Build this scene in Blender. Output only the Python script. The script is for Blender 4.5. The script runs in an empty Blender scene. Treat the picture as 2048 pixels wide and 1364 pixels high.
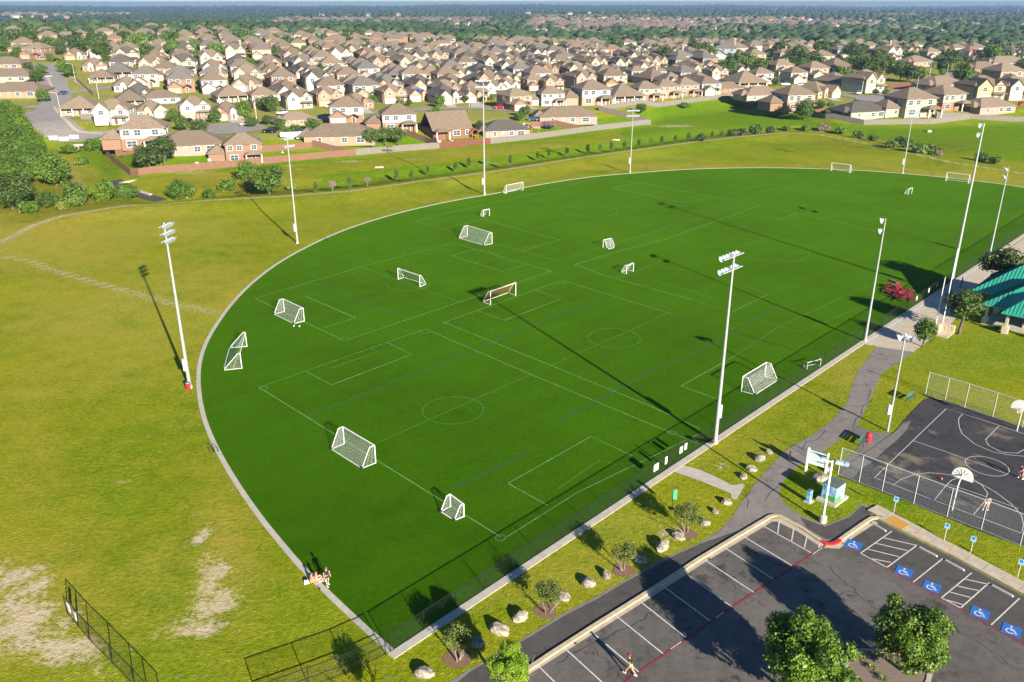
import bpy, math, random
import numpy as np
from mathutils import Vector, Matrix

random.seed(7); RS = np.random.RandomState(7)
SC = bpy.context.scene
COL = SC.collection

# ---------------------------------------------------------------- camera
F_PX, CX, CY, HOR, CAM_H = 1680.0, 1024.0, 682.0, 5.0, 43.0
PITCH = math.atan((CY - HOR) / F_PX)
CP, SP = math.cos(PITCH), math.sin(PITCH)
cd = bpy.data.cameras.new('camera'); cam = bpy.data.objects.new('camera', cd); COL.objects.link(cam)
cam.location = (0, 0, CAM_H); cam.rotation_euler = (math.radians(90) - PITCH, 0, 0)
cd.sensor_width = 36.0; cd.lens = 36.0 * F_PX / 2048.0; cd.clip_start = 0.5; cd.clip_end = 40000
SC.camera = cam

# ---------------------------------------------------------------- sun, sky, exposure
SUN_EL, SHADOW_DIR = 19.6, 118.0            # shadows fall towards this heading (deg, counter-clockwise from +X)
sun_az = math.radians(SHADOW_DIR + 180)
w = bpy.data.worlds.new('World'); SC.world = w; w.use_nodes = True
nt = w.node_tree; nt.nodes.clear()
out = nt.nodes.new('ShaderNodeOutputWorld'); bg = nt.nodes.new('ShaderNodeBackground')
sky = nt.nodes.new('ShaderNodeTexSky'); sky.sky_type = 'NISHITA'; sky.sun_disc = False
sky.sun_elevation = math.radians(SUN_EL); sky.sun_rotation = math.radians(90) - sun_az
sky.air_density = 1.0; sky.dust_density = 0.05; sky.ozone_density = 3.5
bg.inputs['Strength'].default_value = 0.05
tint = nt.nodes.new('ShaderNodeMix'); tint.data_type = 'RGBA'; tint.blend_type = 'MULTIPLY'; tint.inputs[0].default_value = 1.0; tint.inputs[7].default_value = (.68, .86, 1.12, 1)
nt.links.new(sky.outputs[0], tint.inputs[6]); nt.links.new(tint.outputs[2], bg.inputs['Color']); nt.links.new(bg.outputs[0], out.inputs['Surface'])
sd = bpy.data.lights.new('sun', 'SUN'); sun = bpy.data.objects.new('sun', sd); COL.objects.link(sun)
sd.energy = 5.0; sd.angle = math.radians(0.5); sd.color = (1.0, 0.91, 0.76)
sdir = Vector((math.cos(sun_az) * math.cos(math.radians(SUN_EL)), math.sin(sun_az) * math.cos(math.radians(SUN_EL)), math.sin(math.radians(SUN_EL))))
sun.rotation_euler = sdir.to_track_quat('Z', 'Y').to_euler(); sun.location = (60, -80, 90)
vs = SC.view_settings; vs.view_transform = 'Standard'; vs.look = 'None'; vs.gamma = 1.0; vs.use_curve_mapping = False
vs.exposure = 1.35

# ---------------------------------------------------------------- pixel of the photograph -> place on the ground
def G(px, py, z=0.0):
    u = (px - CX) / F_PX; v = (CY - py) / F_PX
    dy = CP + v * SP; dz = -SP + v * CP
    t = (z - CAM_H) / dz
    return (u * t, dy * t)
def PX(x, y, z):
    d = y * CP - (z - CAM_H) * SP; up = y * SP + (z - CAM_H) * CP
    return CX + F_PX * x / d, CY - F_PX * up / d
def S(t):
    t = np.clip(t, 0, 1); return t * t * (3 - 2 * t)
def dist_poly(x, y, P):
    best = np.full(np.shape(x), 1e9)
    for (ax, ay), (bx, by) in zip(P[:-1], P[1:]):
        dx, dy = bx - ax, by - ay; L = dx * dx + dy * dy + 1e-9
        t = np.clip(((x - ax) * dx + (y - ay) * dy) / L, 0, 1)
        best = np.minimum(best, np.hypot(x - ax - t * dx, y - ay - t * dy))
    return best
TRAIL_PX = [(-60, 520), (0, 487), (60, 455), (130, 432), (250, 412), (400, 402), (560, 394), (700, 383), (850, 362), (1000, 342), (1160, 316), (1300, 297), (1400, 283), (1500, 272), (1570, 266), (1640, 270), (1720, 285), (1800, 302), (1900, 325), (2048, 348), (2150, 366)]
TRAIL = [G(px, py, 0.7 if px > 100 else 0) for px, py in TRAIL_PX]
DITCH = [G(*p) for p in [(90, 290), (170, 330), (240, 372), (330, 398), (420, 385), (560, 372), (700, 362), (850, 344), (1000, 325), (1200, 296), (1400, 266), (1600, 255), (1750, 270), (1900, 300), (2100, 330)]]
YF = sorted([G(px, py, 1) for px, py in [(-100, 300), (100, 292), (200, 300), (262, 352), (430, 338), (620, 322), (810, 303), (965, 290), (1300, 252)]])
YF_R = [G(px, py, 1.5) for px, py in [(1330, 232), (1475, 200), (1500, 212), (1600, 236), (1700, 252), (1850, 252), (2048, 245)]]
YX = [p[0] for p in YF + YF_R]; YY = [p[1] for p in YF + YF_R]
_o = np.argsort(YX); YX = np.array(YX)[_o]; YY = np.array(YY)[_o]
def H(x, y):
    x = np.asarray(x, float); y = np.asarray(y, float)
    z = 0.85 * np.exp(-(dist_poly(x, y, TRAIL[3:]) / 7.0) ** 2)
    z = z - 1.1 * np.exp(-(dist_poly(x, y, DITCH) / 6.5) ** 2)
    yf = np.interp(x, YX, YY)
    A = np.interp(x, [-420, -150, -60, 60, 200, 420], [17, 13, 8, 6, 6, 5])
    rise = S((y - yf) / 40.0) * 4.5 + S((y - yf - 25) / 260.0) * (A - 4.5)
    end = np.interp(x, [-400, -120, 60, 300], [880, 760, 640, 620])
    rise = rise * (1 - S((y - end) / 520.0))
    z = z + rise
    far = S((y - 3500) / 5500.0)
    ang = x / np.maximum(y, 1)
    ridge = 6 + 5 * np.sin(ang * 9 + 1.0) + 4 * np.sin(ang * 23 + 2) + 2.5 * np.sin(ang * 61)
    z = z + far * (ridge - 9 + 9 * (ang < -0.05) * S((-ang - 0.05) / 0.3) * -0.6 - 5 * S((ang - 0.1) / 0.4))
    return z
def ray(px, py):
    u = (px - CX) / F_PX; v = (CY - py) / F_PX
    return np.array([u, CP + v * SP, -SP + v * CP])
_T = np.concatenate([np.arange(25, 620, 0.6), np.geomspace(620, 14000, 900)])
_cache = {}
def at(px, py):
    k = (px, py)
    if k in _cache: return _cache[k]
    d = ray(px, py)
    X, Y, Z = d[0] * _T, d[1] * _T, CAM_H + d[2] * _T
    f = Z - H(X, Y)
    i = np.argmax(f < 0)
    if i == 0: i = len(_T) - 1
    a = f[i - 1] / (f[i - 1] - f[i] + 1e-12)
    t = _T[i - 1] + a * (_T[i] - _T[i - 1])
    r = Vector((d[0] * t, d[1] * t, float(H(d[0] * t, d[1] * t))))
    _cache[k] = r
    return r
def gp(px, py, z=0.0):
    x, y = G(px, py, z); return Vector((x, y, z))
def hgt(base, ty):
    v = (CY - ty) / F_PX
    return CAM_H + base.y * (-SP + v * CP) / (CP + v * SP) - base.z

# ---------------------------------------------------------------- materials
M = {}
def nd(t, typ, **kw):
    n = t.nodes.new(typ)
    for k, v in kw.items():
        if k in n.inputs: n.inputs[k].default_value = v
        else: setattr(n, k, v)
    return n
def mk(name, c, c2=None, scale=3.0, rough=0.85, metal=0.0, bump=0.0, rnd=0.0, detail=4.0, trans=0.0, spec=None):
    m = bpy.data.materials.new(name); m.use_nodes = True; t = m.node_tree
    b = t.nodes['Principled BSDF']; b.inputs['Roughness'].default_value = rough; b.inputs['Metallic'].default_value = metal
    if spec is not None: b.inputs['Specular IOR Level'].default_value = spec
    c = tuple(c) + (1,); b.inputs['Base Color'].default_value = c
    m.diffuse_color = c
    sock = None
    if c2 is not None:
        tc = nd(t, 'ShaderNodeTexCoord'); nz = nd(t, 'ShaderNodeTexNoise', Scale=scale, Detail=detail, Roughness=0.6)
        t.links.new(tc.outputs['Object'], nz.inputs['Vector'])
        cr = nd(t, 'ShaderNodeValToRGB'); cr.color_ramp.elements[0].position = 0.35; cr.color_ramp.elements[1].position = 0.65
        cr.color_ramp.elements[0].color = c; cr.color_ramp.elements[1].color = tuple(c2) + (1,)
        t.links.new(nz.outputs['Fac'], cr.inputs['Fac']); sock = cr.outputs['Color']
        if bump:
            bp = nd(t, 'ShaderNodeBump', Strength=bump, Distance=0.05); t.links.new(nz.outputs['Fac'], bp.inputs['Height'])
            t.links.new(bp.outputs['Normal'], b.inputs['Normal'])
    if rnd:
        oi = nd(t, 'ShaderNodeObjectInfo'); mr = nd(t, 'ShaderNodeMapRange'); mr.inputs['To Min'].default_value = 1 - rnd; mr.inputs['To Max'].default_value = 1 + rnd
        t.links.new(oi.outputs['Random'], mr.inputs['Value'])
        hs = nd(t, 'ShaderNodeHueSaturation'); hs.inputs['Color'].default_value = c
        if sock: t.links.new(sock, hs.inputs['Color'])
        t.links.new(mr.outputs[0], hs.inputs['Value']); sock = hs.outputs['Color']
    if sock: t.links.new(sock, b.inputs['Base Color'])
    if trans:
        tr = nd(t, 'ShaderNodeBsdfTranslucent'); mx = nd(t, 'ShaderNodeMixShader', Fac=trans)
        if sock: t.links.new(sock, tr.inputs['Color'])
        else: tr.inputs['Color'].default_value = c
        o = t.nodes['Material Output']
        t.links.new(b.outputs[0], mx.inputs[1]); t.links.new(tr.outputs[0], mx.inputs[2]); t.links.new(mx.outputs[0], o.inputs['Surface'])
    M[name] = m
    return m
mk('steel', (.40, .41, .41), (.33, .34, .34), 6, .5, .2)
mk('lamp_white', (.5, .53, .57), (.36, .4, .46), 5, rough=.3)
mk('lamp_glass', (.42, .47, .54), None, rough=.3, spec=.5)
mk('white_paint', (.8, .8, .77), (.7, .7, .66), 4, .45)
mk('net_white', (.7, .7, .68))
mk('net_orange', (.3, .14, .05))
mk('black_metal', (.012, .012, .014), None, rough=.45)
mk('chain_black', (.012, .016, .014), None, rough=.6)
mk('galvanized', (.5, .51, .5), None, rough=.6, metal=.1)
mk('concrete', (.38, .345, .28), (.47, .43, .36), 1.4, .9, bump=.2)
mk('concrete_tan', (.40, .33, .235), (.5, .425, .32), 1.1, .9, bump=.2)
mk('kerb', (.42, .33, .2), (.53, .43, .28), 2.2, .9)
mk('kerb_red', (.55, .03, .02), (.42, .03, .02), 3, .7)
mk('rock', (.13, .105, .075), (.4, .355, .29), 1.9, .95, bump=1.0, rnd=.12)
mk('bark', (.09, .065, .045), (.15, .115, .085), 6, .95, bump=.5)
mk('bark_pale', (.2, .155, .11), (.28, .23, .17), 6, .95)
mk('leaf_parking', (.032, .078, .004), (.17, .28, .014), 3.2, .5, rnd=.1, trans=.25)
mk('leaf_bright', (.19, .32, .01), (.26, .38, .02), 1.2, .5, rnd=.1, trans=.35)
mk('leaf_oak', (.035, .07, .008), (.08, .13, .016), .8, .6, rnd=.3, trans=.15)
mk('leaf_green', (.05, .105, .008), (.11, .18, .016), .8, .6, rnd=.3, trans=.2)
mk('leaf_wood', (.045, .105, .004), (.13, .21, .01), .4, .6, rnd=.25, trans=.25)
mk('leaf_myrtle', (.07, .11, .01), (.15, .17, .03), 1.5, .6, rnd=.15, trans=.2)
mk('leaf_yellow', (.2, .22, .02), (.13, .17, .02), 1.5, .6, rnd=.15, trans=.2)
mk('leaf_dead', (.2, .15, .12), (.26, .2, .16), 1.5, .8, rnd=.15)
mk('grass_tuft', (.25, .27, .06), (.16, .2, .04), 3, .7, rnd=.2)
mk('forest', (.018, .042, .010), (.045, .08, .018), .05, .8)
mk('forest2', (.015, .034, .014), (.035, .06, .02), .012, .8)
mk('roof_shingle', (.16, .116, .078), (.21, .158, .11), 1.3, .95, rnd=.17, detail=8)
mk('roof_grey', (.125, .108, .09), (.165, .145, .12), 1.3, .95, rnd=.1, detail=8)
mk('roof_dark', (.075, .066, .056), (.1, .09, .076), 1.3, .95, rnd=.1)
mk('roof_red', (.2, .105, .07), (.25, .13, .09), 1.3, .95, rnd=.1)
WALLC = {'white': (.38, .362, .33), 'cream': (.33, .285, .22), 'tan': (.31, .22, .15), 'brick': (.24, .14, .09), 'redbrick': (.2, .085, .055), 'pink': (.33, .23, .19), 'beige': (.36, .31, .25), 'blue': (.25, .29, .33), 'gold': (.36, .28, .17)}
for k, c in WALLC.items():
    mk('wall_' + k, tuple(v * .88 for v in c), tuple(min(.78, v * 1.1) for v in c), 5 if k in ('brick', 'redbrick', 'tan', 'pink') else 1.2, .9, bump=.3, rnd=.04, detail=8)
mk('trim', (.75, .72, .66), None, rough=.6)
mk('trim_tan', (.5, .42, .3), None, rough=.6)
mk('glass', (.06, .08, .1), None, rough=.1, spec=.8)
mk('garage', (.68, .64, .55), (.6, .56, .48), 1, .7)
mk('garage_brown', (.4, .28, .18), (.36, .25, .16), 1, .7)
mk('door_dark', (.1, .05, .03), None, rough=.5)
mk('solar', (.01, .06, .2), (.02, .09, .28), 2, .12, spec=.8)
mk('wood_brown', (.2, .105, .065), (.15, .075, .045), 2.5, .9)
mk('wood_red', (.17, .055, .035), (.12, .04, .028), 2.5, .9)
mk('wood_grey', (.2, .175, .15), (.14, .122, .105), 2.5, .9)
mk('green_metal', (.035, .32, .21), (.045, .38, .26), .5, .4, metal=.1); mk('green_seam', (.008, .10, .065), None, rough=.5)
mk('red_plastic', (.5, .02, .04), (.4, .02, .03), 3, .4)
mk('red_fabric', (.3, .008, .035), (.15, .005, .02), 5, .7)
mk('bench_green', (.05, .12, .09), (.07, .15, .11), 5, .6)
mk('yellow_paint', (.6, .33, .02), (.5, .28, .02), 3, .5)
mk('ramp_orange', (.55, .28, .04), (.48, .25, .05), 3, .8)
mk('stone_block', (.5, .4, .27), (.6, .5, .36), 2.5, .95, bump=.5)
mk('sign_blue', (.02, .12, .35), None, rough=.5)
mk('sign_navy', (.02, .06, .16), None, rough=.5)
mk('sign_pale', (.5, .6, .58), (.58, .66, .64), 1.5, .5)
mk('sign_ada', (.25, .5, .7), None, rough=.5)
mk('poster_cream', (.75, .6, .42), (.7, .45, .25), 3, .6)
mk('banner_green', (.05, .4, .2), None, rough=.6)
mk('mural', (.02, .25, .5), (.45, .65, .75), 1.6, .5)
mk('mural_grass', (.04, .22, .03), (.1, .35, .05), 5, .5)
mk('roof_cabinet', (.09, .11, .085), (.12, .14, .11), 3, .7)
mk('skin', (.55, .3, .19)); mk('skin_dark', (.3, .16, .1)); mk('hair', (.12, .055, .025), None, rough=.7); mk('hair_dark', (.015, .01, .008))
mk('cloth_navy', (.01, .015, .06)); mk('cloth_orange', (.7, .22, .08)); mk('cloth_black', (.012, .01, .012)); mk('cloth_yellow', (.6, .65, .05))
mk('cloth_red', (.4, .02, .02)); mk('cloth_grey', (.3, .3, .31)); mk('cloth_blue', (.02, .08, .3)); mk('cloth_white', (.75, .75, .74)); mk('shoe_cyan', (.3, .7, .75)); mk('shoe_pink', (.75, .4, .45))
mk('basketball', (.5, .13, .04), None, rough=.6)
mk('rubber', (.015, .015, .016), None, rough=.8); mk('car_glass', (.02, .03, .04), None, rough=.06, spec=.9)
for k, c in dict(white=(.75, .75, .75), black=(.012, .013, .016), blue=(.04, .07, .16), red=(.45, .015, .02), silver=(.45, .46, .48), grey=(.12, .13, .14)).items():
    mk('car_' + k, c, None, rough=.22, metal=.2)
mk('mulch', (.16, .085, .05), (.24, .14, .085), 6, .95, bump=.6)
mk('gravel_brown', (.16, .12, .09), (.24, .19, .15), 14, .95, bump=.6)
mk('water', (.05, .055, .05), None, rough=.1)
mk('play_wood', (.32, .12, .04), (.4, .17, .06), 4, .8)
mk('teal', (.02, .3, .33)); mk('trampoline_mat', (.01, .012, .02))
mk('mark_white', (.62, .60, .55), (.45, .43, .40), 5, .85, detail=8)
mk('mark_turf', (.17, .32, .11), (.07, .19, .03), 1.2, .85)
mk('mark_turf_dim', (.075, .19, .03), (.045, .13, .008), 1.2, .85)
mk('mark_blue', (.012, .06, .05), (.02, .085, .03), .6, .85)
mk('mark_red', (.3, .022, .03), (.16, .03, .03), 2.5, .85, detail=8)
mk('mark_isa', (.015, .12, .42), (.02, .15, .5), 4, .7)
mk('crack', (.015, .015, .015), None)

def blend_chain(t, layers, base):
    """layers: list of (fac socket, colour tuple or socket)"""
    cur = base
    for fac, c in layers:
        mx = nd(t, 'ShaderNodeMix', data_type='RGBA')
        t.links.new(fac, mx.inputs['Factor'])
        if isinstance(cur, tuple): mx.inputs['A'].default_value = cur + (1,)
        else: t.links.new(cur, mx.inputs['A'])
        if isinstance(c, tuple): mx.inputs['B'].default_value = c + (1,)
        else: t.links.new(c, mx.inputs['B'])
        cur = mx.outputs['Result']
    return cur
def mixsock(mx):
    return [s for s in mx.inputs if s.type == 'RGBA'], [s for s in mx.inputs if s.type == 'VALUE'][0], [s for s in mx.outputs if s.type == 'RGBA'][0]
def mixc(t, fac, a, b, mode='MIX'):
    mx = t.nodes.new('ShaderNodeMix'); mx.data_type = 'RGBA'; mx.blend_type = mode
    (A, B), Fs, R = mixsock(mx)
    for s, v in ((A, a), (B, b)):
        if isinstance(v, tuple): s.default_value = v + (1,)
        else: t.links.new(v, s)
    if isinstance(fac, (int, float)): Fs.default_value = fac
    else: t.links.new(fac, Fs)
    return R
def mth(t, op, a, b=None, clamp=False):
    n = t.nodes.new('ShaderNodeMath'); n.operation = op; n.use_clamp = clamp
    for i, v in enumerate((a, b)):
        if v is None: continue
        if isinstance(v, (int, float)): n.inputs[i].default_value = v
        else: t.links.new(v, n.inputs[i])
    return n.outputs[0]
def noise(t, vec, scale, detail=4, rough=.6, sx=None):
    if sx:
        mp = nd(t, 'ShaderNodeMapping'); mp.inputs['Scale'].default_value = sx; t.links.new(vec, mp.inputs['Vector']); vec = mp.outputs[0]
    n = nd(t, 'ShaderNodeTexNoise', Scale=scale, Detail=detail, Roughness=rough); t.links.new(vec, n.inputs['Vector']); return n.outputs['Fac']
def sharp(t, s, lo, hi):
    n = nd(t, 'ShaderNodeMapRange'); n.inputs['From Min'].default_value = lo; n.inputs['From Max'].default_value = hi; t.links.new(s, n.inputs['Value']); return n.outputs[0]

def ground_material():
    m = bpy.data.materials.new('grassland'); m.use_nodes = True; t = m.node_tree; b = t.nodes['Principled BSDF']
    b.inputs['Roughness'].default_value = 1; b.inputs['Specular IOR Level'].default_value = 0
    tc = nd(t, 'ShaderNodeTexCoord'); V = tc.outputs['Object']
    at_ = nd(t, 'ShaderNodeAttribute', attribute_name='cover'); sp = nd(t, 'ShaderNodeSeparateColor'); t.links.new(at_.outputs['Color'], sp.inputs[0])
    bare, dry, lush = sp.outputs[0], sp.outputs[1], sp.outputs[2]
    at2 = nd(t, 'ShaderNodeAttribute', attribute_name='cover2'); sp2 = nd(t, 'ShaderNodeSeparateColor'); t.links.new(at2.outputs['Color'], sp2.inputs[0])
    worn, wild, farf = sp2.outputs[0], sp2.outputs[1], sp2.outputs[2]
    n1 = sharp(t, noise(t, V, .045, 5), .35, .65); n2 = sharp(t, noise(t, V, .35, 6, .7), .32, .68)
    n3 = sharp(t, noise(t, V, 2.2, 5, .7), .3, .7); n4 = sharp(t, noise(t, V, 7.0, 3, .7), .25, .75)
    olive = mixc(t, n1, (.27, .29, .008), (.12, .2, .003)); olive = mixc(t, n2, olive, (.31, .295, .02))
    green = mixc(t, n2, (.105, .19, .004), (.165, .245, .006))
    tan = mixc(t, n3, (.42, .33, .06), (.32, .275, .025))
    base = mixc(t, mth(t, 'MULTIPLY', n1, .55), olive, green)
    dryf = mth(t, 'MULTIPLY', dry, mth(t, 'ADD', .45, n2)); base = mixc(t, mth(t, 'MINIMUM', dryf, 1), base, tan)
    lushc = mixc(t, n2, (.09, .21, .003), (.15, .265, .004)); base = mixc(t, lush, base, lushc)
    wildc = mixc(t, n2, (.12, .19, .008), (.28, .22, .025)); wildc = mixc(t, sharp(t, noise(t, V, .18, 5), .42, .6), wildc, (.2, .13, .02)); wildc = mixc(t, sharp(t, noise(t, V, .8, 4), .5, .62), wildc, (.045, .075, .008))
    base = mixc(t, wild, base, wildc)
    nb = mth(t, 'ADD', mth(t, 'MULTIPLY', sharp(t, noise(t, V, .55, 8, .75), .3, .7), .6), mth(t, 'MULTIPLY', n3, .4))
    br = mth(t, 'ADD', mth(t, 'MULTIPLY', bare, 1.3), mth(t, 'MULTIPLY', mth(t, 'SUBTRACT', nb, .86), 1.3))
    brf = sharp(t, br, 0.0, .55)
    soil = mixc(t, n3, (.66, .54, .36), (.5, .4, .24)); base = mixc(t, brf, base, soil)
    wf = sharp(t, mth(t, 'ADD', worn, mth(t, 'MULTIPLY', mth(t, 'SUBTRACT', n3, .6), .7)), .15, .6)
    base = mixc(t, wf, base, mixc(t, n2, (.48, .39, .21), (.36, .31, .15)))
    base = mixc(t, mth(t, 'MULTIPLY', sharp(t, noise(t, V, .022, 5, .6), .5, .68), mth(t, 'SUBTRACT', .6, lush)), base, (.36, .34, .045))
    fl = mth(t, 'MULTIPLY', sharp(t, noise(t, V, 1.5, 7, .75), .54, .66), sharp(t, noise(t, V, .07, 4, .6), .4, .62)); base = mixc(t, mth(t, 'MULTIPLY', fl, .55), base, (.44, .37, .13))
    fd = mth(t, 'MULTIPLY', sharp(t, noise(t, V, .9, 7, .75), .56, .68), .45); base = mixc(t, fd, base, (.06, .12, .004))
    # grain: small clumps of darker and lighter blades
    gr = nd(t, 'ShaderNodeMapRange'); gr.inputs['To Min'].default_value = .45; gr.inputs['To Max'].default_value = 1.42
    t.links.new(mth(t, 'MULTIPLY', mth(t, 'ADD', n3, n4), .5), gr.inputs['Value'])
    cc = nd(t, 'ShaderNodeCombineColor'); [t.links.new(gr.outputs[0], cc.inputs[i]) for i in range(3)]
    base = mixc(t, 1.0, base, cc.outputs[0], 'MULTIPLY')
    fn = sharp(t, noise(t, V, .004, 5, .6), .52, .62)
    farc = mixc(t, sharp(t, noise(t, V, .02, 5, .7), .4, .6), (.02, .04, .012), (.045, .07, .018)); farc = mixc(t, mth(t, 'MULTIPLY', fn, .85), farc, (.3, .27, .12))
    base = mixc(t, farf, base, farc)
    t.links.new(base, b.inputs['Base Color'])
    bp = nd(t, 'ShaderNodeBump', Strength=.55, Distance=.12); t.links.new(mth(t, 'ADD', n4, n3), bp.inputs['Height']); t.links.new(bp.outputs[0], b.inputs['Normal'])
    M['ground'] = m
ground_material()
def turf_material():
    m = bpy.data.materials.new('artificial_turf'); m.use_nodes = True; t = m.node_tree; b = t.nodes['Principled BSDF']
    b.inputs['Roughness'].default_value = 1; b.inputs['Specular IOR Level'].default_value = 0
    V = nd(t, 'ShaderNodeTexCoord').outputs['Object']
    n1 = sharp(t, noise(t, V, .035, 6, .7), .35, .65); n2 = sharp(t, noise(t, V, .45, 6, .75), .3, .7); n3 = sharp(t, noise(t, V, 2.0, 7, .85), .34, .66)
    mp = nd(t, 'ShaderNodeMapping'); mp.inputs['Rotation'].default_value = (0, 0, math.radians(46)); t.links.new(V, mp.inputs['Vector']); wv = nd(t, 'ShaderNodeTexWave', Scale=.068, Distortion=.6, Detail=2.0); t.links.new(mp.outputs[0], wv.inputs['Vector']); band_ = sharp(t, wv.outputs['Fac'], .4, .6)
    c = mixc(t, n1, (.021, .082, .0003), (.052, .158, .0006)); c = mixc(t, mth(t, 'MULTIPLY', n2, .6), c, (.05, .135, .001))
    c = mixc(t, mth(t, 'MULTIPLY', n3, .62), c, (.010, .042, .0003)); c = mixc(t, mth(t, 'MULTIPLY', band_, .10), c, (.055, .135, .001)); c = mixc(t, mth(t, 'MULTIPLY', sharp(t, noise(t, V, .11, 4, .6), .6, .72), .3), c, (.014, .05, .0005))
    b.inputs['Sheen Weight'].default_value = .06; b.inputs['Sheen Roughness'].default_value = .55; b.inputs['Sheen Tint'].default_value = (.45, .9, .05, 1)
    t.links.new(c, b.inputs['Base Color'])
    bp = nd(t, 'ShaderNodeBump', Strength=.7, Distance=.05); t.links.new(n3, bp.inputs['Height']); t.links.new(bp.outputs[0], b.inputs['Normal'])
    M['turf'] = m
turf_material()
def asphalt(name, a, b_, patch=None, dark=None):
    m = bpy.data.materials.new(name); m.use_nodes = True; t = m.node_tree; b = t.nodes['Principled BSDF']
    b.inputs['Roughness'].default_value = .9; b.inputs['Specular IOR Level'].default_value = .12
    V = nd(t, 'ShaderNodeTexCoord').outputs['Object']
    n1 = sharp(t, noise(t, V, .14, 6, .7), .4, .6); n2 = sharp(t, noise(t, V, 1.1, 7, .8), .33, .67); n3 = sharp(t, noise(t, V, 12, 3, .8), .25, .75)
    c = mixc(t, n1, a, b_); c = mixc(t, mth(t, 'MULTIPLY', n2, .6), c, tuple(v * 1.45 for v in b_)); c = mixc(t, mth(t, 'MULTIPLY', n3, .4), c, tuple(v * .45 for v in a)); c = mixc(t, mth(t, 'MULTIPLY', sharp(t, noise(t, V, .5, 5, .7), .55, .7), .6), c, tuple(v * .5 for v in a))
    if patch: c = mixc(t, sharp(t, noise(t, V, .17, 6, .65), .57, .66), c, patch)
    if dark: c = mixc(t, sharp(t, noise(t, V, .33, 5, .7), .57, .66), c, dark)
    t.links.new(c, b.inputs['Base Color'])
    bp = nd(t, 'ShaderNodeBump', Strength=.35, Distance=.02); t.links.new(n3, bp.inputs['Height']); t.links.new(bp.outputs[0], b.inputs['Normal'])
    M[name] = m
asphalt('asphalt_lot', (.088, .079, .071), (.15, .134, .119), None, (.05, .047, .046))
asphalt('asphalt_path', (.175, .155, .138), (.24, .212, .188))
asphalt('asphalt_new', (.068, .062, .057), (.096, .088, .08))
asphalt('asphalt_court', (.042, .04, .043), (.064, .06, .062), (.19, .15, .105))
asphalt('gravelly', (.13, .12, .11), (.2, .18, .155))
asphalt('street', (.25, .225, .2), (.31, .285, .255))
# ---------------------------------------------------------------- mesh helpers
class MB:
    """collects faces; build() links them as ONE mesh object"""
    def __init__(s): s.v = []; s.f = []; s.m = []; s.mats = []
    def mi(s, mat):
        if mat is None: return 0
        if mat not in s.mats: s.mats.append(mat)
        return s.mats.index(mat)
    def add(s, vs_, fs, mat=None):
        o = len(s.v); s.v += [tuple(p) for p in vs_]; k = s.mi(mat)
        for f in fs: s.f.append(tuple(i + o for i in f)); s.m.append(k)
        return s
    def box(s, c, d, rz=0, mat=None, taper=1.0):
        x, y, z = c; a, b, h = d[0] / 2, d[1] / 2, d[2] / 2; cs, sn = math.cos(rz), math.sin(rz); P = []
        for k, zz in ((1, -h), (taper, h)):
            for sx, sy in ((-1, -1), (1, -1), (1, 1), (-1, 1)):
                u, v_ = sx * a * k, sy * b * k; P.append((x + u * cs - v_ * sn, y + u * sn + v_ * cs, z + zz))
        return s.add(P, [(0, 3, 2, 1), (4, 5, 6, 7), (0, 1, 5, 4), (1, 2, 6, 5), (2, 3, 7, 6), (3, 0, 4, 7)], mat)
    def tube(s, p, q, r, r2=None, n=6, mat=None, cap=True):
        p, q = Vector(p), Vector(q); r2 = r if r2 is None else r2; d = (q - p)
        if d.length < 1e-6: return s
        d.normalize(); a = d.orthogonal().normalized(); b = d.cross(a); P = []
        for c, rr in ((p, r), (q, r2)):
            for i in range(n):
                t = 2 * math.pi * i / n; P.append(c + a * math.cos(t) * rr + b * math.sin(t) * rr)
        fs = [(i, (i + 1) % n, n + (i + 1) % n, n + i) for i in range(n)]
        if cap: fs += [tuple(range(n))[::-1], tuple(range(n, 2 * n))]
        return s.add(P, fs, mat)
    def path(s, pts, r, n=6, mat=None):
        for a, b in zip(pts[:-1], pts[1:]): s.tube(a, b, r if not isinstance(r, (list, tuple)) else r[0], None, n, mat)
        return s
    def lathe(s, prof, c=(0, 0, 0), n=12, mat=None):
        P = []; k = len(prof)
        for i in range(n):
            t = 2 * math.pi * i / n
            for r, z in prof: P.append((c[0] + r * math.cos(t), c[1] + r * math.sin(t), c[2] + z))
        fs = [(i * k + j, ((i + 1) % n) * k + j, ((i + 1) % n) * k + j + 1, i * k + j + 1) for i in range(n) for j in range(k - 1)]
        return s.add(P, fs, mat)
    def quad(s, a, b, c, d, mat=None): return s.add([a, b, c, d], [(0, 1, 2, 3)], mat)
    def prism(s, pts, z0, z1, mat=None):
        n = len(pts); P = [(p[0], p[1], z0) for p in pts] + [(p[0], p[1], z1) for p in pts]
        return s.add(P, [tuple(range(n))[::-1], tuple(range(n, 2 * n))] + [(i, (i + 1) % n, n + (i + 1) % n, n + i) for i in range(n)], mat)
    def mesh(s, name, mats=None):
        me = bpy.data.meshes.new(name); me.from_pydata(s.v, [], s.f)
        for k in (mats or s.mats): me.materials.append(M[k])
        if len(s.mats) > 1: me.polygons.foreach_set('material_index', s.m)
        me.update(); return me
    def build(s, name, mats=None, parent=None, loc=None, smooth=False):
        if isinstance(mats, str): mats = [mats]
        me = s.mesh(name, mats)
        if smooth: me.polygons.foreach_set('use_smooth', [True] * len(me.polygons))
        return link(name, me, parent, loc)
def link(name, me, parent=None, loc=None, rz=0):
    o = bpy.data.objects.new(name, me); COL.objects.link(o)
    if parent: o.parent = parent
    if loc is not None: o.location = loc
    if rz: o.rotation_euler = (0, 0, rz)
    return o
def tag(o, label, cat, group=None):
    o['label'] = label; o['category'] = cat
    if group: o['group'] = group
    return o
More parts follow.
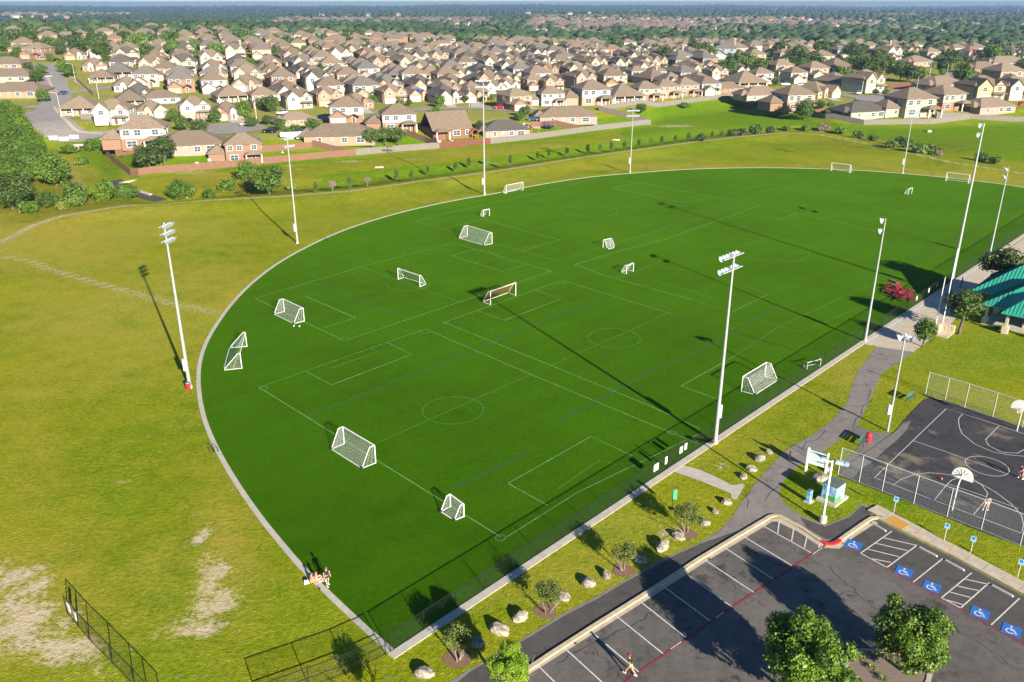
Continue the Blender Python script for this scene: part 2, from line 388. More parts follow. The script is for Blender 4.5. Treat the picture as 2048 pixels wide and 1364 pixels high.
def thing(name, label, cat, loc=(0, 0, 0), rz=0, group=None, sc=None):
    o = bpy.data.objects.new(name, None); o.empty_display_size = .3; COL.objects.link(o); o.location = loc; o.rotation_euler = (0, 0, rz)
    if sc: o.scale = (sc, sc, sc) if isinstance(sc, (int, float)) else sc
    return tag(o, label, cat, group)
KIDS = {}
def children(o): return [c for c in bpy.data.objects if c.parent == o]
def dup(root, kids, loc, rz=0, label=None, group=None, sc=None, mats=None):
    """a copy of a thing; kids = [(part, [sub-parts])]"""
    r = root.copy(); COL.objects.link(r); r.location = loc; r.rotation_euler = (0, 0, rz)
    if sc is not None: r.scale = (sc, sc, sc) if isinstance(sc, (int, float)) else sc
    if label: r['label'] = label
    if group: r['group'] = group
    for ch, subs in kids:
        c = ch.copy(); COL.objects.link(c); c.parent = r; remat(c, mats)
        for g in subs:
            d = g.copy(); COL.objects.link(d); d.parent = c; remat(d, mats)
    return r
def remat(o, mats):
    if not mats or o.type != 'MESH': return
    for sl in o.material_slots:
        k = sl.material.name
        if k in mats: sl.link = 'OBJECT'; sl.material = M[mats[k]]
def structure(o): o['kind'] = 'structure'; return o
def stuff(o): o['kind'] = 'stuff'; return o
def npmesh(name, V, Fc, mat, smooth=False):
    """V (n,3), Fc (m,3) or (m,4) numpy"""
    me = bpy.data.meshes.new(name); k = Fc.shape[1]
    me.vertices.add(len(V)); me.vertices.foreach_set('co', V.astype(np.float32).ravel())
    me.loops.add(Fc.size); me.loops.foreach_set('vertex_index', Fc.astype(np.int32).ravel())
    me.polygons.add(len(Fc)); me.polygons.foreach_set('loop_start', np.arange(0, Fc.size, k, dtype=np.int32)); me.polygons.foreach_set('loop_total', np.full(len(Fc), k, dtype=np.int32))
    if smooth: me.polygons.foreach_set('use_smooth', np.ones(len(Fc), dtype=bool))
    me.update(calc_edges=True); me.materials.append(M[mat]); return me
ORD = 'first second third fourth fifth sixth seventh eighth ninth tenth eleventh twelfth thirteenth fourteenth fifteenth sixteenth seventeenth eighteenth nineteenth twentieth'.split() + ['twenty-first', 'twenty-second', 'twenty-third', 'twenty-fourth', 'twenty-fifth', 'twenty-sixth', 'twenty-seventh', 'twenty-eighth']

_on = 'first second third fourth fifth sixth seventh eighth ninth'.split(); _te = 'twenty thirty forty fifty sixty seventy eighty ninety'.split()
def ORDN(i):
    if i < 20: return ORD[i]
    n = i + 1; t = _te[n // 10 - 2] if n < 100 else 'hundred'
    return t + '-' + _on[n % 10 - 1] if n % 10 else t.replace('ty', 'tieth')
# ---------------------------------------------------------------- terrain
def spaced(lo, hi, step, growlo, growhi, g=1.07):
    mid = list(np.arange(lo, hi + step, step)); a = []; s = step; x = lo
    while x > growlo: s *= g; x -= s; a.append(x)
    b = []; s = step; x = mid[-1]
    while x < growhi: s *= g; x += s; b.append(x)
    return np.array(a[::-1] + mid + b)
gx = spaced(-165, 190, 1.5, -9000, 9000, 1.075); gy = spaced(20, 350, 1.4, -60, 13500, 1.045)
GX, GY = np.meshgrid(gx, gy); GZ = H(GX, GY)
V = np.stack([GX.ravel(), GY.ravel(), GZ.ravel()], 1)
nx, ny = len(gx), len(gy); ii = (np.arange(ny - 1)[:, None] * nx + np.arange(nx - 1)[None, :]).ravel()
gm = npmesh('ground', V, np.stack([ii, ii + 1, ii + 1 + nx, ii + nx], 1), 'ground', True)
px, py = PX(V[:, 0], V[:, 1], V[:, 2])
def blobs(L):
    r = np.zeros(len(px))
    for cx, cy, rx, ry, k in L: r = np.maximum(r, k * np.exp(-(((px - cx) / rx) ** 2 + ((py - cy) / ry) ** 2)))
    return r
def pinpoly(x, y, P):
    ins = np.zeros(np.shape(x), bool); n = len(P)
    for i in range(n):
        x1, y1 = P[i][0], P[i][1]; x2, y2 = P[(i + 1) % n][0], P[(i + 1) % n][1]
        c = ((y1 > y) != (y2 > y)) & (x < (x2 - x1) * (y - y1) / (y2 - y1 + 1e-12) + x1); ins ^= c
    return ins
front = V[:, 1] < 345
bare = blobs([(75, 1165, 30, 45, .9), (60, 1235, 50, 45, 1), (125, 1300, 90, 34, 1), (20, 1270, 60, 45, .9), (10, 1150, 40, 35, .85), (150, 1240, 30, 50, .6), (30, 1200, 60, 50, .7), (180, 1330, 60, 25, .6),
    (404, 1085, 17, 55, .85), (425, 1150, 32, 42, 1), (432, 1205, 45, 34, 1), (390, 1255, 60, 22, 1), (460, 1215, 28, 20, .8), (270, 1300, 14, 20, .5), (250, 962, 12, 5, .5), (370, 1010, 10, 5, .4),
    (1385, 1055, 25, 16, .5), (1348, 1065, 30, 16, .95), (1090, 1205, 40, 16, .55), (1175, 1180, 50, 10, .5), (1250, 1140, 30, 14, .5), (915, 1310, 30, 12, .9), (1450, 930, 25, 12, .5), (830, 1362, 30, 10, .6), (1700, 760, 16, 12, .4), (1480, 955, 30, 9, .4),
    (580, 331, 30, 3, .5), (700, 323, 40, 3, .6), (840, 318, 60, 3, .45), (1100, 290, 40, 3, .4), (1350, 252, 60, 4, .6), (1230, 280, 15, 2, .5), (600, 338, 16, 3, .6), (250, 350, 30, 5, .3), (1690, 925, 10, 8, .6), (380, 345, 70, 6, .5)])
dry = blobs([(60, 480, 220, 60, .9), (200, 640, 190, 120, .55), (60, 900, 60, 300, .35), (560, 900, 120, 200, .0), (400, 560, 160, 40, .6), (470, 600, 40, 60, .8), (330, 700, 60, 60, .3), (450, 1100, 60, 160, .75), (300, 1150, 60, 80, .3), (60, 1180, 190, 150, .6), (110, 330, 60, 60, .4),
    (700, 450, 250, 30, .35), (900, 400, 200, 12, .3), (1400, 333, 500, 5, .5), (1900, 352, 200, 14, .6), (900, 300, 300, 14, .6), (1400, 255, 160, 14, .5), (1500, 900, 120, 40, .35), (1700, 740, 60, 60, .45), (1150, 1150, 200, 60, .35), (420, 350, 150, 20, .7), (150, 340, 40, 60, .5), (200, 430, 200, 14, .8), (360, 460, 120, 30, .5)])
lush = np.zeros(len(px))
for P in [[(1230, 225), (1475, 196), (1490, 210), (1640, 245), (1850, 258), (2100, 240), (2100, 330), (1800, 285), (1600, 250), (1400, 275), (1250, 290)], [(640, 350), (900, 325), (1200, 285), (1400, 262), (1400, 280), (1000, 335), (640, 385)],
          [(230, 340), (440, 330), (440, 280), (230, 300)], [(430, 345), (660, 322), (660, 300), (440, 310)], [(660, 300), (880, 295), (1060, 285), (1060, 262), (880, 265), (660, 280)], [(1060, 285), (1300, 247), (1230, 215), (1100, 240)], [(150, 235), (200, 240), (215, 268), (165, 262)], [(130, 290), (200, 290), (245, 350), (230, 372), (200, 340)]]:
    lush = np.maximum(lush, pinpoly(px, py, P) * .85)
lush = np.maximum(lush, blobs([(1500, 300, 450, 22, .32), (700, 440, 260, 40, .22), (640, 470, 150, 12, .25), (250, 1000, 60, 30, .4), (250, 640, 40, 20, .35), (1950, 700, 160, 60, .35), (1800, 960, 200, 60, .3), (330, 1330, 130, 40, .35), (650, 1250, 200, 60, .35)]))
wild = blobs([(480, 378, 130, 14, .9), (240, 300, 40, 40, .8), (60, 400, 120, 40, .8), (760, 362, 120, 10, .5), (1000, 330, 100, 8, .4), (1500, 265, 90, 8, .5), (1800, 290, 200, 12, .5), (160, 400, 90, 20, .7)])
inyard = (V[:, 1] > np.interp(V[:, 0], YX, YY)) & (V[:, 1] < 1000)
lush = np.where(inyard, np.where(V[:, 1] < np.interp(V[:, 0], YX, YY) + 22, np.maximum(lush, .45), .05), lush)
worn = np.exp(-(dist_poly(V[:, 0], V[:, 1], TRAIL) / .8) ** 2) * .95
worn = np.maximum(worn, 1.0 * np.exp(-(dist_poly(V[:, 0], V[:, 1], [G(*p) for p in [(0, 512), (60, 522), (120, 545), (180, 562), (250, 582)]]) / .6) ** 2))
worn = np.maximum(worn, .6 * np.exp(-(dist_poly(V[:, 0], V[:, 1], [G(*p) for p in [(250, 582), (330, 603), (430, 625)]]) / 1.3) ** 2))
worn = np.maximum(worn, .42 * np.exp(-(dist_poly(V[:, 0], V[:, 1], [G(*p) for p in [(104, 298), (125, 318), (150, 345), (165, 372)]]) / 1.6) ** 2)); worn = np.where(V[:, 1] < 400, worn, 0); worn = np.where(inyard & (V[:, 1] > np.interp(V[:, 0], YX, YY) + 30), .34, worn)
farf = S((V[:, 1] - 560) / 300)
openm = (V[:, 1] > 560) & (((px > 1040) & (px < 1310) & (py > 29) & (py < 37)) | ((px > 1700) & (px < 1850) & (py > 26) & (py < 31)) | ((px > 1745) & (px < 1825) & (py > 19) & (py < 23)) | ((px > 1930) & (py > 31) & (py < 35)) | ((px > 880) & (px < 990) & (py > 55) & (py < 60)) | ((px > 1780) & (px < 1900) & (py > 64) & (py < 72)) | ((px > 520) & (px < 600) & (py > 46) & (py < 53)))
farf = np.where(openm, 0, farf); dry = np.where(openm, 1.0, dry * front)
for nm, a, b, c in (('cover', bare * front, dry, lush), ('cover2', worn, wild * front, farf)):
    ca = gm.color_attributes.new(nm, 'FLOAT_COLOR', 'POINT'); ca.data.foreach_set('color', np.stack([a, b, c, np.ones(len(a))], 1).astype(np.float32).ravel())
structure(link('ground', gm))

# ---------------------------------------------------------------- flat sheets
def smooth_pts(P, n=3):
    P = [Vector(p) for p in P]; R = []
    for i in range(len(P) - 1):
        a, b, c, d = P[max(i - 1, 0)], P[i], P[i + 1], P[min(i + 2, len(P) - 1)]
        for k in range(n):
            t = k / n; R.append(.5 * ((2 * b) + (c - a) * t + (2 * a - 5 * b + 4 * c - d) * t * t + (-a + 3 * b - 3 * c + d) * t ** 3))
    return R + [P[-1]]
def sheet(name, P, z, mat, parent=None, st=True):
    from mathutils.geometry import delaunay_2d_cdt
    Q = [Vector((p[0], p[1])) for p in P]; n = len(Q); xs = [q.x for q in Q]; ys = [q.y for q in Q]; ext = max(max(xs) - min(xs), max(ys) - min(ys)); st_ = max(ext / 14, 2.0); E_ = [(i, (i + 1) % n) for i in range(n)]
    if ext > 20:      # a loose grid of inner points keeps the triangles well shaped
        PQ = [(q.x, q.y) for q in Q]; a = np.arange(min(xs) + st_ / 2, max(xs), st_); b = np.arange(min(ys) + st_ / 2, max(ys), st_)
        for u in a:
            for v in b:
                if pinpoly(np.array(u), np.array(v), PQ): Q.append(Vector((u, v)))
    co, ed, fa, *_ = delaunay_2d_cdt(Q, E_, [], 1, 1e-5)
    co = [(c.x, c.y, z) for c in co]; F_ = []
    for f in fa:
        ar = sum(co[f[i]][0] * co[f[(i + 1) % len(f)]][1] - co[f[(i + 1) % len(f)]][0] * co[f[i]][1] for i in range(len(f)))
        F_.append(tuple(f) if ar > 0 else tuple(f)[::-1])
    me = bpy.data.meshes.new(name); me.from_pydata(co, [], F_); me.materials.append(M[mat])
    o = link(name, me, parent)
    return structure(o) if st and not parent else o
def ribbon(mb, pts, w, z, mat=None, h=0.0, closed=False):
    """strip of width w along pts; h > 0 gives it sides"""
    pts = [Vector((p[0], p[1])) for p in pts]; n = len(pts); L = []; R = []
    for i in range(n):
        a = pts[(i - 1) % n] if closed or i else pts[0]; b = pts[(i + 1) % n] if closed or i < n - 1 else pts[-1]
        d = (b - a).normalized(); nn = Vector((-d.y, d.x)); s = 1.0
        if 0 < i < n - 1 or closed:
            d1 = (pts[i] - a).normalized(); s = 1 / max(.6, abs(Vector((-d1.y, d1.x)).dot(nn)))
        L.append(pts[i] + nn * w / 2 * s); R.append(pts[i] - nn * w / 2 * s)
    m = n if closed else n - 1
    if h:
        V_ = [(p.x, p.y, z + k) for k in (0, h) for p in L] + [(p.x, p.y, z + k) for k in (0, h) for p in R]
        F_ = []
        for i in range(m):
            j = (i + 1) % n
            F_ += [(n + i, 3 * n + i, 3 * n + j, n + j), (i, n + i, n + j, j), (2 * n + j, 3 * n + j, 3 * n + i, 2 * n + i)]
        if not closed: F_ += [(0, 2 * n, 3 * n, n), (n - 1, 2 * n - 1, 4 * n - 1, 3 * n - 1)]
        mb.add(V_, F_, mat)
    else:
        mb.add([(p.x, p.y, z) for p in L] + [(p.x, p.y, z) for p in R], [(n + i, n + (i + 1) % n, (i + 1) % n, i) for i in range(m)], mat)
    return mb
g2 = lambda L: [gp(*p) for p in L]

EDGE_PX = [(783, 1303), (735, 1261), (690, 1219), (645, 1176), (602, 1133), (560, 1084), (520, 1034), (482, 980), (450, 928), (425, 880), (408, 835), (399, 790), (397, 750), (402, 715), (415, 680), (436, 645), (465, 606), (502, 568), (548, 532), (600, 501), (660, 472), (720, 449), (790, 428), (860, 411), (930, 397), (985, 388), (1060, 373), (1130, 361), (1200, 352), (1270, 346), (1350, 340), (1440, 336.5), (1530, 335.5), (1620, 337), (1700, 340), (1780, 345), (1870, 353), (1960, 363), (2048, 374), (2150, 390)]
arc = [Vector((p.x, p.y, 0)) for p in g2(EDGE_PX)]
FENCE_PX = [(783, 1303), (1106, 1094), (1425, 886), (1730, 681), (1890, 575), (1975, 519), (2048, 467)]
fl = g2(FENCE_PX)
fdir = (fl[-1] - fl[0]).normalized()
# the fence side runs straight; fit it through first and last point, beyond the picture it goes on to meet the far arc
fence_far = fl[0] + fdir * 235
arc_all = smooth_pts(arc[1:], 3)
arc_all = [arc[0]] + arc_all + [Vector((150, 224, 0)), Vector((163, 224, 0)), fence_far + Vector((6, 12, 0))]
field = arc_all + [fence_far]
sheet('turf_field', field, .012, 'turf')
mb = MB(); ribbon(mb, arc_all, .5, 0.0, 'concrete', .05)
structure(mb.build('concrete_edging'))
mb = MB(); nrm = Vector((fdir.y, -fdir.x, 0))
off = [fl[0] + nrm * .38 + (-fdir) * .35] + [fl[0] + fdir * t + nrm * .38 for t in (60, 120, 180, 235)]
ribbon(mb, off, .72, 0.0, 'concrete', .06); structure(mb.build('fence_edging'))

PATH_PX = [(1752, 692), (1738, 715), (1714, 745), (1703, 775), (1695, 805), (1665, 840), (1625, 870), (1585, 893), (1566, 906), (1548, 925), (1525, 950), (1504, 975), (1482, 1005), (1465, 1034), (1438, 1062), (1398, 1086), (1350, 1106), (1300, 1131), (1250, 1160), (1195, 1192), (1130, 1225), (1060, 1268), (1000, 1303), (940, 1338), (880, 1376),
    (1000, 1390), (1052, 1340), (1100, 1306), (1190, 1248), (1300, 1179), (1400, 1114), (1450, 1084), (1500, 1054), (1540, 1031), (1560, 1029), (1600, 1050), (1650, 1083), (1668, 1084), (1692, 1064), (1732, 1038), (1757, 1021), (1724, 1007), (1700, 1030), (1650, 1050), (1600, 1030), (1572, 1010), (1558, 990), (1562, 970), (1588, 938), (1622, 918), (1652, 900), (1672, 884), (1697, 868), (1716, 850), (1735, 810), (1752, 772), (1762, 748), (1800, 722), (1827, 704)]
sheet('asphalt_path', g2(PATH_PX), .012, 'asphalt_path')
sheet('asphalt_strip', g2([(1400, 1088), (1352, 1110), (1250, 1165), (1195, 1198), (1130, 1231), (1060, 1274), (940, 1344), (900, 1378), (1000, 1390), (1052, 1340), (1190, 1248), (1300, 1179), (1400, 1114), (1450, 1084), (1475, 1062)]), .018, 'asphalt_new')
sheet('asphalt_ramp', g2([(1600, 1034), (1650, 1054), (1700, 1034), (1724, 1011), (1752, 1022), (1732, 1035), (1692, 1060), (1668, 1080), (1650, 1078), (1615, 1058)]), .018, 'asphalt_new')
cr = MB()
for L in [[(1650, 1062), (1640, 1040)], [(1745, 800), (1725, 812), (1722, 830), (1712, 838), (1705, 858)], [(1728, 765), (1742, 780), (1735, 800)], [(1650, 862), (1640, 875), (1632, 880), (1612, 884), (1604, 900)], [(1475, 985), (1492, 992), (1497, 1002), (1494, 1016)], [(1500, 986), (1490, 994)], [(1562, 970), (1540, 985), (1530, 1002)], [(1690, 812), (1760, 812)], [(1548, 928), (1580, 938)]]:
    ribbon(cr, g2(L), .05, .022, 'crack')
structure(cr.build('path_cracks'))
cr = MB(); rd = random.Random(6)
for (x0, y0), (x1, y1) in (((1110, 1330), (1330, 1215)), ((1400, 1130), (1560, 1230)), ((1500, 1290), (1700, 1180)), ((1655, 1130), (1760, 1230)), ((1900, 1250), (2040, 1340)), ((1180, 1290), (1250, 1364)), ((1560, 1080), (1640, 1130))):
    a, b = gp(x0, y0), gp(x1, y1); n = 14; P = []
    for i in range(n + 1): P.append(a.lerp(b, i / n) + Vector((rd.uniform(-.22, .22), rd.uniform(-.22, .22), 0)))
    ribbon(cr, P, .028, .0262, 'crack')
structure(cr.build('lot_cracks'))
oil = MB()
for i in range(26):
    c = gp(*rd.choice([(1180, 1300), (1260, 1250), (1340, 1205), (1400, 1160), (1450, 1135), (1500, 1105), (1760, 1090), (1860, 1150), (1950, 1200), (1560, 1160), (1700, 1200)])) + Vector((rd.uniform(-1.6, 1.6), rd.uniform(-1.6, 1.6), 0)); r0 = rd.uniform(.08, .3)
    oil.add([(c.x + math.cos(t) * r0 * rd.uniform(.7, 1.2), c.y + math.sin(t) * r0 * rd.uniform(.7, 1.2), .0255 + i * .00002) for t in np.arange(0, 6.2, .5)], [tuple(range(13))], 'asphalt_new')
structure(oil.build('oil_spots'))
sheet('court_link_path', g2([(1700, 868), (1716, 851), (1745, 864), (1792, 868), (1780, 885), (1742, 905), (1700, 935), (1684, 945), (1680, 930), (1712, 900), (1725, 880)]), .020, 'gravelly')
sheet('plaza', g2([(1733, 683), (1752, 693), (1827, 704), (1870, 672), (1896, 655), (1918, 628), (1940, 604), (1968, 585), (1990, 560), (2060, 500), (2100, 455), (2090, 450), (2040, 482), (1975, 527), (1895, 580)]), .024, 'concrete_tan')
mb = MB(); ribbon(mb, g2([(1735, 690), (1820, 632), (1890, 585), (1960, 537)]), 1.1, .03, 'concrete'); structure(mb.build('plaza_border'))
sheet('concrete_walk', g2([(1343, 930), (1362, 930), (1400, 940), (1448, 962), (1462, 970), (1472, 970), (1483, 967), (1490, 970), (1473, 1000), (1463, 997), (1462, 988), (1452, 983), (1400, 962), (1341, 941)]), .026, 'concrete')
COURT = [(1676, 952), (1700, 925), (1745, 895), (1790, 862), (1822, 825), (1848, 799), (1862, 795), (1940, 818), (2100, 872), (2140, 1130), (2048, 1094), (1960, 1063), (1893, 1036), (1827, 1009), (1764, 985), (1718, 967)]
sheet('basketball_court', g2(COURT), .03, 'asphalt_court')
sheet('worn_court_corner', g2([(1678, 950), (1700, 926), (1745, 896), (1790, 864), (1806, 846), (1822, 842), (1812, 862), (1790, 884), (1768, 902), (1742, 926), (1722, 938), (1706, 956)]), .034, 'gravelly')
LOT = [(1005, 1390), (1052, 1349), (1100, 1315), (1190, 1256), (1300, 1187), (1400, 1122), (1450, 1092), (1500, 1062), (1540, 1038), (1556, 1037), (1600, 1060), (1648, 1092), (1672, 1092), (1697, 1072), (1737, 1046), (1758, 1040), (1800, 1063), (1900, 1112), (2048, 1193), (2250, 1310), (2250, 1700), (1005, 1700)]
sheet('parking_lot', g2(LOT), .012, 'asphalt_lot')
sheet('lot_new_asphalt', g2([(1697, 1074), (1737, 1048), (1758, 1042), (1800, 1065), (1900, 1114), (2048, 1195), (2250, 1312), (2250, 1430), (2048, 1292), (1775, 1137), (1684, 1087)]), .018, 'asphalt_new')
KERB = smooth_pts([gp(*p) for p in [(990, 1384), (1046, 1338)]], 1)[:1] + [gp(*p) for p in [(1050, 1344), (1100, 1310), (1190, 1252), (1300, 1183), (1400, 1118), (1450, 1088), (1500, 1058), (1532, 1039), (1540, 1034), (1549, 1032), (1558, 1033), (1600, 1055), (1642, 1083)]]
mb = MB(); ribbon(mb, KERB, .34, 0, 'kerb', .14); structure(mb.build('kerb'))
mb = MB(); ribbon(mb, [gp(*p) for p in [(1642, 1083), (1652, 1088), (1662, 1089.5), (1672, 1087), (1680, 1081)]], .36, 0, 'kerb_red', .145); structure(mb.build('red_kerb'))
mb = MB(); ribbon(mb, [gp(*p) for p in [(1680, 1081), (1695, 1070), (1734, 1043), (1744, 1037), (1758, 1036), (1800, 1058), (1900, 1108), (2048, 1188), (2250, 1306)]], .34, 0, 'kerb', .14); structure(mb.build('kerb'))
mb = MB(); ribbon(mb, [gp(*p) for p in [(1046, 1350), (1190, 1259), (1300, 1190), (1400, 1125), (1500, 1065), (1540, 1041), (1556, 1040), (1600, 1062), (1646, 1093), (1674, 1094), (1697, 1076), (1737, 1050), (1752, 1044)]], .5, .022, 'concrete_tan'); structure(mb.build('gutter'))
# right-hand pavement of single slabs
a0, a1 = gp(1772, 1033), gp(2048, 1180); dv = (a1 - a0).normalized(); nv = Vector((-dv.y, dv.x, 0)); pav = structure(MB().box((a0.x, a0.y, -.1), (.1, .1, .1)).build('pavement', 'concrete_tan'))
mb = MB().box((0, 0, 0), (1.46, 1.5, .11)); slab_me = mb.mesh('slab', ['concrete_tan'])
for i in range(22):
    c = a0 + dv * (-.75 + i * 1.5); c2 = Vector((c.x, c.y, .085 + .006 * math.sin(i * 2.1)))
    o = link('slab', slab_me, pav); o.location = c2 + nv * .12; o.rotation_euler = (0, 0, math.atan2(dv.y, dv.x))
mb = MB(); mb.prism([gp(*p) for p in [(1769, 1043), (1787, 1034), (1820, 1052), (1803, 1062)]], .14, .155, 'ramp_orange'); structure(mb.build('tactile_ramp'))
for P, nm in (([(1690, 1400), (1691, 1310), (1700, 1303), (1760, 1304), (1810, 1310), (1850, 1322), (1862, 1340), (1856, 1364), (1840, 1400)], 'planting_bed'),):
    pp = g2(P); mb = MB(); ribbon(mb, pp, .3, 0, 'concrete', .15); structure(mb.build('island_kerb'))
    sheet(nm, pp, .1, 'gravel_brown')
mb = MB(); ribbon(mb, g2([(1694, 1310), (1702, 1305), (1760, 1306), (1808, 1312)]), .1, .15, 'kerb_red', .006); structure(mb.build('kerb_paint'))
for cx, cy, r in ((1372, 1068, .9), (1246, 1140, .9), (1092, 1222, .9), (915, 1316, 1.0)):
    c = gp(cx, cy); sheet('mulch_ring', [c + Vector((math.cos(t) * r * (1 + .15 * math.sin(3 * t + cx)), math.sin(t) * r, 0)) for t in np.arange(0, 6.28, .4)], .02, 'mulch')

# ---------------------------------------------------------------- painted lines
mw, md_, mbu = MB(), MB(), MB()
def line(L, w=.11, m=mw, z=.022): ribbon(m, g2(L), w, z)
def circ(cx, cy, rx, m=md_, w=.1, arcs=(0, 360)):
    c = gp(cx, cy); r = (gp(cx + rx, cy) - gp(cx - rx, cy)).length / 2
    n = max(8, int((arcs[1] - arcs[0]) / 9)); pts = [c + Vector((math.cos(math.radians(arcs[0] + (arcs[1] - arcs[0]) * i / n)) * r, math.sin(math.radians(arcs[0] + (arcs[1] - arcs[0]) * i / n)) * r, 0)) for i in range(n + 1)]
    ribbon(m, pts, w, .022)
for L in [[(1001, 1074), (518, 775), (840, 662)], [(860, 662), (1061, 749), (1300, 848), (1392, 886)], [(1014, 1074), (1155, 985), (1398, 868)], [(1102, 731), (888, 645), (1112, 565)], [(1132, 563), (1300, 615), (1590, 700)], [(1102, 731), (1300, 812), (1400, 858)],
          [(610, 742), (663, 770), (824, 709), (772, 684)], [(952, 620), (1008, 641), (1122, 598), (1070, 580)], [(683, 679), (510, 597)], [(697, 679), (1102, 543)], [(1100, 542), (908, 486), (722, 534), (510, 597)], [(1466, 623), (1534, 590)], [(1016, 967), (1182, 873), (1265, 912)], [(1016, 967), (1095, 1011)], [(1362, 772), (1433, 798)], [(1362, 772), (1470, 712)], [(1553, 441), (1597, 425)], [(1481, 403), (1225, 356)], [(1200, 548.5), (1150, 529), (1230, 505), (1332, 478), (1520, 411), (1700, 450), (1760, 466)], [(1200, 548.5), (1280, 571), (1380, 598.6)], [(832, 443), (905, 424), (1045, 393), (1200, 356)], [(647, 656), (711, 636), (612, 593), (575, 604)], [(902, 511.5), (1004, 543), (1051, 529.5)], [(902, 511.5), (948, 499)], [(1273, 365), (1224, 376), (1371, 406), (1424, 393)], [(965, 439), (1120, 480), (1043, 503)], [(890, 457), (965, 439)]]: line(L)
for L in [[(752, 887), (1061, 749)], [(1103, 731), (1338, 626)], [(722, 534), (918, 604)], [(647, 729), (661, 737), (755, 704), (741, 696)], [(1115, 978), (1199, 921), (1235, 930)], [(955, 507), (975, 501), (1018, 525)], [(1232, 557), (1302, 530), (1410, 547), (1560, 595)], [(1285, 572), (1312, 561), (1425, 595), (1403, 606)], [(1045, 393), (1280, 445), (1335, 457), (1200, 494), (1120, 523), (832, 443)], [(1466, 386), (1530, 367), (1700, 395)], [(1512, 387), (1547, 375), (1490, 372)], [(1554, 360), (1600, 345), (1627, 353), (1590, 362)], [(1640, 378), (1700, 360)], [(1631, 440), (1647, 434), (1700, 449)], [(1565, 403), (1640, 378), (1760, 400)], [(1832, 452), (1890, 427)], [(1655, 408), (1690, 400), (1800, 425), (1740, 440)], [(1338, 626), (1590, 700)], [(1380, 598.6), (1600, 665)], [(1470, 712), (1560, 652), (1760, 560)], [(1600, 665), (1900, 540)], [(1300, 398), (1310, 404), (1380, 414)]]: line(L, .1, md_)
for c in [(906, 820, 61), (1228, 676, 52), (817, 568, 43), (1178, 421, 55), (1544, 504, 70)]: circ(*c)
for c in [(527, 776, 8), (850, 663, 10), (1001, 1076, 10), (892, 645.5, 5), (1122, 565, 9), (690, 678, 8), (1097, 542, 5), (1154, 530, 5), (1344, 866, 8)]: circ(*c, m=mw, w=.08)
for L in [[(610, 833), (766, 774), (850, 739), (945, 704), (1048, 656), (1130, 625), (1229, 595)], [(1113, 844), (1300, 745), (1420, 690)], [(1771, 553), (1850, 510), (1987, 433), (2048, 398)], [(627, 567), (808, 636)], [(905, 975), (1060, 905)], [(1420, 690), (1560, 610)], [(1330, 455), (1560, 375)]]: line(L, .16, mbu, .019)
structure(mw.build('pitch_lines', 'mark_turf')); structure(md_.build('faded_pitch_lines', 'mark_turf_dim')); structure(mbu.build('blue_pitch_lines', 'mark_blue'))
mb = MB()
for L in [[(1749, 955.7), (1892, 818), (1970, 842), (2048, 868)], [(1749, 955.7), (1850, 994), (1950, 1032), (2048, 1069)], [(1826, 882), (1880, 900), (1935, 919), (2012, 948)], [(1785, 971), (1803, 959), (1829, 949.6), (1856, 946), (1884, 948), (1915, 953), (1945, 959), (1990, 984), (2021.5, 1007.7), (2042.7, 1031), (2047, 1050), (2044, 1064)],
          [(1868.5, 1001), (1895, 968), (1903, 961), (1913, 957.5), (1926, 956.5), (1939.7, 959), (1963.5, 970.7), (1975, 986.5), (1972, 1000), (1946, 1031)], [(1895, 968), (1960, 990), (2037, 1018)], [(1925, 829), (1918, 836), (1917, 844), (1919, 856), (1924, 868), (1950, 889), (1987, 905), (2024, 911), (2060, 914)], [(1998, 852), (1971, 880), (1977, 891.5), (2003, 905), (2035, 907), (2060, 893)]]:
    ribbon(mb, g2(L), .07, .038, 'mark_white')
c = gp(1974, 932.5); r = 1.95; ribbon(mb, [c + Vector((math.cos(t) * r, math.sin(t) * r, 0)) for t in np.arange(0, 6.4, .2)], .07, .038, 'mark_white')
structure(mb.build('court_lines'))
mb = MB()
for L in [[(1524, 1051), (1562, 1072.5)], [(1485, 1072), (1584, 1132)], [(1448, 1095), (1546, 1158.6)], [(1409, 1120), (1507, 1185)], [(1367.6, 1144.6), (1464.5, 1215)], [(1323, 1170.4), (1420, 1242.5)], [(1276, 1200), (1372, 1276)], [(1228, 1229), (1326, 1308)], [(1178, 1260), (1277, 1344)], [(1125, 1293), (1226, 1385)], [(1070, 1326), (1140, 1395)],
          [(1558.7, 1040), (1555, 1070.6)], [(1587.5, 1057), (1582.7, 1084.3)], [(1614, 1073), (1607.5, 1100)], [(1640, 1086), (1637, 1096.5)], [(1562, 1072.5), (1622, 1106)], [(1783.4, 1063), (1721, 1107)], [(1834, 1091), (1773.8, 1135.3)], [(1885.7, 1117.6), (1826, 1165)], [(1943, 1146.4), (1882.8, 1196.3)], [(1978, 1166), (1921, 1216.6)], [(2039, 1197), (1982, 1250.6)], [(1721, 1107), (1773.8, 1135.3)], [(1882.8, 1196.3), (1921, 1216.6)],
          [(1766, 1076), (1832, 1091)], [(1751, 1087), (1815.5, 1102)], [(1736, 1099), (1799, 1114.3)], [(1741, 1117.6), (1782, 1125.3)], [(1930, 1159), (1976, 1169)], [(1915, 1173), (1959.6, 1182.3)], [(1900.5, 1185), (1941, 1195.5)], [(1891, 1200), (1926, 1210)]]:
    ribbon(mb, g2(L), .11, .034, 'mark_white')
structure(mb.build('parking_lines'))
mb = MB()
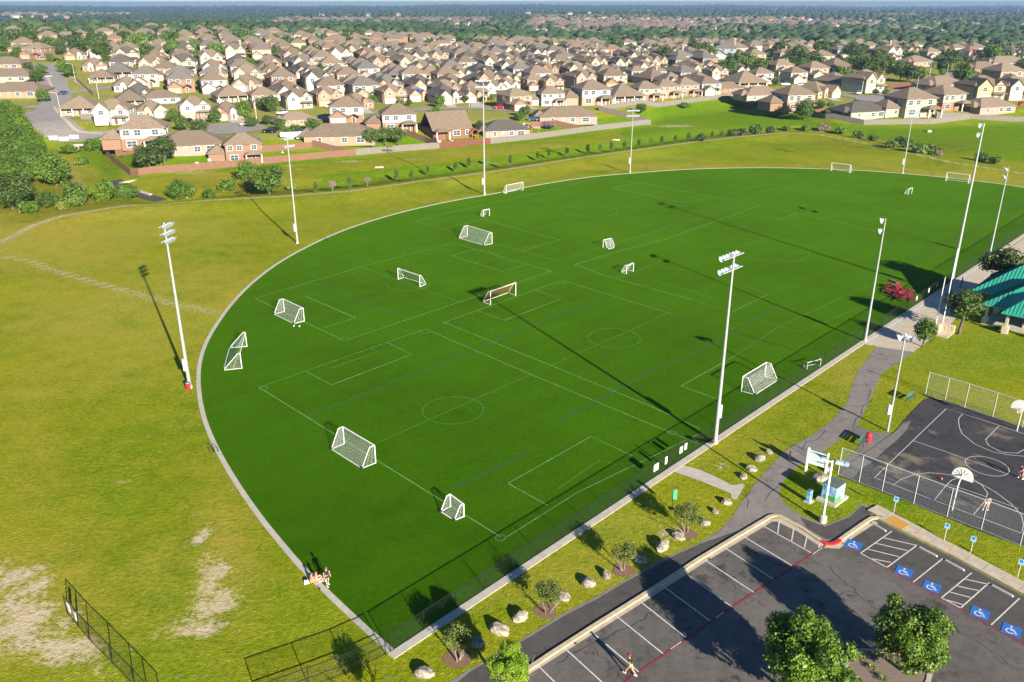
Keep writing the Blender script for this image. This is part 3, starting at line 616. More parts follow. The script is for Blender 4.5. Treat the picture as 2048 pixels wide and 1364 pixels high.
ribbon(mb, g2([(1651, 1091), (1546, 1160), (1421, 1244), (1300, 1329), (1238, 1374)]), .17, .029, 'mark_red'); ribbon(mb, g2([(1684, 1086), (1773, 1136), (1883, 1198), (1982, 1252), (2048, 1289), (2100, 1320)]), .14, .029, 'mark_red')
structure(mb.build('fire_lane_stripe'))
mb = MB()
for (x0, y0), (x1, y1), n in (((1645, 1095.5), (1625, 1109), 5), ((1362, 1284), (1342, 1298), 6), ((1448, 1225), (1432, 1236), 4)):
    for i in range(n):
        t = (i + .5) / n; c = gp(x0 + (x1 - x0) * t, y0 + (y1 - y0) * t); mb.box((c.x, c.y, .036), (.22, .09, .004), math.radians(40), 'mark_white')
structure(mb.build('stripe_lettering'))
# wheelchair symbols: blue square, white figure
def isa(cx, cy, ang):
    c = gp(cx, cy); m = MB(); m.box((0, 0, .036), (1.25, 1.25, .006), 0, 'mark_isa')
    s = .11; W = 'mark_white'
    def st(p, w=.1): ribbon(m, [Vector((a * s, b * s, 0)) for a, b in p], w, .043, W)
    st([(-.6, 2.9), (-.5, 1.2), (-.3, -.1), (2.0, -.3), (3.0, -3.0), (4.0, -2.6)], .11); st([(-.5, 1.2), (1.6, .9)], .09)
    th = [math.radians(a) for a in range(95, 350, 15)]; st([(-.6 + 2.4 * math.cos(a), -1.5 + 2.4 * math.sin(a)) for a in th], .1)
    m.add([(-.07 + .09 * math.cos(a), .43 + .09 * math.sin(a), .043) for a in np.arange(0, 6.2, .52)], [tuple(range(12))], W)
    o = m.build('disabled_bay_symbol'); o.location = (c.x, c.y, 0); o.rotation_euler = (0, 0, ang); structure(o)
for p in ((1707, 1090), (1808, 1144), (1863.6, 1174), (1959.7, 1226.6), (2023, 1261)): isa(*p, math.radians(-38))
# streets of the suburb, draped on the slope
def drape(name, pts, w, mat, off=.10, h=0.0):
    pts = smooth_pts([at(*p) for p in pts], 4); n = len(pts); m = MB(); rows = []
    for i in range(n):
        d = (pts[min(i + 1, n - 1)] - pts[max(i - 1, 0)]); d.z = 0; d.normalize(); nn = Vector((-d.y, d.x, 0)); ww = w if not isinstance(w, (list, tuple)) else w[0] + (w[1] - w[0]) * i / (n - 1)
        row = []
        for k in range(5):
            p = pts[i] + nn * ww * (k / 4 - .5); row.append((p.x, p.y, float(H(p.x, p.y)) + off))
        rows.append(row)
    V_ = [p for r in rows for p in r]; m.add(V_, [(i * 5 + k, (i + 1) * 5 + k, (i + 1) * 5 + k + 1, i * 5 + k + 1)[::-1] for i in range(n - 1) for k in range(4)], mat)
    return structure(m.build(name))
def disc(name, px_, py_, r, mat, off=.12):
    c = at(px_, py_); P = []
    for rr in (0.01, r / 2, r):
        for k in range(20): a = k * math.pi / 10; x, y = c.x + math.cos(a) * rr, c.y + math.sin(a) * rr; P.append((x, y, float(H(x, y)) + off))
    structure(MB().add(P, [(j * 20 + k, j * 20 + (k + 1) % 20, (j + 1) * 20 + (k + 1) % 20, (j + 1) * 20 + k)[::-1] for j in range(2) for k in range(20)], mat).build(name))
drape('street', [(88, 128), (100, 150), (110, 170), (113, 200), (100, 225), (112, 250), (135, 270), (205, 272)], 11, 'street', .14)
drape('street', [(52, 215), (90, 213), (128, 208)], 8, 'street', .18)
drape('street', [(88, 222), (105, 245), (130, 268)], 13, 'street', .16)
drape('street', [(120, 188), (200, 178), (250, 172)], 7, 'street', .12)
drape('street', [(455, 268), (462, 252), (520, 243), (600, 240), (640, 238), (720, 228), (800, 222), (860, 218), (940, 216), (1010, 220), (1060, 222)], 8, 'street', .14)
disc('street', 455, 258, 12, 'street', .18)
drape('street', [(1690, 190), (1740, 196), (1790, 185), (1850, 172), (1875, 158), (1900, 150), (1925, 145)], 9, 'street', .16)
disc('street', 1760, 200, 10, 'street', .2)
drape('street', [(1770, 205), (1830, 198), (1900, 195)], 6, 'street', .18)
drape('pavement', [(108, 214), (125, 235), (148, 258), (170, 266), (205, 268)], 1.3, 'concrete_tan', .22)
drape('pavement', [(115, 135), (135, 150), (150, 158)], 1.3, 'concrete_tan', .22)
drape('pavement', [(150, 163), (165, 172), (178, 184)], 1.3, 'concrete_tan', .22)
drape('pavement', [(95, 155), (105, 175), (120, 192)], 1.2, 'concrete_tan', .22)
drape('pavement', [(1745, 204), (1800, 196), (1850, 182)], 1.0, 'concrete_tan', .26)
for a, b, w_ in [((1070, 220), (1050, 214), 5), ((478, 246), (463, 238), 5), ((400, 250), (395, 236), 4.5), ((735, 228), (722, 218), 5), ((955, 216), (952, 204), 5), ((1980, 212), (1973, 204), 5), ((905, 216), (893, 200), 4), ((1080, 255), (1045, 250), 5), ((1660, 197), (1675, 203), 4)]:
    drape('driveway', [a, b], w_, 'concrete', .2)
drape('creek_crossing', [(228, 362), (246, 372), (262, 382), (290, 393), (322, 402)], 3.6, 'asphalt_new', .14)
# ---------------------------------------------------------------- trees and bushes (shared meshes)
def leaf_mesh(name, seed, n, leaf, rad=(1, 1, 1), clumps=16, zc=0.0, mat='leaf_green', clr=.38, squash=.85, ro=.78):
    r = np.random.RandomState(seed)
    d = r.normal(size=(clumps, 3)); d /= np.linalg.norm(d, axis=1)[:, None]; d[:, 2] = d[:, 2] * squash + .08
    cc = d * (r.uniform(.3, ro, clumps)[:, None]); cr = r.uniform(.7, 1.2, clumps) * clr
    k = r.choice(clumps, n, p=cr ** 2 / np.sum(cr ** 2)); q = r.normal(size=(n, 3)); q /= np.linalg.norm(q, axis=1)[:, None]
    q[:, 2] += .25; rr = cr[k] * r.uniform(.55, 1.08, n) ** .6
    P = cc[k] + q * rr[:, None] + r.normal(size=(n, 3)) * clr * .12; j = r.rand(n) < .13; u = r.normal(size=(n, 3)); u /= np.linalg.norm(u, axis=1)[:, None]; u *= (r.rand(n) ** .4 * .86)[:, None]; P = np.where(j[:, None], u, P) * np.array(rad); P[:, 2] += zc
    nn = q + r.normal(size=(n, 3)) * .55; nn /= np.linalg.norm(nn, axis=1)[:, None]
    a = np.cross(nn, r.normal(size=(n, 3))); a /= np.linalg.norm(a, axis=1)[:, None]; b = np.cross(nn, a)
    s = leaf * r.uniform(.6, 1.3, n)[:, None]
    V_ = np.stack([P - a * s, P - b * s * .6, P + a * s, P + b * s * .6], 1).reshape(-1, 3)
    return npmesh(name, V_, np.arange(4 * n).reshape(n, 4), mat)
def trunk_mesh(name, h, r, seed, mat='bark', limbs=5, reach=.5, stems=1):
    rd = random.Random(seed); m = MB()
    for s_ in range(stems):
        bx, by = (rd.uniform(-.08, .08), rd.uniform(-.08, .08)) if stems > 1 else (0, 0); p = Vector((bx, by, -.05)); rr = r
        for i in range(3):
            q = p + Vector((rd.uniform(-.06, .06) * h + bx * 2, rd.uniform(-.06, .06) * h + by * 2, h / 3)); m.tube(p, q, rr, rr * .8, 7, mat); p = q; rr *= .8
        for i in range(limbs):
            a = rd.uniform(0, 6.28); q = p + Vector((math.cos(a) * reach, math.sin(a) * reach, rd.uniform(.25, .7) * reach * 1.3)); m.tube(p - Vector((0, 0, rd.uniform(0, h * .25))), q, rr * .6, rr * .25, 5, mat)
            for j in range(2):
                b = a + rd.uniform(-1, 1); m.tube(q, q + Vector((math.cos(b) * reach * .5, math.sin(b) * reach * .5, reach * rd.uniform(.1, .5))), rr * .25, rr * .08, 4, mat)
    return m.mesh(name)
TREES = {}
def tree_kind(key, crowns, trunks): TREES[key] = (crowns, trunks)
tree_kind('parking', [leaf_mesh('crown', 11 + i, 34000, .036, (1, 1, .9), (46, 50, 46)[i], 0, 'leaf_parking', .235, 1.0, (.93, .92, .9)[i]) for i in range(3)], [trunk_mesh('trunk', .62, .045, 3 + i, 'bark_pale', 9, .26) for i in range(2)])
tree_kind('oak', [leaf_mesh('crown', 31 + i, 2600, .075, (1, 1, .74), 24, 0, 'leaf_oak', .34) for i in range(3)], [trunk_mesh('trunk', .7, .055, 8 + i, 'bark', 5, .26) for i in range(2)])
tree_kind('green', [leaf_mesh('crown', 51 + i, 2600, .075, (.95, .95, .95), 24, 0, 'leaf_green', .33) for i in range(3)], [trunk_mesh('trunk', .7, .05, 18 + i, 'bark', 4, .22) for i in range(2)])
tree_kind('myrtle', [leaf_mesh('crown', 71 + i, 2300, .06, (1, 1, .8), 24, 0, 'leaf_myrtle', .3) for i in range(2)], [trunk_mesh('trunk', .7, .024, 28 + i, 'bark_pale', 4, .25, 4) for i in range(2)])
tree_kind('pine', [leaf_mesh('crown', 91 + i, 900, .1, (.62, .62, 1.1), 14, 0, 'leaf_oak', .4) for i in range(2)], [trunk_mesh('trunk', .5, .05, 38, 'bark', 3, .12)])
tree_kind('bush', [leaf_mesh('crown', 101 + i, 700, .12, (1, 1, .62), 12, .42, 'leaf_green', .42) for i in range(3)], [])
tree_kind('wood', [leaf_mesh('crown', 121 + i, 4200, .062, (1, 1, .82), 30, 0, 'leaf_wood', .32) for i in range(3)], [trunk_mesh('trunk', .6, .05, 48, 'bark', 4, .22)])
_tc = [0]
def tree(kind, base, R, Hc, label, group=None, name='tree', mat=None, cat='tree', sq=1.0):
    """R crown radius, Hc height of the crown's centre over the base"""
    cr, tr = TREES[kind]; i = _tc[0]; _tc[0] += 1
    if not tr:
        o = link(name, cr[i % len(cr)]); o.location = base; o.scale = (R, R, R * sq); o.rotation_euler = (0, 0, i * 1.7)
        if mat: remat(o, {o.material_slots[0].material.name: mat})
        return tag(o, label, cat, group)
    t = thing(name, label, cat, base, i * 1.7, group)
    c = link('crown', cr[i % len(cr)], t, (0, 0, Hc)); c.scale = (R, R, R * sq)
    if mat: c.material_slots[0].link = 'OBJECT'; c.material_slots[0].material = M[mat]
    k = link('trunk', tr[i % len(tr)], t, (0, 0, 0)); k.scale = (Hc / .75, Hc / .75, Hc / .75) if kind != 'myrtle' else (Hc, Hc, Hc)
    return t

# ---------------------------------------------------------------- goals
def net_grid(m, A, B, C, D, step, w, sag=0.0):
    """strips across the quad A-B-C-D, both ways"""
    A, B, C, D = map(Vector, (A, B, C, D)); nn = (B - A).cross(D - A)
    if nn.length < 1e-4: nn = (C - A).cross(D - B)
    nn.normalize()
    def strip(p, q):
        d = (q - p)
        if d.length < .05: return
        d.normalize(); s_ = nn.cross(d) * w / 2; m.add([p - s_, p + s_, q + s_, q - s_], [(0, 1, 2, 3)])
    n1 = max(2, int((B - A).length / step)); n2 = max(2, int((D - A).length / step))
    for i in range(n1 + 1): t = i / n1; strip(A.lerp(B, t), D.lerp(C, t))
    for i in range(n2 + 1): t = i / n2; strip(A.lerp(D, t), B.lerp(C, t))
def goal(label, fa, fb, bb, ba, h, shelf=.35, net='net_white', r=.05, step=.13, frame='white_paint', shelf2=None):
    """fa, fb: feet of the two front posts; ba, bb: rear feet (pixels)"""
    FA, FB, BB, BA = gp(*fa), gp(*fb), gp(*bb), gp(*ba); c = (FA + FB + BB + BA) / 4; c.z = .012
    FA, FB, BB, BA = [p - c for p in (FA, FB, BB, BA)]
    t = thing('soccer_goal', label, 'goal', c, group='soccer goals on the turf'); step = .07 if net == 'net_orange' else step
    up = Vector((0, 0, h)); z = Vector((0, 0, r))
    for p in (FA, FB): MB().tube(p, p + up, r, None, 8).build('post', frame, t)
    MB().tube(FA + up, FB + up, r, None, 8).build('crossbar', frame, t)
    TA = FA + up + (BA - FA) * shelf; TB = FB + up + (BB - FB) * shelf; m = MB()
    for f, tt, b_ in ((FA, TA, BA), (FB, TB, BB)): m.tube(f + up, tt, r * .7, None, 6); m.tube(tt, b_ + z, r * .7, None, 6); m.tube(f + z, b_ + z, r * .7, None, 6)
    m.tube(BA + z, BB + z, r * .7, None, 6); m.build('rear_frame', frame, t)
    n = MB(); net_grid(n, FA + up, FB + up, TB, TA, step, .011); net_grid(n, TA, TB, BB + z, BA + z, step, .011)
    net_grid(n, FA + up, FA + z, BA + z, TA, step * 1.3, .012); net_grid(n, FB + up, FB + z, BB + z, TB, step * 1.3, .012)
    n.build('net', net, t)
    for p in (BA, BB): MB().lathe([(0, 0), (.13, 0), (.13, .22), (0, .22)], (p.x, p.y, 0), 10).build('wheel', 'rubber', t)
    return t
goal('large white goal on the near goal line with a baggy white net', (688.7, 888), (751.5, 926.5), (723.8, 937.6), (662.8, 899), 2.05)
goal('small white goal on the goal line below the large one, nearest to the corner', (901, 1013.4), (927.8, 1033.7), (908.6, 1041.8), (881.6, 1024.4), 1.35, r=.06)
goal('white goal on the left with two balls lying behind its net', (569, 623.5), (608.8, 642.7), (587.7, 648), (548, 628.8), 2.05)
goal('white goal seen end on beside the curved edging, leftmost of all goals', (494, 693.5), (484, 737), (447, 741), (459, 696), 2.1, shelf=.12)
goal('full size white goal in the upper left of the turf below a tiny goal', (935, 472.4), (984.3, 487.8), (967.8, 491), (917.6, 476.8), 2.2)
goal('white goal standing in a centre circle and open towards the lower left', (796.5, 559), (840, 574), (853, 569), (808.5, 555.5), 1.95, .2)
goal('goal with an orange brown net, in the shadow of a floodlight array', (981, 610), (1031.5, 592), (1017, 585.6), (965.6, 604), 2.2, .2, 'net_orange')
goal('tiny white goal near the far left of the turf under the tallest floodlight', (967, 434), (979, 431.7), (972, 428.5), (960, 431.7), 1.5, .3)
goal('small white goal turned away, upper one of the two on midfield', (1206, 495.5), (1221, 492), (1229.5, 495.5), (1215, 498.8), 1.5, .3)
goal('small white goal at the midfield line, lower one of the two', (1253, 548), (1266.4, 543), (1254.8, 540), (1241.6, 545), 1.5, .3)
goal('white goal against the far left edging beside the tallest floodlight', (1012.5, 388), (1046, 381), (1038, 379.5), (1005.5, 386.5), 2.1, .15)
goal('white goal at the top edge of the turf, left of a floodlight pole', (1661.6, 341.5), (1699, 346), (1704, 344), (1666, 339.5), 2.2, .1)
goal('white goal at the top right edge behind the tall right pole', (1891, 361.6), (1936, 367), (1941, 364.8), (1896, 359.6), 2.2, .1)
goal('tiny white goal alone in the far right part of the turf', (1816, 390), (1823, 388), (1815, 386), (1808, 387.8), 1.5, .3)
goal('large white goal close to the black fence, its net towards the path', (1482.6, 782.8), (1529.4, 753.5), (1555, 761), (1510, 790), 1.95, .35)
goal('low folded goal with a dark net lying against the black fence', (1614, 738.6), (1640.4, 732), (1632, 728), (1605, 734), .95, .5, 'chain_black', r=.035)
for i, (x, y) in enumerate(((588, 653), (599, 654))):
    o = MB().lathe([(0, 0), (.07, .02), (.11, .11), (.07, .2), (0, .22)], (0, 0, .012), 12).build('ball', 'white_paint', smooth=True); o.location = gp(x, y)
    tag(o, ('white ball behind the left goal, the one nearer to the net corner', 'white ball behind the left goal, the smaller one to the right')[i], 'ball', 'balls by the left goal')

# ---------------------------------------------------------------- floodlights
def lum(m, p, d, s=.3, mat='lamp_white'):
    """bell-shaped lamp at p shining along d"""
    d = Vector(d).normalized(); a = d.orthogonal().normalized(); b = d.cross(a); prof = [(0, -.35), (.12, -.34), (.16, -.1), (.5, .12), (.56, .2), (.5, .2)]
    n = 10; P = []
    for i in range(n):
        t = 2 * math.pi * i / n
        for r_, z_ in prof: P.append(Vector(p) + d * z_ * s * 1.6 + (a * math.cos(t) + b * math.sin(t)) * r_ * s * 1.3)
    k = len(prof); m.add(P, [(i * k + j, ((i + 1) % n) * k + j, ((i + 1) % n) * k + j + 1, i * k + j + 1) for i in range(n) for j in range(k - 1)], mat)
    m.add([Vector(p) + d * .18 * s * 1.6 + (a * math.cos(2 * math.pi * i / n) + b * math.sin(2 * math.pi * i / n)) * .5 * s * 1.3 for i in range(n)], [tuple(range(n))], 'lamp_glass')
def floodlight(label, base, top, face, rows, per, wid, r0=.24, boxh=3.2, rs=1.35):
    """face: heading in degrees the lamps look to"""
    B = gp(*base); h = hgt(B, top); t = thing('floodlight', label, 'floodlight', B, group='floodlights round the turf')
    MB().lathe([(0, -.1), (r0 * 1.5, -.1), (r0 * 1.5, .35), (0, .35)], n=14, mat='concrete').build('foundation', None, t)
    MB().tube((0, 0, .2), (0, 0, h), r0, r0 * .42, 12).build('pole', 'steel', t, smooth=False)
    f = math.radians(face); d = Vector((math.cos(f), math.sin(f), 0)); s_ = Vector((-d.y, d.x, 0))
    if boxh:
        o = MB().box((0, 0, 0), (.32, .3, 1.5)).build('control_box', 'lamp_white', t); o.location = -s_ * (r0 + .17) + Vector((0, 0, boxh)); o.rotation_euler = (0, 0, f)
    for k in range(rows):
        z = h - .3 - k * rs; c = Vector((0, 0, z)); m = MB().tube(c - s_ * wid / 2, c + s_ * wid / 2, .07, None, 6)
        a = m.build('crossarm', 'steel', t)
        for i in range(per):
            p = c + s_ * wid * ((i + .5) / per - .5) + d * .42; l_ = MB(); l_.tube(c + s_ * wid * ((i + .5) / per - .5), p, .035, None, 4, 'steel'); lum(l_, p, d * 1 + Vector((0, 0, -.62)), .42)
            l_.build('lamp', None, t)
    return t
floodlight('floodlight on the left bank with a red bin at its foot', (380, 776), 445, -8, 3, 4, 2.2, .21, rs=.85)
floodlight('nearest floodlight, at the black fence beside the concrete walk', (1430, 886), 507, 136, 2, 6, 3.6, .21, 3.6)
floodlight('second floodlight on the left bank, behind the curved edging', (595, 487), 273, -35, 2, 4, 2.4, .18)
floodlight('tallest floodlight of the far side, its foot beside a goal', (969, 389), 158, -80, 2, 6, 3.8, .22)
floodlight('short floodlight on the far bank behind the top left corner of the turf', (1260, 345), 218, -88, 2, 6, 3.4, .16)
floodlight('floodlight at the top edge of the turf between two goals', (1805, 347), 221, -100, 2, 6, 3.4, .16)
floodlight('floodlight at the black fence where the plaza begins', (1730, 682), 437, 158, 2, 3, 1.7, .17, 3.2)
floodlight('tallest floodlight on the right, rising behind the flagpoles', (1898, 590), 247, 150, 2, 4, 3.0, .24, 3.9)
floodlight('farthest floodlight along the black fence on the right', (1978, 515), 335, 165, 2, 3, 1.8, .16, 3.2)
# bin at the first pole
B = gp(377, 779); t = thing('trash_bin', 'red bin at the foot of the left floodlight', 'trash bin', B)
MB().lathe([(0, 0), (.27, 0), (.3, .85), (.3, .88)], n=14, mat='red_plastic').build('barrel', None, t); MB().lathe([(.3, .88), (.27, .98), (0, 1.02)], n=14, mat='car_grey').build('lid', None, t)
B = gp(1736, 884); t = thing('trash_bin', 'red domed bin beside the green bench at the court', 'trash bin', B)
MB().lathe([(0, 0), (.27, 0), (.3, .8), (.3, .85)], n=14, mat='red_plastic').build('barrel', None, t); MB().lathe([(.32, .85), (.28, 1.0), (.15, 1.1), (0, 1.12)], n=14, mat='red_plastic').build('lid', None, t)
# park lamp with two heads and the white lamp on a concrete foot
B = gp(1775, 862); h = hgt(B, 672); t = thing('park_light', 'slim lamp post with a white double head at the corner of the court', 'lamp post', B)
MB().tube((0, 0, 0), (0, 0, h), .13, .07, 10).build('pole', 'steel', t); o = MB().box((0, 0, 0), (.3, .28, 1.1)).build('control_box', 'lamp_white', t); o.location = (-.26, 0, 2.6)
MB().tube((-.5, .2, h - .3), (.7, -.1, h - .3), .05, None, 6).build('crossarm', 'steel', t)
for p, d in (((-.4, .2, h - .2), (-1, .5, -.8)), ((.15, .1, h - .05), (.5, -.2, -.8)), ((.65, -.1, h - .2), (1, -.5, -.8))):
    l_ = MB(); lum(l_, p, d, .55); l_.build('lamp', None, t)
B = gp(1645, 1044); h = hgt(B, 921); t = thing('lamp_post', 'white lamp post on a round concrete foot behind the parking lot', 'lamp post', B)
MB().lathe([(0, 0), (.33, 0), (.33, .62), (.24, .7), (0, .7)], n=16, mat='concrete').build('foot', None, t); MB().box((0, 0, 0), (.14, .14, h - .7)).build('pole', 'white_paint', t).location = (0, 0, .7 + (h - .7) / 2)
for s_, a in ((1, -25), (-1, -25), (1.9, -25)):
    o = MB().box((0, 0, 0), (.75 if s_ != 1.9 else .35, .42, .26), 0, 'lamp_white' if s_ != 1.9 else 'sign_ada', .8).build('lamp_head' if s_ != 1.9 else 'sensor', None, t); d = Vector((math.cos(math.radians(a)), math.sin(math.radians(a)), 0)); o.location = d * s_ * .62 + Vector((0, 0, h - .05)); o.rotation_euler = (0, 0, math.radians(a))
MB().box((0, 0, 0), (1.3, .06, .06)).build('bracket', 'white_paint', t).location = (0, 0, h - .1)
# flagpoles on a stone plinth
for i, (b, top) in enumerate((((1872, 647), 557), ((1885.5, 645), 500))):
    B = gp(*b); h = hgt(B, top); t = thing('flagpole', ('shorter bare flagpole with a golden ball on the stone plinth', 'taller bare flagpole on the stone plinth')[i], 'flagpole', B)
    MB().tube((0, 0, 0), (0, 0, h), .075, .05, 8).build('pole', 'white_paint', t); MB().lathe([(0, 0), (.1, .06), (.12, .12), (.08, .2), (0, .22)], (0, 0, h), 10, 'yellow_paint').build('finial', None, t)
pl = thing('stone_plinth', 'tan limestone plinth under the flagpoles on a concrete pad', 'plinth', gp(1884, 668), math.radians(46))
MB().box((0, 0, .06), (2.6, 2.2, .12)).build('pad', 'concrete_tan', pl); rd = random.Random(3)
for r_ in range(4):
    for c_ in range(5):
        MB().box((-.88 + c_ * .44 + (r_ % 2) * .1, .55 + rd.uniform(-.02, .02), .27 + r_ * .29), (.41, .36, .26)).build('stone_block', 'stone_block', pl)
        if c_ < 4: MB().box((.95 + rd.uniform(-.02, .02), .22 - c_ * .42, .27 + r_ * .29), (.36, .38, .26)).build('stone_block', 'stone_block', pl)

# ---------------------------------------------------------------- chain link fences
def chainlink(name, label, cat, pts, h, sp, matp, matn, step=.09, wire=.006, rail=.03, midrail=False, group=None, r=.035):
    pts = [Vector((p.x, p.y, 0)) for p in pts]; t = thing(name, label, cat, pts[0], 0, group); o0 = pts[0]; P = [p - o0 for p in pts]
    pm = MB().tube((0, 0, 0), (0, 0, h), r, None, 6).lathe([(r, 0), (r * 1.3, .02), (0, .06)], (0, 0, h), 6).mesh('post', [matp]); net = MB(); rl = MB()
    k = 0
    for a, b in zip(P[:-1], P[1:]):
        L = (b - a).length; n = max(1, round(L / sp)); d = (b - a).normalized()
        for i in range(n + (1 if b is P[-1] else 0)):
            if k < 290: link('post', pm, t, a + d * L * i / n)
            k += 1
        rl.tube(a + Vector((0, 0, h)), b + Vector((0, 0, h)), rail, None, 5); rl.tube(a + Vector((0, 0, .06)), b + Vector((0, 0, .06)), rail * .4, None, 4)
        if midrail: rl.tube(a + Vector((0, 0, h * .5)), b + Vector((0, 0, h * .5)), rail, None, 5)
        nn = Vector((-d.y, d.x, 0)); nc = int(L / step)
        for i in range(-int(h / step), nc):
            for s_ in (1, -1):
                x0, x1 = (i * step, i * step + h); z0, z1 = (0, h) if s_ > 0 else (h, 0)
                if x0 < 0: z0 = z0 + (z1 - z0) * (-x0 / h); x0 = 0
                if x1 > L: z1 = z0 + (z1 - z0) * ((L - x0) / max(1e-3, x1 - x0)); x1 = L
                if x1 - x0 < .05: continue
                p, q = a + d * x0 + Vector((0, 0, z0)), a + d * x1 + Vector((0, 0, z1)); e = (q - p).normalized().cross(nn) * wire / 2
                net.add([p - e, p + e, q + e, q - e], [(0, 1, 2, 3)])
    rl.build('rail', matp, t); net.build('wire_mesh', matn, t)
    return t
gate_a = gp(1336, 938) ; gate_b = gp(1352, 927)
ft = lambda px_, py_: fl[0] + fdir * (gp(px_, py_) - fl[0]).dot(fdir)
F0 = fl[0] - fdir * .1
chainlink('chain_link_fence', 'long black chain link fence along the straight side of the turf, corner to gate', 'fence', [F0, ft(1336, 938)], 1.75, 3.05, 'black_metal', 'chain_black')
far_fence_pts = [ft(1354, 926), ft(1730, 681), ft(1890, 575), ft(2048, 467), ft(2048, 467) + fdir * 40]
chainlink('chain_link_fence', 'long black chain link fence from the gate past the pavilion', 'fence', far_fence_pts, 1.75, 3.05, 'black_metal', 'chain_black')
chainlink('chain_link_fence', 'black chain link fence with a middle rail leaving the bottom corner of the turf', 'fence', [F0 + Vector((-.3, -.25, 0)), gp(701, 1345), gp(619, 1376), gp(520, 1412)], 1.75, 3.0, 'black_metal', 'chain_black', midrail=True)
fb = chainlink('chain_link_fence', 'black chain link fence with two white notices across the bottom left corner', 'fence', [gp(135, 1228), gp(179, 1280), gp(225, 1327), gp(270, 1374), gp(330, 1440)], 1.7, 2.6, 'black_metal', 'chain_black', step=.08)
g = thing('fence_gate', 'narrow black gate in the long fence at the head of the concrete walk', 'gate', ft(1336, 938)); ga, gb = Vector((0, 0, 0)), ft(1354, 926) - ft(1336, 938)
for p in (ga, gb): MB().tube(p, p + Vector((0, 0, 2.2)), .05, None, 8).build('gate_post', 'black_metal', g)
m = MB(); i_ = gb.normalized() * .08
for z in (.12, 1.0, 1.75): m.tube(ga + i_ + Vector((0, 0, z)), gb - i_ + Vector((0, 0, z)), .025, None, 5)
m.tube(ga + i_ + Vector((0, 0, .12)), ga + i_ + Vector((0, 0, 1.75)), .025, None, 5); m.build('gate_frame', 'black_metal', g)
m = MB(); net_grid(m, ga + i_ + Vector((0, 0, .12)), gb - i_ + Vector((0, 0, .12)), gb - i_ + Vector((0, 0, 1.75)), ga + i_ + Vector((0, 0, 1.75)), .14, .014); m.build('wire_mesh', 'chain_black', g)
fang = math.atan2(fdir.y, fdir.x)
def poster(label, px_, py_, w_, h_, z, mat, back=.05, ang=fang, base=None):
    b = base or ft(px_, py_); n = Vector((math.sin(ang), -math.cos(ang), 0)); t = thing('notice', label, 'sign', b + n * back + Vector((0, 0, z)), ang, 'notices hung on the black fences')
    MB().box((0, 0, 0), (w_, .02, h_)).build('board', 'white_paint', t); MB().box((0, -.014, .02), (w_ * .82, .008, h_ * .8)).build('print', mat, t); m = MB()
    for k in range(4): m.box((-w_ * .05 * (k % 2), -.0215, h_ * (.24 - .15 * k)), (w_ * (.6 - .1 * (k % 3)), .004, h_ * .035))
    m.build('lettering', 'sign_navy' if mat != 'poster_cream' else 'mulch', t); return t
poster('cream notice with an orange patch on the black fence left of the gate', 1311, 955, .78, .75, 1.15, 'poster_cream')
poster('narrow white notice on the black fence just left of the gate', 1331, 942, .36, .8, 1.2, 'white_paint')
poster('larger white notice on the black fence just right of the gate', 1360, 922, .52, .72, 1.3, 'white_paint')
poster('narrower white notice on the black fence, second right of the gate', 1369, 916, .42, .72, 1.35, 'white_paint')
for i, p in enumerate(((1835, 612), (1860, 596), (1876, 585))): poster('%s small white notice from the left on the black fence by the flagpoles' % ORD[i], *p, .45, .7, 1.2, 'white_paint')
ang2 = math.atan2((gp(179, 1280) - gp(135, 1228)).y, (gp(179, 1280) - gp(135, 1228)).x)
poster('white notice at the free end of the bottom left fence, upper one', 0, 0, .55, .75, 1.15, 'white_paint', ang=ang2, base=gp(135, 1228).lerp(gp(179, 1280), .22))
poster('white notice on the bottom left fence, lower one', 0, 0, .32, .7, 1.05, 'white_paint', ang=ang2, base=gp(135, 1228).lerp(gp(179, 1280), .52))
chainlink('court_fence', 'grey chain link fence on the near side of the basketball court', 'fence', [gp(*p) for p in ((1676, 949.6), (1718, 965), (1764, 982.6), (1827, 1007.7), (1893.6, 1034), (1962, 1060), (2040, 1091), (2110, 1119))], 3.0, 9, 'galvanized', 'galvanized', step=.08, wire=.0032, rail=.035)
chainlink('court_fence', 'grey chain link fence on the far side of the basketball court', 'fence', [gp(*p) for p in ((1850.5, 791), (1889.6, 803), (1929, 815.5), (1985, 834), (2044, 855), (2110, 878))], 3.0, 9, 'galvanized', 'galvanized', step=.08, wire=.0032, rail=.035)

# ---------------------------------------------------------------- boulders
def rock_mesh(seed):
    rd = np.random.RandomState(seed); import bmesh
    bm = bmesh.new(); bmesh.ops.create_icosphere(bm, subdivisions=3, radius=1)
    A = rd.normal(size=(9, 3)); A /= np.linalg.norm(A, axis=1)[:, None]; D_ = rd.uniform(.62, .9, 9)
    W = rd.normal(size=(5, 3)) * 2.2; ph = rd.uniform(0, 6, 5)
    for v in bm.verts:
        p = np.array(v.co); k = 1.0
        for a, dd in zip(A, D_):
            s_ = p @ a
            if s_ > dd: k = min(k, dd / s_)
        p = p * k * (1 + .035 * sum(math.sin(p @ w_ * 2.5 + f) for w_, f in zip(W, ph))); v.co = p * np.array([1, .8, .75]) + np.array([0, 0, .26])
    me = bpy.data.meshes.new('boulder'); bm.to_mesh(me); bm.free(); me.materials.append(M['rock']); return me
RM = [rock_mesh(i) for i in range(5)]
rk = [((850, 1349), .85), ((955, 1288), .7), ((1000, 1262), .88), ((1041, 1237), .78), ((1128, 1196), .62), ((1178, 1169), .68), ((1213, 1152), .62), ((1280, 1122), .62), ((1325, 1096), .85), ((1357, 1075), .72), ((1411, 1047), .6), ((1430, 1024), .5), ((1453, 1006), .58),
      ((1487, 955), .6), ((1503, 940), .62), ((1520, 919), .72), ((1537, 905), .58)]
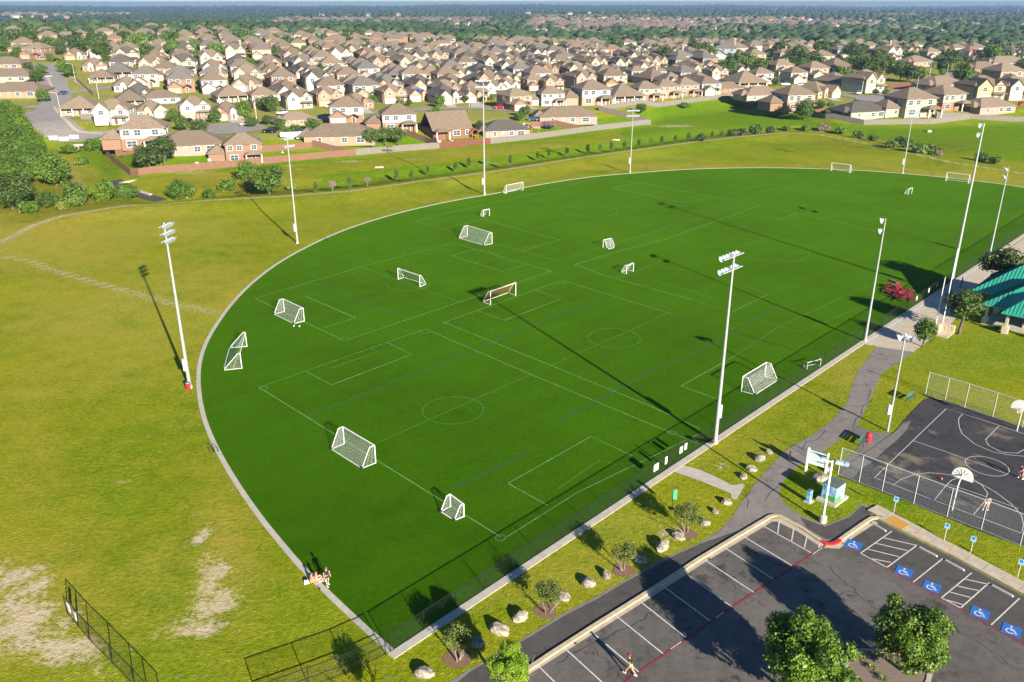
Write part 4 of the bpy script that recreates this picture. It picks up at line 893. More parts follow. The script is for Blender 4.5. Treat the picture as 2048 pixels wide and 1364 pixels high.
for i, ((x, y), r) in enumerate(rk):
    o = link('boulder', RM[i % 5], None, gp(x, y), i * 1.3); r *= .86; o.scale = (r * rd.uniform(.85, 1.15), r * rd.uniform(.8, 1.1), r * rd.uniform(.8, 1.05))
    lab = ('%s boulder from the bottom in the row between turf and parking lot' % ORD[i]) if i < 13 else ('%s boulder above the concrete walk beside the path' % ORD[i - 13])
    tag(o, 'pale limestone, ' + lab, 'rock', 'limestone boulders in rows along the path')
for i, ((x, y), r, l_) in enumerate((((1641, 960), .8, 'pinkish limestone boulder under the right post of the park sign'), ((1656, 942), .55, 'small round tan boulder behind the park sign'))):
    o = link('boulder', RM[i + 2], None, gp(x, y), i); o.scale = (r, r * .9, r * .9); tag(o, l_, 'rock', 'boulders by the park sign')

# ---------------------------------------------------------------- park sign, cabinets, bollard, banner, disabled-bay signs
pa, pb = gp(1611.5, 942), gp(1649.5, 954); d = (pb - pa); L = d.length; t = thing('park_sign', 'white framed park sign with a pale board and a dark blue swoosh', 'sign', pa, math.atan2(d.y, d.x))
for x in (0, L): o = MB().box((0, 0, 0), (.18, .18, 2.55), 0, 'white_paint').lathe([(.12, 0), (.07, .12), (0, .15)], (0, 0, 1.27), 8, 'white_paint').build('post', None, t); o.location = (x, 0, 1.27)
MB().box((0, 0, 0), (L - .2, .08, 1.3)).build('board', 'sign_pale', t).location = (L / 2, 0, 1.7)
m = MB()
for z in (1.03, 2.37): m.box((L / 2, 0, z), (L - .18, .12, .07))
m.build('rail', 'white_paint', t)
m = MB(); W_ = L - .24; n = 14; P = [(.12 + W_ * i / n, -.05, 2.32) for i in range(n + 1)] + [(.12 + W_ * i / n, -.05, 2.27 - .75 * (i / n) ** 2.2) for i in range(n, -1, -1)]
P2 = [(x, -.053, z + .0) for x, _, z in P]; m.add([(x, -.046, z) for x, _, z in P], [(i, 2 * n + 1 - i, 2 * n - i, i + 1) for i in range(n)], 'sign_navy'); m.build('swoosh', None, t)
m = MB(); rd = random.Random(5)
for k in range(8): m.box((L * .52 + k * .1, -.045, 1.42 - .0), (.06, .01, .1 + .07 * (k == 0) + rd.uniform(0, .05)), 0)
m.box((L * .52 - .2, -.045, 1.42), (.05, .01, .08)); m.build('lettering', 'bench_green', t)
B = gp(1664, 998); t = thing('utility_cabinet', 'large utility cabinet painted with sky and grass, grey green roof', 'cabinet', B, math.radians(42))
MB().box((0, 0, .12), (2.5, 1.9, .24)).build('concrete_pad', 'concrete', t); MB().box((0, 0, 1.0), (1.7, 1.35, 1.5)).build('body', 'mural', t)
for x in (-.43, .43): MB().box((x, 0, 1.79), (.8, 1.42, .08)).build('roof_panel', 'roof_cabinet', t)
MB().box((-.855, -.1, .5), (.012, 1.1, .5)).box((-.3, -.68, .45), (1.05, .012, .38)).build('painted_grass', 'mural_grass', t); m = MB(); rd = random.Random(2)
for k in range(14): m.box((rd.uniform(-.75, .75), -.681, rd.uniform(.8, 1.65)), (rd.uniform(.1, .3), .008, rd.uniform(.08, .18)))
for k in range(10): m.box((.855, rd.uniform(-.55, .55), rd.uniform(.5, 1.6)), (.01, rd.uniform(.1, .3), rd.uniform(.08, .2)))
m.build('painted_cloud', 'white_paint', t)
B = gp(1617, 1003); t = thing('utility_cabinet', 'slim blue painted utility box beside the large cabinet', 'cabinet', B, math.radians(42)); MB().box((0, 0, .62), (.42, .36, 1.2)).build('body', 'mural', t); MB().box((0, 0, 1.25), (.5, .42, .07), taper=.7).build('cap', 'roof_cabinet', t); MB().box((0, 0, .03), (.8, .7, .1)).build('base', 'concrete', t)
B = gp(1578.5, 921); tag(MB().tube((0, 0, 0), (0, 0, 1.05), .08, None, 10, 'yellow_paint').lathe([(.08, 0), (.05, .05), (0, .06)], (0, 0, 1.05), 10, 'yellow_paint').build('bollard', None, None, B), 'yellow bollard in the middle of the asphalt path', 'bollard')
B = gp(1344, 1018); t = thing('banner', 'green feather banner on a thin pole between tree and concrete walk', 'banner', B); MB().tube((0, 0, 0), (0, 0, 2.1), .03, None, 6).build('pole', 'black_metal', t)
MB().prism([(.0, -.02), (.36, -.02), (.36, .02), (.0, .02)], 1.05, 2.05).build('flag', 'banner_green', t); MB().box((0, 0, .04), (.4, .4, .08)).build('base', 'black_metal', t)
for i, (b, ty) in enumerate((((1787, 1028), 994), ((1887.6, 1083.6), 1047), ((1940, 1109), 1073), ((2034, 1157), 1119))):
    B = gp(*b); h = hgt(B, ty); t = thing('parking_sign', '%s blue disabled parking sign from the left, in the grass' % ORD[i], 'sign', B, math.radians(-38), 'disabled parking signs')
    MB().tube((0, 0, 0), (0, 0, h), .03, None, 6).build('post', 'galvanized', t); MB().box((0, -.04, h - .22), (.4, .02, .5)).build('plate', 'sign_ada', t); MB().box((0, -.054, h - .16), (.2, .008, .22)).build('emblem', 'mark_isa', t)
for i, (a, b) in enumerate((((1742, 1046), (1773, 1064)), ((1836, 1094), (1876, 1115)), ((1888, 1120), (1930, 1143)), ((1981, 1170), (2028, 1195)))):
    A_, B_ = gp(*a), gp(*b); d = B_ - A_; o = MB().box((0, 0, .06), (d.length * .95, .2, .12), 0, 'concrete', .9).build('wheel_stop', None, None, (A_ + B_) / 2); o.rotation_euler = (0, 0, math.atan2(d.y, d.x)); tag(o, '%s pale concrete wheel stop from the left at the disabled bays' % ORD[i], 'wheel stop', 'wheel stops')
def bench(label, px_, py_, ang):
    t = thing('bench', label, 'bench', gp(px_, py_), ang)
    for k in range(3): MB().box((0, -.14 + k * .14, .45), (1.7, .12, .04)).build('seat_slat', 'bench_green', t)
    for k in range(3): MB().box((0, .24 + k * .02, .58 + k * .14), (1.7, .04, .12)).build('back_slat', 'bench_green', t)
    for s_ in (-1, 1): MB().path([(s_ * .6, -.2, 0), (s_ * .6, -.2, .43), (s_ * .6, .18, .43), (s_ * .6, .3, .9)], .03).tube((s_ * .6, .18, .43), (s_ * .6, .3, 0), .03).build('leg', 'black_metal', t)
bench('green bench beside the red domed bin', 1726, 889, math.radians(52)); bench('green bench alone on the grass at the far corner of the court', 1822, 801, math.radians(40))
# basketball hoops
def hoop(label, base, board, face):
    B = gp(*base); f = math.radians(face); d = Vector((math.cos(f), math.sin(f), 0)); t = thing('basketball_hoop', label, 'basketball hoop', B, f)
    MB().path([(0, 0, 0), (0, 0, 2.2), (.12, 0, 2.7), (.45, 0, 3.15), (.95, 0, 3.35)], .07, 8).build('pole', 'galvanized', t)
    n = 14; P = [(0, .9 * math.cos(math.pi * i / n), .1 + .95 * math.sin(math.pi * i / n)) for i in range(n + 1)]; P = [(p[1], p[2]) for p in P]; P = [(.9, -.12)] + P + [(-.9, -.12)]
    m = MB(); k = len(P); m.add([(-.03, a, b) for a, b in P] + [(.03, a, b) for a, b in P], [tuple(range(k)), tuple(range(k, 2 * k))[::-1]] + [(i, (i + 1) % k, k + (i + 1) % k, k + i) for i in range(k)], 'white_paint'); o = m.build('backboard', None, t); o.location = (1.0, 0, 3.0)
    m = MB()
    for a in np.linspace(.35, 2.8, 6): m.tube((.96, 0, 3.15), (.95, math.cos(a) * .7, 3.1 + math.sin(a) * .75), .02, None, 4)
    m.build('brace', 'galvanized', t)
    m = MB(); R_ = [(1.32 + .23 * math.cos(a), .23 * math.sin(a), 3.05) for a in np.linspace(0, 2 * math.pi, 13)]; m.path(R_, .02, 5); m.tube((1.03, 0, 3.05), (1.1, 0, 3.05), .05, None, 5); m.build('rim', 'red_plastic', t)
    m = MB()
    for i in range(12): a = i * math.pi / 6; m.tube((1.32 + .23 * math.cos(a), .23 * math.sin(a), 3.04), (1.32 + .13 * math.cos(a + .4), .13 * math.sin(a + .4), 2.65), .006, None, 3)
    m.build('net', 'net_white', t)
hoop('nearer basketball hoop seen from behind its fan shaped white board', (1904, 1021), None, 46)
hoop('farther basketball hoop facing the camera with its red rim', (2033.5, 862), None, 226)
o = MB().lathe([(0, -.12), (.08, -.09), (.12, 0), (.08, .09), (0, .12)], n=14).build('basketball', 'basketball', None, gp(1882.5, 960) + Vector((0, 0, .16)), smooth=True); tag(o, 'orange basketball lying on the court behind the nearer hoop', 'ball')
# heap of red frames
B = gp(1800, 588); t = thing('training_hurdles', 'heap of red folded training frames on the turf by the pavilion', 'sports gear', B); rd = random.Random(4)
for i in range(80):
    a = rd.uniform(0, 3.14); r_ = rd.uniform(0, 1) ** .7 * 1.9; th = rd.uniform(0, 6.28); c = Vector((math.cos(th) * r_ * .9 - (1.0 if i % 4 == 0 else 0), math.sin(th) * r_ * 2.0 - (1.0 if i % 4 == 0 else 0), rd.uniform(.05, .75))); w_, l_ = rd.uniform(.25, .45), rd.uniform(.7, 1.2)
    q = [Vector((x * l_ / 2 * math.cos(a) - y * w_ / 2 * math.sin(a), x * l_ / 2 * math.sin(a) + y * w_ / 2 * math.cos(a), rd.uniform(-.1, .22))) + c for x, y in ((-1, -1), (1, -1), (1, 1), (-1, 1))]
    MB().path(q + [q[0]], .045, 5).tube(q[0].lerp(q[1], .5), q[2].lerp(q[3], .5), .04, None, 5).build('frame', 'red_fabric', t)
for a, b in (((1765, 583), (1785, 588)), ((1782, 562), (1795, 568))):
    p, q = gp(*a) - B, gp(*b) - B; o = MB().box((0, 0, .15), ((q - p).length, .45, .25), 0).build('plank', 'wood_brown', t); o.location = (p + q) / 2; o.rotation_euler = (0, 0, math.atan2((q - p).y, (q - p).x))
# small hoop racks by the far edging
for i, p in enumerate(((651, 483), (1290, 339), (1861, 352), (420, 905))):
    m = MB()
    for k in range(2): m.path([(k * .5, 0, 0), (k * .5, 0, .6), (k * .5 + .15, 0, .8), (k * .5 + .35, 0, .6), (k * .5 + .35, 0, 0)], .03, 5)
    tag(m.build('hoop_rack', 'black_metal', None, gp(*p)), ('small black hoop rack at the left edging near the second floodlight', 'small black hoop rack at the far edging', 'small black hoop rack at the edging near the top right goal', 'black bag hung over the edging left of the turf')[i] if i < 3 else 'small black hoop rack on the curved edging near the bare patches', 'rack')

# ---------------------------------------------------------------- pavilion
A_ = Vector((math.cos(math.radians(-42.7)), math.sin(math.radians(-42.7)), 0)); C_ = Vector((-A_.y, A_.x, 0)); P0 = Vector((67.0, 113.3, 0))
t = thing('pavilion', 'open stone pavilion with a green standing seam roof at the right edge', 'pavilion', P0, math.atan2(A_.y, A_.x)); Lx, Ly, ez, rz_ = 17.0, 13.0, 3.1, 6.4
def hip(m, x0, x1, y0, y1, z, h, mat, th=.18):
    w_, d_ = x1 - x0, y1 - y0; k = min(w_, d_) / 2
    if w_ >= d_: r0, r1 = (x0 + k, (y0 + y1) / 2, z + h), (x1 - k, (y0 + y1) / 2, z + h)
    else: r0, r1 = ((x0 + x1) / 2, y0 + k, z + h), ((x0 + x1) / 2, y1 - k, z + h)
    b = [(x0, y0), (x1, y0), (x1, y1), (x0, y1)]; V_ = [(a, c, z - th) for a, c in b] + [(a, c, z) for a, c in b] + [r0, r1]
    F_ = [(0, 3, 2, 1)] + [(i, (i + 1) % 4, 4 + (i + 1) % 4, 4 + i) for i in range(4)]
    F_ += [(4, 5, 9, 8), (5, 6, 9), (6, 7, 8, 9), (7, 4, 8)] if w_ >= d_ else [(4, 5, 8), (5, 6, 9, 8), (6, 7, 9), (7, 4, 8, 9)]
    return m.add(V_, F_, mat)
MB().box((Lx / 2, Ly / 2, .06), (Lx - 1, Ly - 1, .14)).build('floor_slab', 'concrete', t)
hip(MB(), 0, Lx, 0, Ly, ez, 4.0, 'green_metal').build('roof', None, t)
hip(MB(), -2.8, 8.6, 5.6, 17.5, ez + .1, 4.3, 'green_metal').build('rear_roof', None, t)
hip(MB(), 3.2, 9.4, -2.2, 6.0, ez + .05, 2.7, 'green_metal').build('porch_roof', None, t)
m = MB()
for i in range(1, int(Lx / .45)):
    x = i * .45; y = min(x, Lx - x, Ly / 2); 
    if 3.2 < x < 9.4: continue
    m.tube((x, .02, ez + .03), (x, y, ez + .03 + 4.0 * y / (Ly / 2)), .035, None, 4)
for i in range(1, int(Ly / .45)):
    y = i * .45; x = min(y, Ly - y); m.tube((.02, y, ez + .03), (x, y, ez + .03 + 4.0 * x / (Ly / 2)), .035, None, 4)
for i in range(1, 14):
    x = 3.2 + i * .45; k = min(x - 3.2, 9.4 - x, 3.1); m.tube((x, -2.18, ez + .08), (x, -2.2 + k, ez + .08 + 2.7 * k / 3.1), .035, None, 4)
for i in range(1, 25):
    x = -2.8 + i * .45; k = min(x + 2.8, 8.6 - x, 5.7); m.tube((x, 5.62, ez + .13), (x, 5.6 + k, ez + .13 + 4.3 * k / 5.7), .035, None, 4)
    y = 5.6 + i * .45; k = min(y - 5.6, 17.5 - y, 5.7); m.tube((-2.78, y, ez + .13), (-2.8 + k, y, ez + .13 + 4.3 * k / 5.7), .035, None, 4)
m.build('roof_seams', 'green_seam', t)
for x, y in [(.8, .8), (4.0, -1.5), (8.6, -1.5), (12, .8), (16, .8), (.8, 6.5), (.8, 12.2), (8, 16.5), (16, 12.2), (-2, 16.6), (-2, 6.6)]:
    MB().box((x, y, .6), (.75, .75, 1.1), 0, 'stone_block').build('stone_pier', None, t); MB().box((x, y, 2.1), (.35, .35, 1.95), 0, 'trim_tan').build('column', None, t)
MB().box((9, 6.5, 1.5), (7, 5.5, 2.8)).build('inner_wall', 'wall_tan', t); MB().box((6.5, 2.6, .5), (2.4, .9, .75)).build('counter', 'concrete_tan', t)
for i, (x, y) in enumerate(((3, -.4), (10.5, -.6), (14, -.5))):
    w_ = P0 + A_ * x + C_ * y; tree('bush', (w_.x, w_.y, 0), .7, .3, '%s dark shrub from the left in the bed along the pavilion' % ORD[i], 'shrubs along the pavilion', 'shrub', 'leaf_oak', 'shrub')

# ---------------------------------------------------------------- park trees
gx_ = lambda x, y, z=0: Vector((x, y, z))
T1 = gx_(18.9, 42.7); T2 = gp(1804, 1343)
tree('parking', T1, 3.05, 3.5, 'broad leafy tree in the planting bed of the parking lot, left of the two', 'trees of the parking island', sq=1.0)
tree('parking', T2, 2.75, 3.1, 'open crowned leafy tree with a pale trunk in the planting bed, right of the two', 'trees of the parking island')
tree('parking', gx_(-.2, 42.6), 1.55, 3.1, 'bright yellow green young tree at the bottom edge beside the kerb', None, mat='leaf_bright')
tree('myrtle', gx_(-8.0, 40.4), 1.2, 2.5, 'dark leafy tree at the bottom edge behind the black fence', None, mat='leaf_oak')
for i, (x, y, r_, hc) in enumerate(((915, 1322, 1.25, 2.0), (1093, 1225, 1.2, 1.9), (1247, 1140, 1.2, 1.85), (1374, 1066, 1.4, 1.9))):
    tree('myrtle', gp(x, y), r_, hc, '%s small many stemmed tree from the bottom in the row beside the boulders' % ORD[i], 'small ornamental trees in mulch rings')
tree('green', gp(1845, 694), 1.9, 2.3, 'small leafy tree on the grass in front of the flagpoles', None)
tree('green', (lambda q: Vector((q.x, q.y, 0)))(gp(1930, 610, 4.3)), 2.8, 4.3, 'broad tree in front of the pavilion behind the flagpoles', None, mat='leaf_green')
tree('oak', (lambda q: Vector((q.x, q.y, 0)))(gp(2005, 528, 5.2)), 3.5, 5.2, 'dark spreading tree behind the pavilion at the right edge', None)
for i, (x, y, r_) in enumerate(((1703, 1322, .3), (1722, 1318, .32), (1752, 1316, .36), (1700, 1352, .3), (1742, 1340, .28), (1715, 1366, .3), (1765, 1362, .3))):
    m = MB(); rd = random.Random(i); 
    for k in range(70):
        a = rd.uniform(0, 6.28); e = rd.uniform(.3, 1.3); l_ = r_ * rd.uniform(1.2, 1.9); p = Vector((math.cos(a) * .06, math.sin(a) * .06, 0)); q = p + Vector((math.cos(a) * math.cos(e), math.sin(a) * math.cos(e), math.sin(e))) * l_ * .7; q2 = q + Vector((math.cos(a) * .5, math.sin(a) * .5, -.1)) * l_ * .5
        s_ = Vector((-math.sin(a), math.cos(a), 0)) * .018; m.add([p - s_, p + s_, q + s_, q - s_, q2], [(0, 1, 2, 3), (3, 2, 4)])
    o = m.build('ornamental_grass', 'grass_tuft', None, gp(x, y, 0) + Vector((0, 0, .1))); tag(o, '%s yellow green grass tuft of the planting bed, counted from its top left' % ORD[i], 'plant', 'grass tufts in the planting bed')
# ---------------------------------------------------------------- people
def skin(name, V_, E_, R_, mat, parent, sub=1):
    me = bpy.data.meshes.new(name); me.from_pydata([tuple(v) for v in V_], E_, []); me.materials.append(M[mat]); o = link(name, me, parent)
    md = o.modifiers.new('skin', 'SKIN'); md.use_smooth_shade = True
    sv = me.skin_vertices[0].data if me.skin_vertices else None
    if sv is None:
        me.attributes  # created with the modifier below
        bpy.context.view_layer.objects.active = o; bpy.ops.mesh.customdata_skin_add(); sv = me.skin_vertices[0].data
    for i, r in enumerate(R_): sv[i].radius = (r, r) if isinstance(r, (int, float)) else r; sv[i].use_root = (i == 0)
    if sub: s = o.modifiers.new('sub', 'SUBSURF'); s.levels = sub; s.render_levels = sub
    return o
POSE = {
 'stand': dict(pel=(0, 0, .92), ch=(0, .02, 1.28), nk=(0, .02, 1.46), hd=(0, .04, 1.62), sl=(-.19, .01, 1.40), el=(-.25, .0, 1.13), wl=(-.27, .08, .90), sr=(.19, .01, 1.40), er=(.25, .0, 1.13), wr=(.26, .1, .90), hl=(-.1, 0, .9), kl=(-.11, .04, .49), al=(-.11, -.12, .08), hr=(.1, 0, .9), kr=(.12, .1, .49), ar=(.12, .16, .08)),
 'run': dict(pel=(0, 0, .90), ch=(0, .08, 1.26), nk=(0, .11, 1.43), hd=(0, .15, 1.58), sl=(-.19, .08, 1.37), el=(-.27, -.12, 1.18), wl=(-.24, -.1, .93), sr=(.19, .08, 1.37), er=(.28, .1, 1.14), wr=(.22, .33, 1.16), hl=(-.1, 0, .88), kl=(-.11, .2, .52), al=(-.11, .34, .12), hr=(.1, 0, .88), kr=(.11, -.1, .48), ar=(.11, -.42, .16)),
 'lean': dict(pel=(0, 0, .86), ch=(0, .2, 1.18), nk=(0, .28, 1.33), hd=(0, .38, 1.46), sl=(-.19, .22, 1.29), el=(-.24, .34, 1.06), wl=(-.16, .5, .9), sr=(.19, .22, 1.29), er=(.24, .34, 1.06), wr=(.16, .5, .9), hl=(-.1, 0, .84), kl=(-.16, .14, .46), al=(-.18, -.04, .08), hr=(.1, 0, .84), kr=(.16, .14, .46), ar=(.2, .1, .08)),
 'sit': dict(pel=(0, 0, .16), ch=(0, .06, .50), nk=(0, .08, .67), hd=(0, .12, .83), sl=(-.18, .06, .61), el=(-.24, .16, .38), wl=(-.14, .36, .34), sr=(.18, .06, .61), er=(.24, .16, .38), wr=(.14, .36, .34), hl=(-.1, .02, .15), kl=(-.16, .40, .44), al=(-.15, .62, .07), hr=(.1, .02, .15), kr=(.18, .42, .40), ar=(.2, .66, .07)),
}
def person(label, base, head, pose, skinm='skin', hair='hair', top='cloth_navy', bottom='cloth_navy', shoes=('shoe_cyan', 'shoe_cyan'), k=1.0, long_bottom=False, ponytail=False, group=None, cap=None):
    p = {a: Vector(b) for a, b in POSE[pose].items()}; t = thing('person', label, 'person', base, head, group, k)
    V_, E_, R_ = [], [], []
    def v(c, r): V_.append(Vector(c)); R_.append(r); return len(V_) - 1
    pel = v(p['pel'], (.13, .1)); mid = v(p['pel'].lerp(p['ch'], .5), (.115, .09)); ch = v(p['ch'], (.145, .1)); nk = v(p['nk'], .052); h1 = v(p['hd'] - Vector((0, 0, .05)), .072); h2 = v(p['hd'] + Vector((0, -.005, .07)), .085)
    E_ += [(pel, mid), (mid, ch), (ch, nk), (nk, h1), (h1, h2)]
    for s in 'lr':
        sh, e, w_ = v(p['s' + s], .058), v(p['e' + s], .043), v(p['w' + s], .028); E_ += [(ch, sh), (sh, e), (e, w_)]
        d = (p['w' + s] - p['e' + s]).normalized(); q = v(p['w' + s] + d * .07, .032); E_.append((w_, q)); sd_ = d.cross(Vector((0, 1, .3))).normalized(); sg = 1 if s == 'r' else -1
        for f in range(4):
            a = v(V_[q] + d * .04 + sd_ * (f - 1.5) * .02, .01); b = v(V_[a] + (d * .9 + Vector((-sg * .3, .2, 0))) * (.035 + .006 * (f in (1, 2))), .008); E_ += [(q, a), (a, b)]
        th = v(V_[q] - d * .02 + Vector((-sg * .02, .04, 0)), .011); E_.append((q, th))
        hp, kn, an = v(p['h' + s], .092), v(p['k' + s], .06), v(p['a' + s], .042); ft = v(p['a' + s] + Vector((0, .14, -.04)), .035); E_ += [(pel, hp), (hp, kn), (kn, an), (an, ft)]
    skin('body', V_, E_, R_, skinm, t)
    nrm_ = [p['pel'] + Vector((0, 0, -.04)), p['pel'].lerp(p['ch'], .5), p['ch'], p['nk'] - Vector((0, 0, .05))]
    skin('shirt', nrm_ + [p['sl'], p['sl'].lerp(p['el'], .5), p['sr'], p['sr'].lerp(p['er'], .5)], [(0, 1), (1, 2), (2, 3), (2, 4), (4, 5), (2, 6), (6, 7)], [(.155, .12), (.14, .11), (.17, .125), .06, .075, .066, .075, .066], top, t)
    f = .95 if long_bottom else .55
    skin('trousers' if long_bottom else 'shorts', [p['pel'] + Vector((0, 0, .08)), p['pel'], p['hl'], p['hl'].lerp(p['kl'], f), p['hr'], p['hr'].lerp(p['kr'], f)], [(0, 1), (1, 2), (2, 3), (1, 4), (4, 5)], [(.15, .115), (.15, .12), .105, .095, .105, .095], bottom, t)
    hm = MB(); 
    prof = [(0, .115), (.05, .105), (.088, .06), (.1, .0), (.09, -.05), (.07, -.085)]
    hm.lathe(prof, tuple(p['hd'] + Vector((0, -.025, .045))), 12); o = hm.build('hair', hair, t, smooth=True)
    if cap: MB().lathe([(0, .13), (.06, .12), (.1, .06), (.108, .02)], tuple(p['hd'] + Vector((0, -.015, .055))), 12).box(tuple(p['hd'] + Vector((0, .12, .07))), (.14, .12, .015)).build('cap', cap, t)
    if ponytail: MB().tube(p['hd'] + Vector((0, -.12, .05)), p['hd'] + Vector((.03, -.2, -.15)), .035, .012, 7).build('ponytail', hair, t)
    fm = MB(); hd = p['hd']
    for sx in (-1, 1): fm.box(tuple(hd + Vector((sx * .03, .082, .02))), (.018, .012, .012), 0, 'hair_dark'); fm.box(tuple(hd + Vector((sx * .088, 0, .01))), (.018, .035, .05), 0, skinm)
    fm.box(tuple(hd + Vector((0, .092, -.01))), (.02, .03, .035), 0, skinm, .5); fm.box(tuple(hd + Vector((0, .082, -.045))), (.04, .012, .01), 0, 'kerb_red'); fm.build('face', None, t)
    for s, m_ in zip('lr', shoes):
        MB().box((0, 0, 0), (.1, .27, .09), 0, m_, .8).build('shoe', None, t).location = p['a' + s] + Vector((0, .07, -.035))
    return t
R_ = math.radians
person('person in a navy top and shorts standing on the turf near its lower left edge', gp(655, 1170), R_(-140), 'stand', ponytail=True, shoes=('cloth_white', 'shoe_cyan'))
person('person in orange sitting on the edging of the turf, nearer to the white bag', gp(622, 1166, .05), R_(-60), 'sit', top='cloth_orange', bottom='cloth_orange', shoes=('cloth_white', 'cloth_white'))
person('second person in orange and tan sitting close on the right of the first', gp(631, 1163, .03), R_(-70), 'sit', top='skin', bottom='cloth_orange', shoes=('cloth_white', 'cloth_white'), ponytail=True)
B = gp(613, 1166); tag(MB().box((0, 0, .14), (.42, .28, .28), .4, 'cloth_white', .75).box((.02, 0, .3), (.2, .05, .06), .4, 'cloth_blue').build('bag', None, None, B), 'white bag on the grass behind the people in orange', 'bag')
tag(MB().lathe([(0, 0), (.035, 0), (.035, .2), (.015, .25), (0, .25)], n=8).build('bottle', 'cloth_black', None, gp(640, 1180, .05)), 'dark bottle on the edging near the people in orange', 'bottle')
person('jogger with a red cap and yellow shorts on the parking lot', gp(1260, 1350), R_(50), 'run', top='cloth_black', bottom='cloth_yellow', cap='cloth_red', shoes=('shoe_pink', 'shoe_cyan'))
person('player in grey bending forward on the court behind the near fence', gp(1971, 1019), R_(150), 'lean', 'skin', 'hair_dark', 'cloth_grey', 'cloth_white', ('cloth_white', 'cloth_white'))
person('player in blue with orange shorts at the right end of the court', gp(2043, 957), R_(100), 'lean', 'skin', 'hair_dark', 'cloth_blue', 'cloth_orange', ('cloth_white', 'cloth_white'))
person('person in dark clothes walking on the shaded plaza below the pavilion roof', gp(1922, 575), R_(40), 'stand', 'skin_dark', 'hair_dark', 'cloth_blue', 'cloth_black', ('cloth_black', 'cloth_black'), long_bottom=True)

# ---------------------------------------------------------------- houses
def gable(m, x0, x1, y0, y1, z, h, mat, wallmat, axis='y', ov=.4, th=.16):
    """ridge along axis; gable walls in the wall material go to another builder"""
    if axis == 'y':
        xm = (x0 + x1) / 2; k = h / ((x1 - x0) / 2); X0, X1, Y0, Y1 = x0 - ov, x1 + ov, y0 - ov, y1; zo = z - ov * k
        V_ = [(X0, Y0, zo), (xm, Y0, z + h), (X1, Y0, zo), (X0, Y1, zo), (xm, Y1, z + h), (X1, Y1, zo)]
    else:
        ym = (y0 + y1) / 2; k = h / ((y1 - y0) / 2); X0, X1, Y0, Y1 = x0 - ov, x1 + ov, y0 - ov, y1 + ov; zo = z - ov * k
        V_ = [(X0, Y1, zo), (X0, ym, z + h), (X0, Y0, zo), (X1, Y1, zo), (X1, ym, z + h), (X1, Y0, zo)]
    V_ += [(a, b, c - th) for a, b, c in V_]
    m.add(V_, [(0, 1, 4, 3), (1, 2, 5, 4), (6, 9, 10, 7), (7, 10, 11, 8), (0, 6, 7, 1), (1, 7, 8, 2), (3, 4, 10, 9), (4, 5, 11, 10), (0, 3, 9, 6), (2, 8, 11, 5)], mat)
def gend(m, x0, x1, y, z, h, mat, d=.1):
    m.add([(x0, y, z), (x1, y, z), ((x0 + x1) / 2, y, z + h), (x0, y + d, z), (x1, y + d, z), ((x0 + x1) / 2, y + d, z + h)], [(0, 1, 2), (3, 5, 4), (0, 2, 5, 3), (1, 4, 5, 2), (0, 3, 4, 1)], mat)
def win(w_, h_, mull=True):
    m = MB(); m.box((0, 0, 0), (w_ + .2, .1, h_ + .2), 0, 'trim'); 
    for s in ((-1, 1) if mull else (0,)): m.box((s * w_ / 4, -.055, 0), ((w_ / 2 - .05) if mull else w_, .03, h_), 0, 'glass')
    m.box((0, -.075, 0), (w_, .02, .05), 0, 'trim'); return m.mesh('window')
WM = {(w_, h_): win(w_, h_, w_ > 1.1) for w_, h_ in ((1.6, 1.4), (.9, 1.4), (2.4, 1.5), (.6, .6), (.9, .9))}
def place(name, me, parent, p, face):
    o = link(name, me, parent, p); o.rotation_euler = (0, 0, {'f': 0, 'r': math.pi / 2, 'b': math.pi, 'l': -math.pi / 2}[face]); return o
GD = MB().box((0, 0, 0), (4.9, .12, 2.2), 0, 'garage'); 
for k in range(3): GD.box((0, -.07, -.55 + k * .55), (4.7, .02, .04), 0, 'trim_tan')
GD = GD.mesh('garage_door'); DD = MB().box((0, 0, 0), (1.0, .1, 2.1), 0, 'door_dark').box((0, .0, 0), (1.2, .08, 2.25), 0, 'trim').mesh('door')
CH = MB().box((0, 0, 0), (1.1, .8, 1), 0, 'wall_tan').box((0, 0, .53), (1.25, .95, .1), 0, 'trim_tan').mesh('chimney')
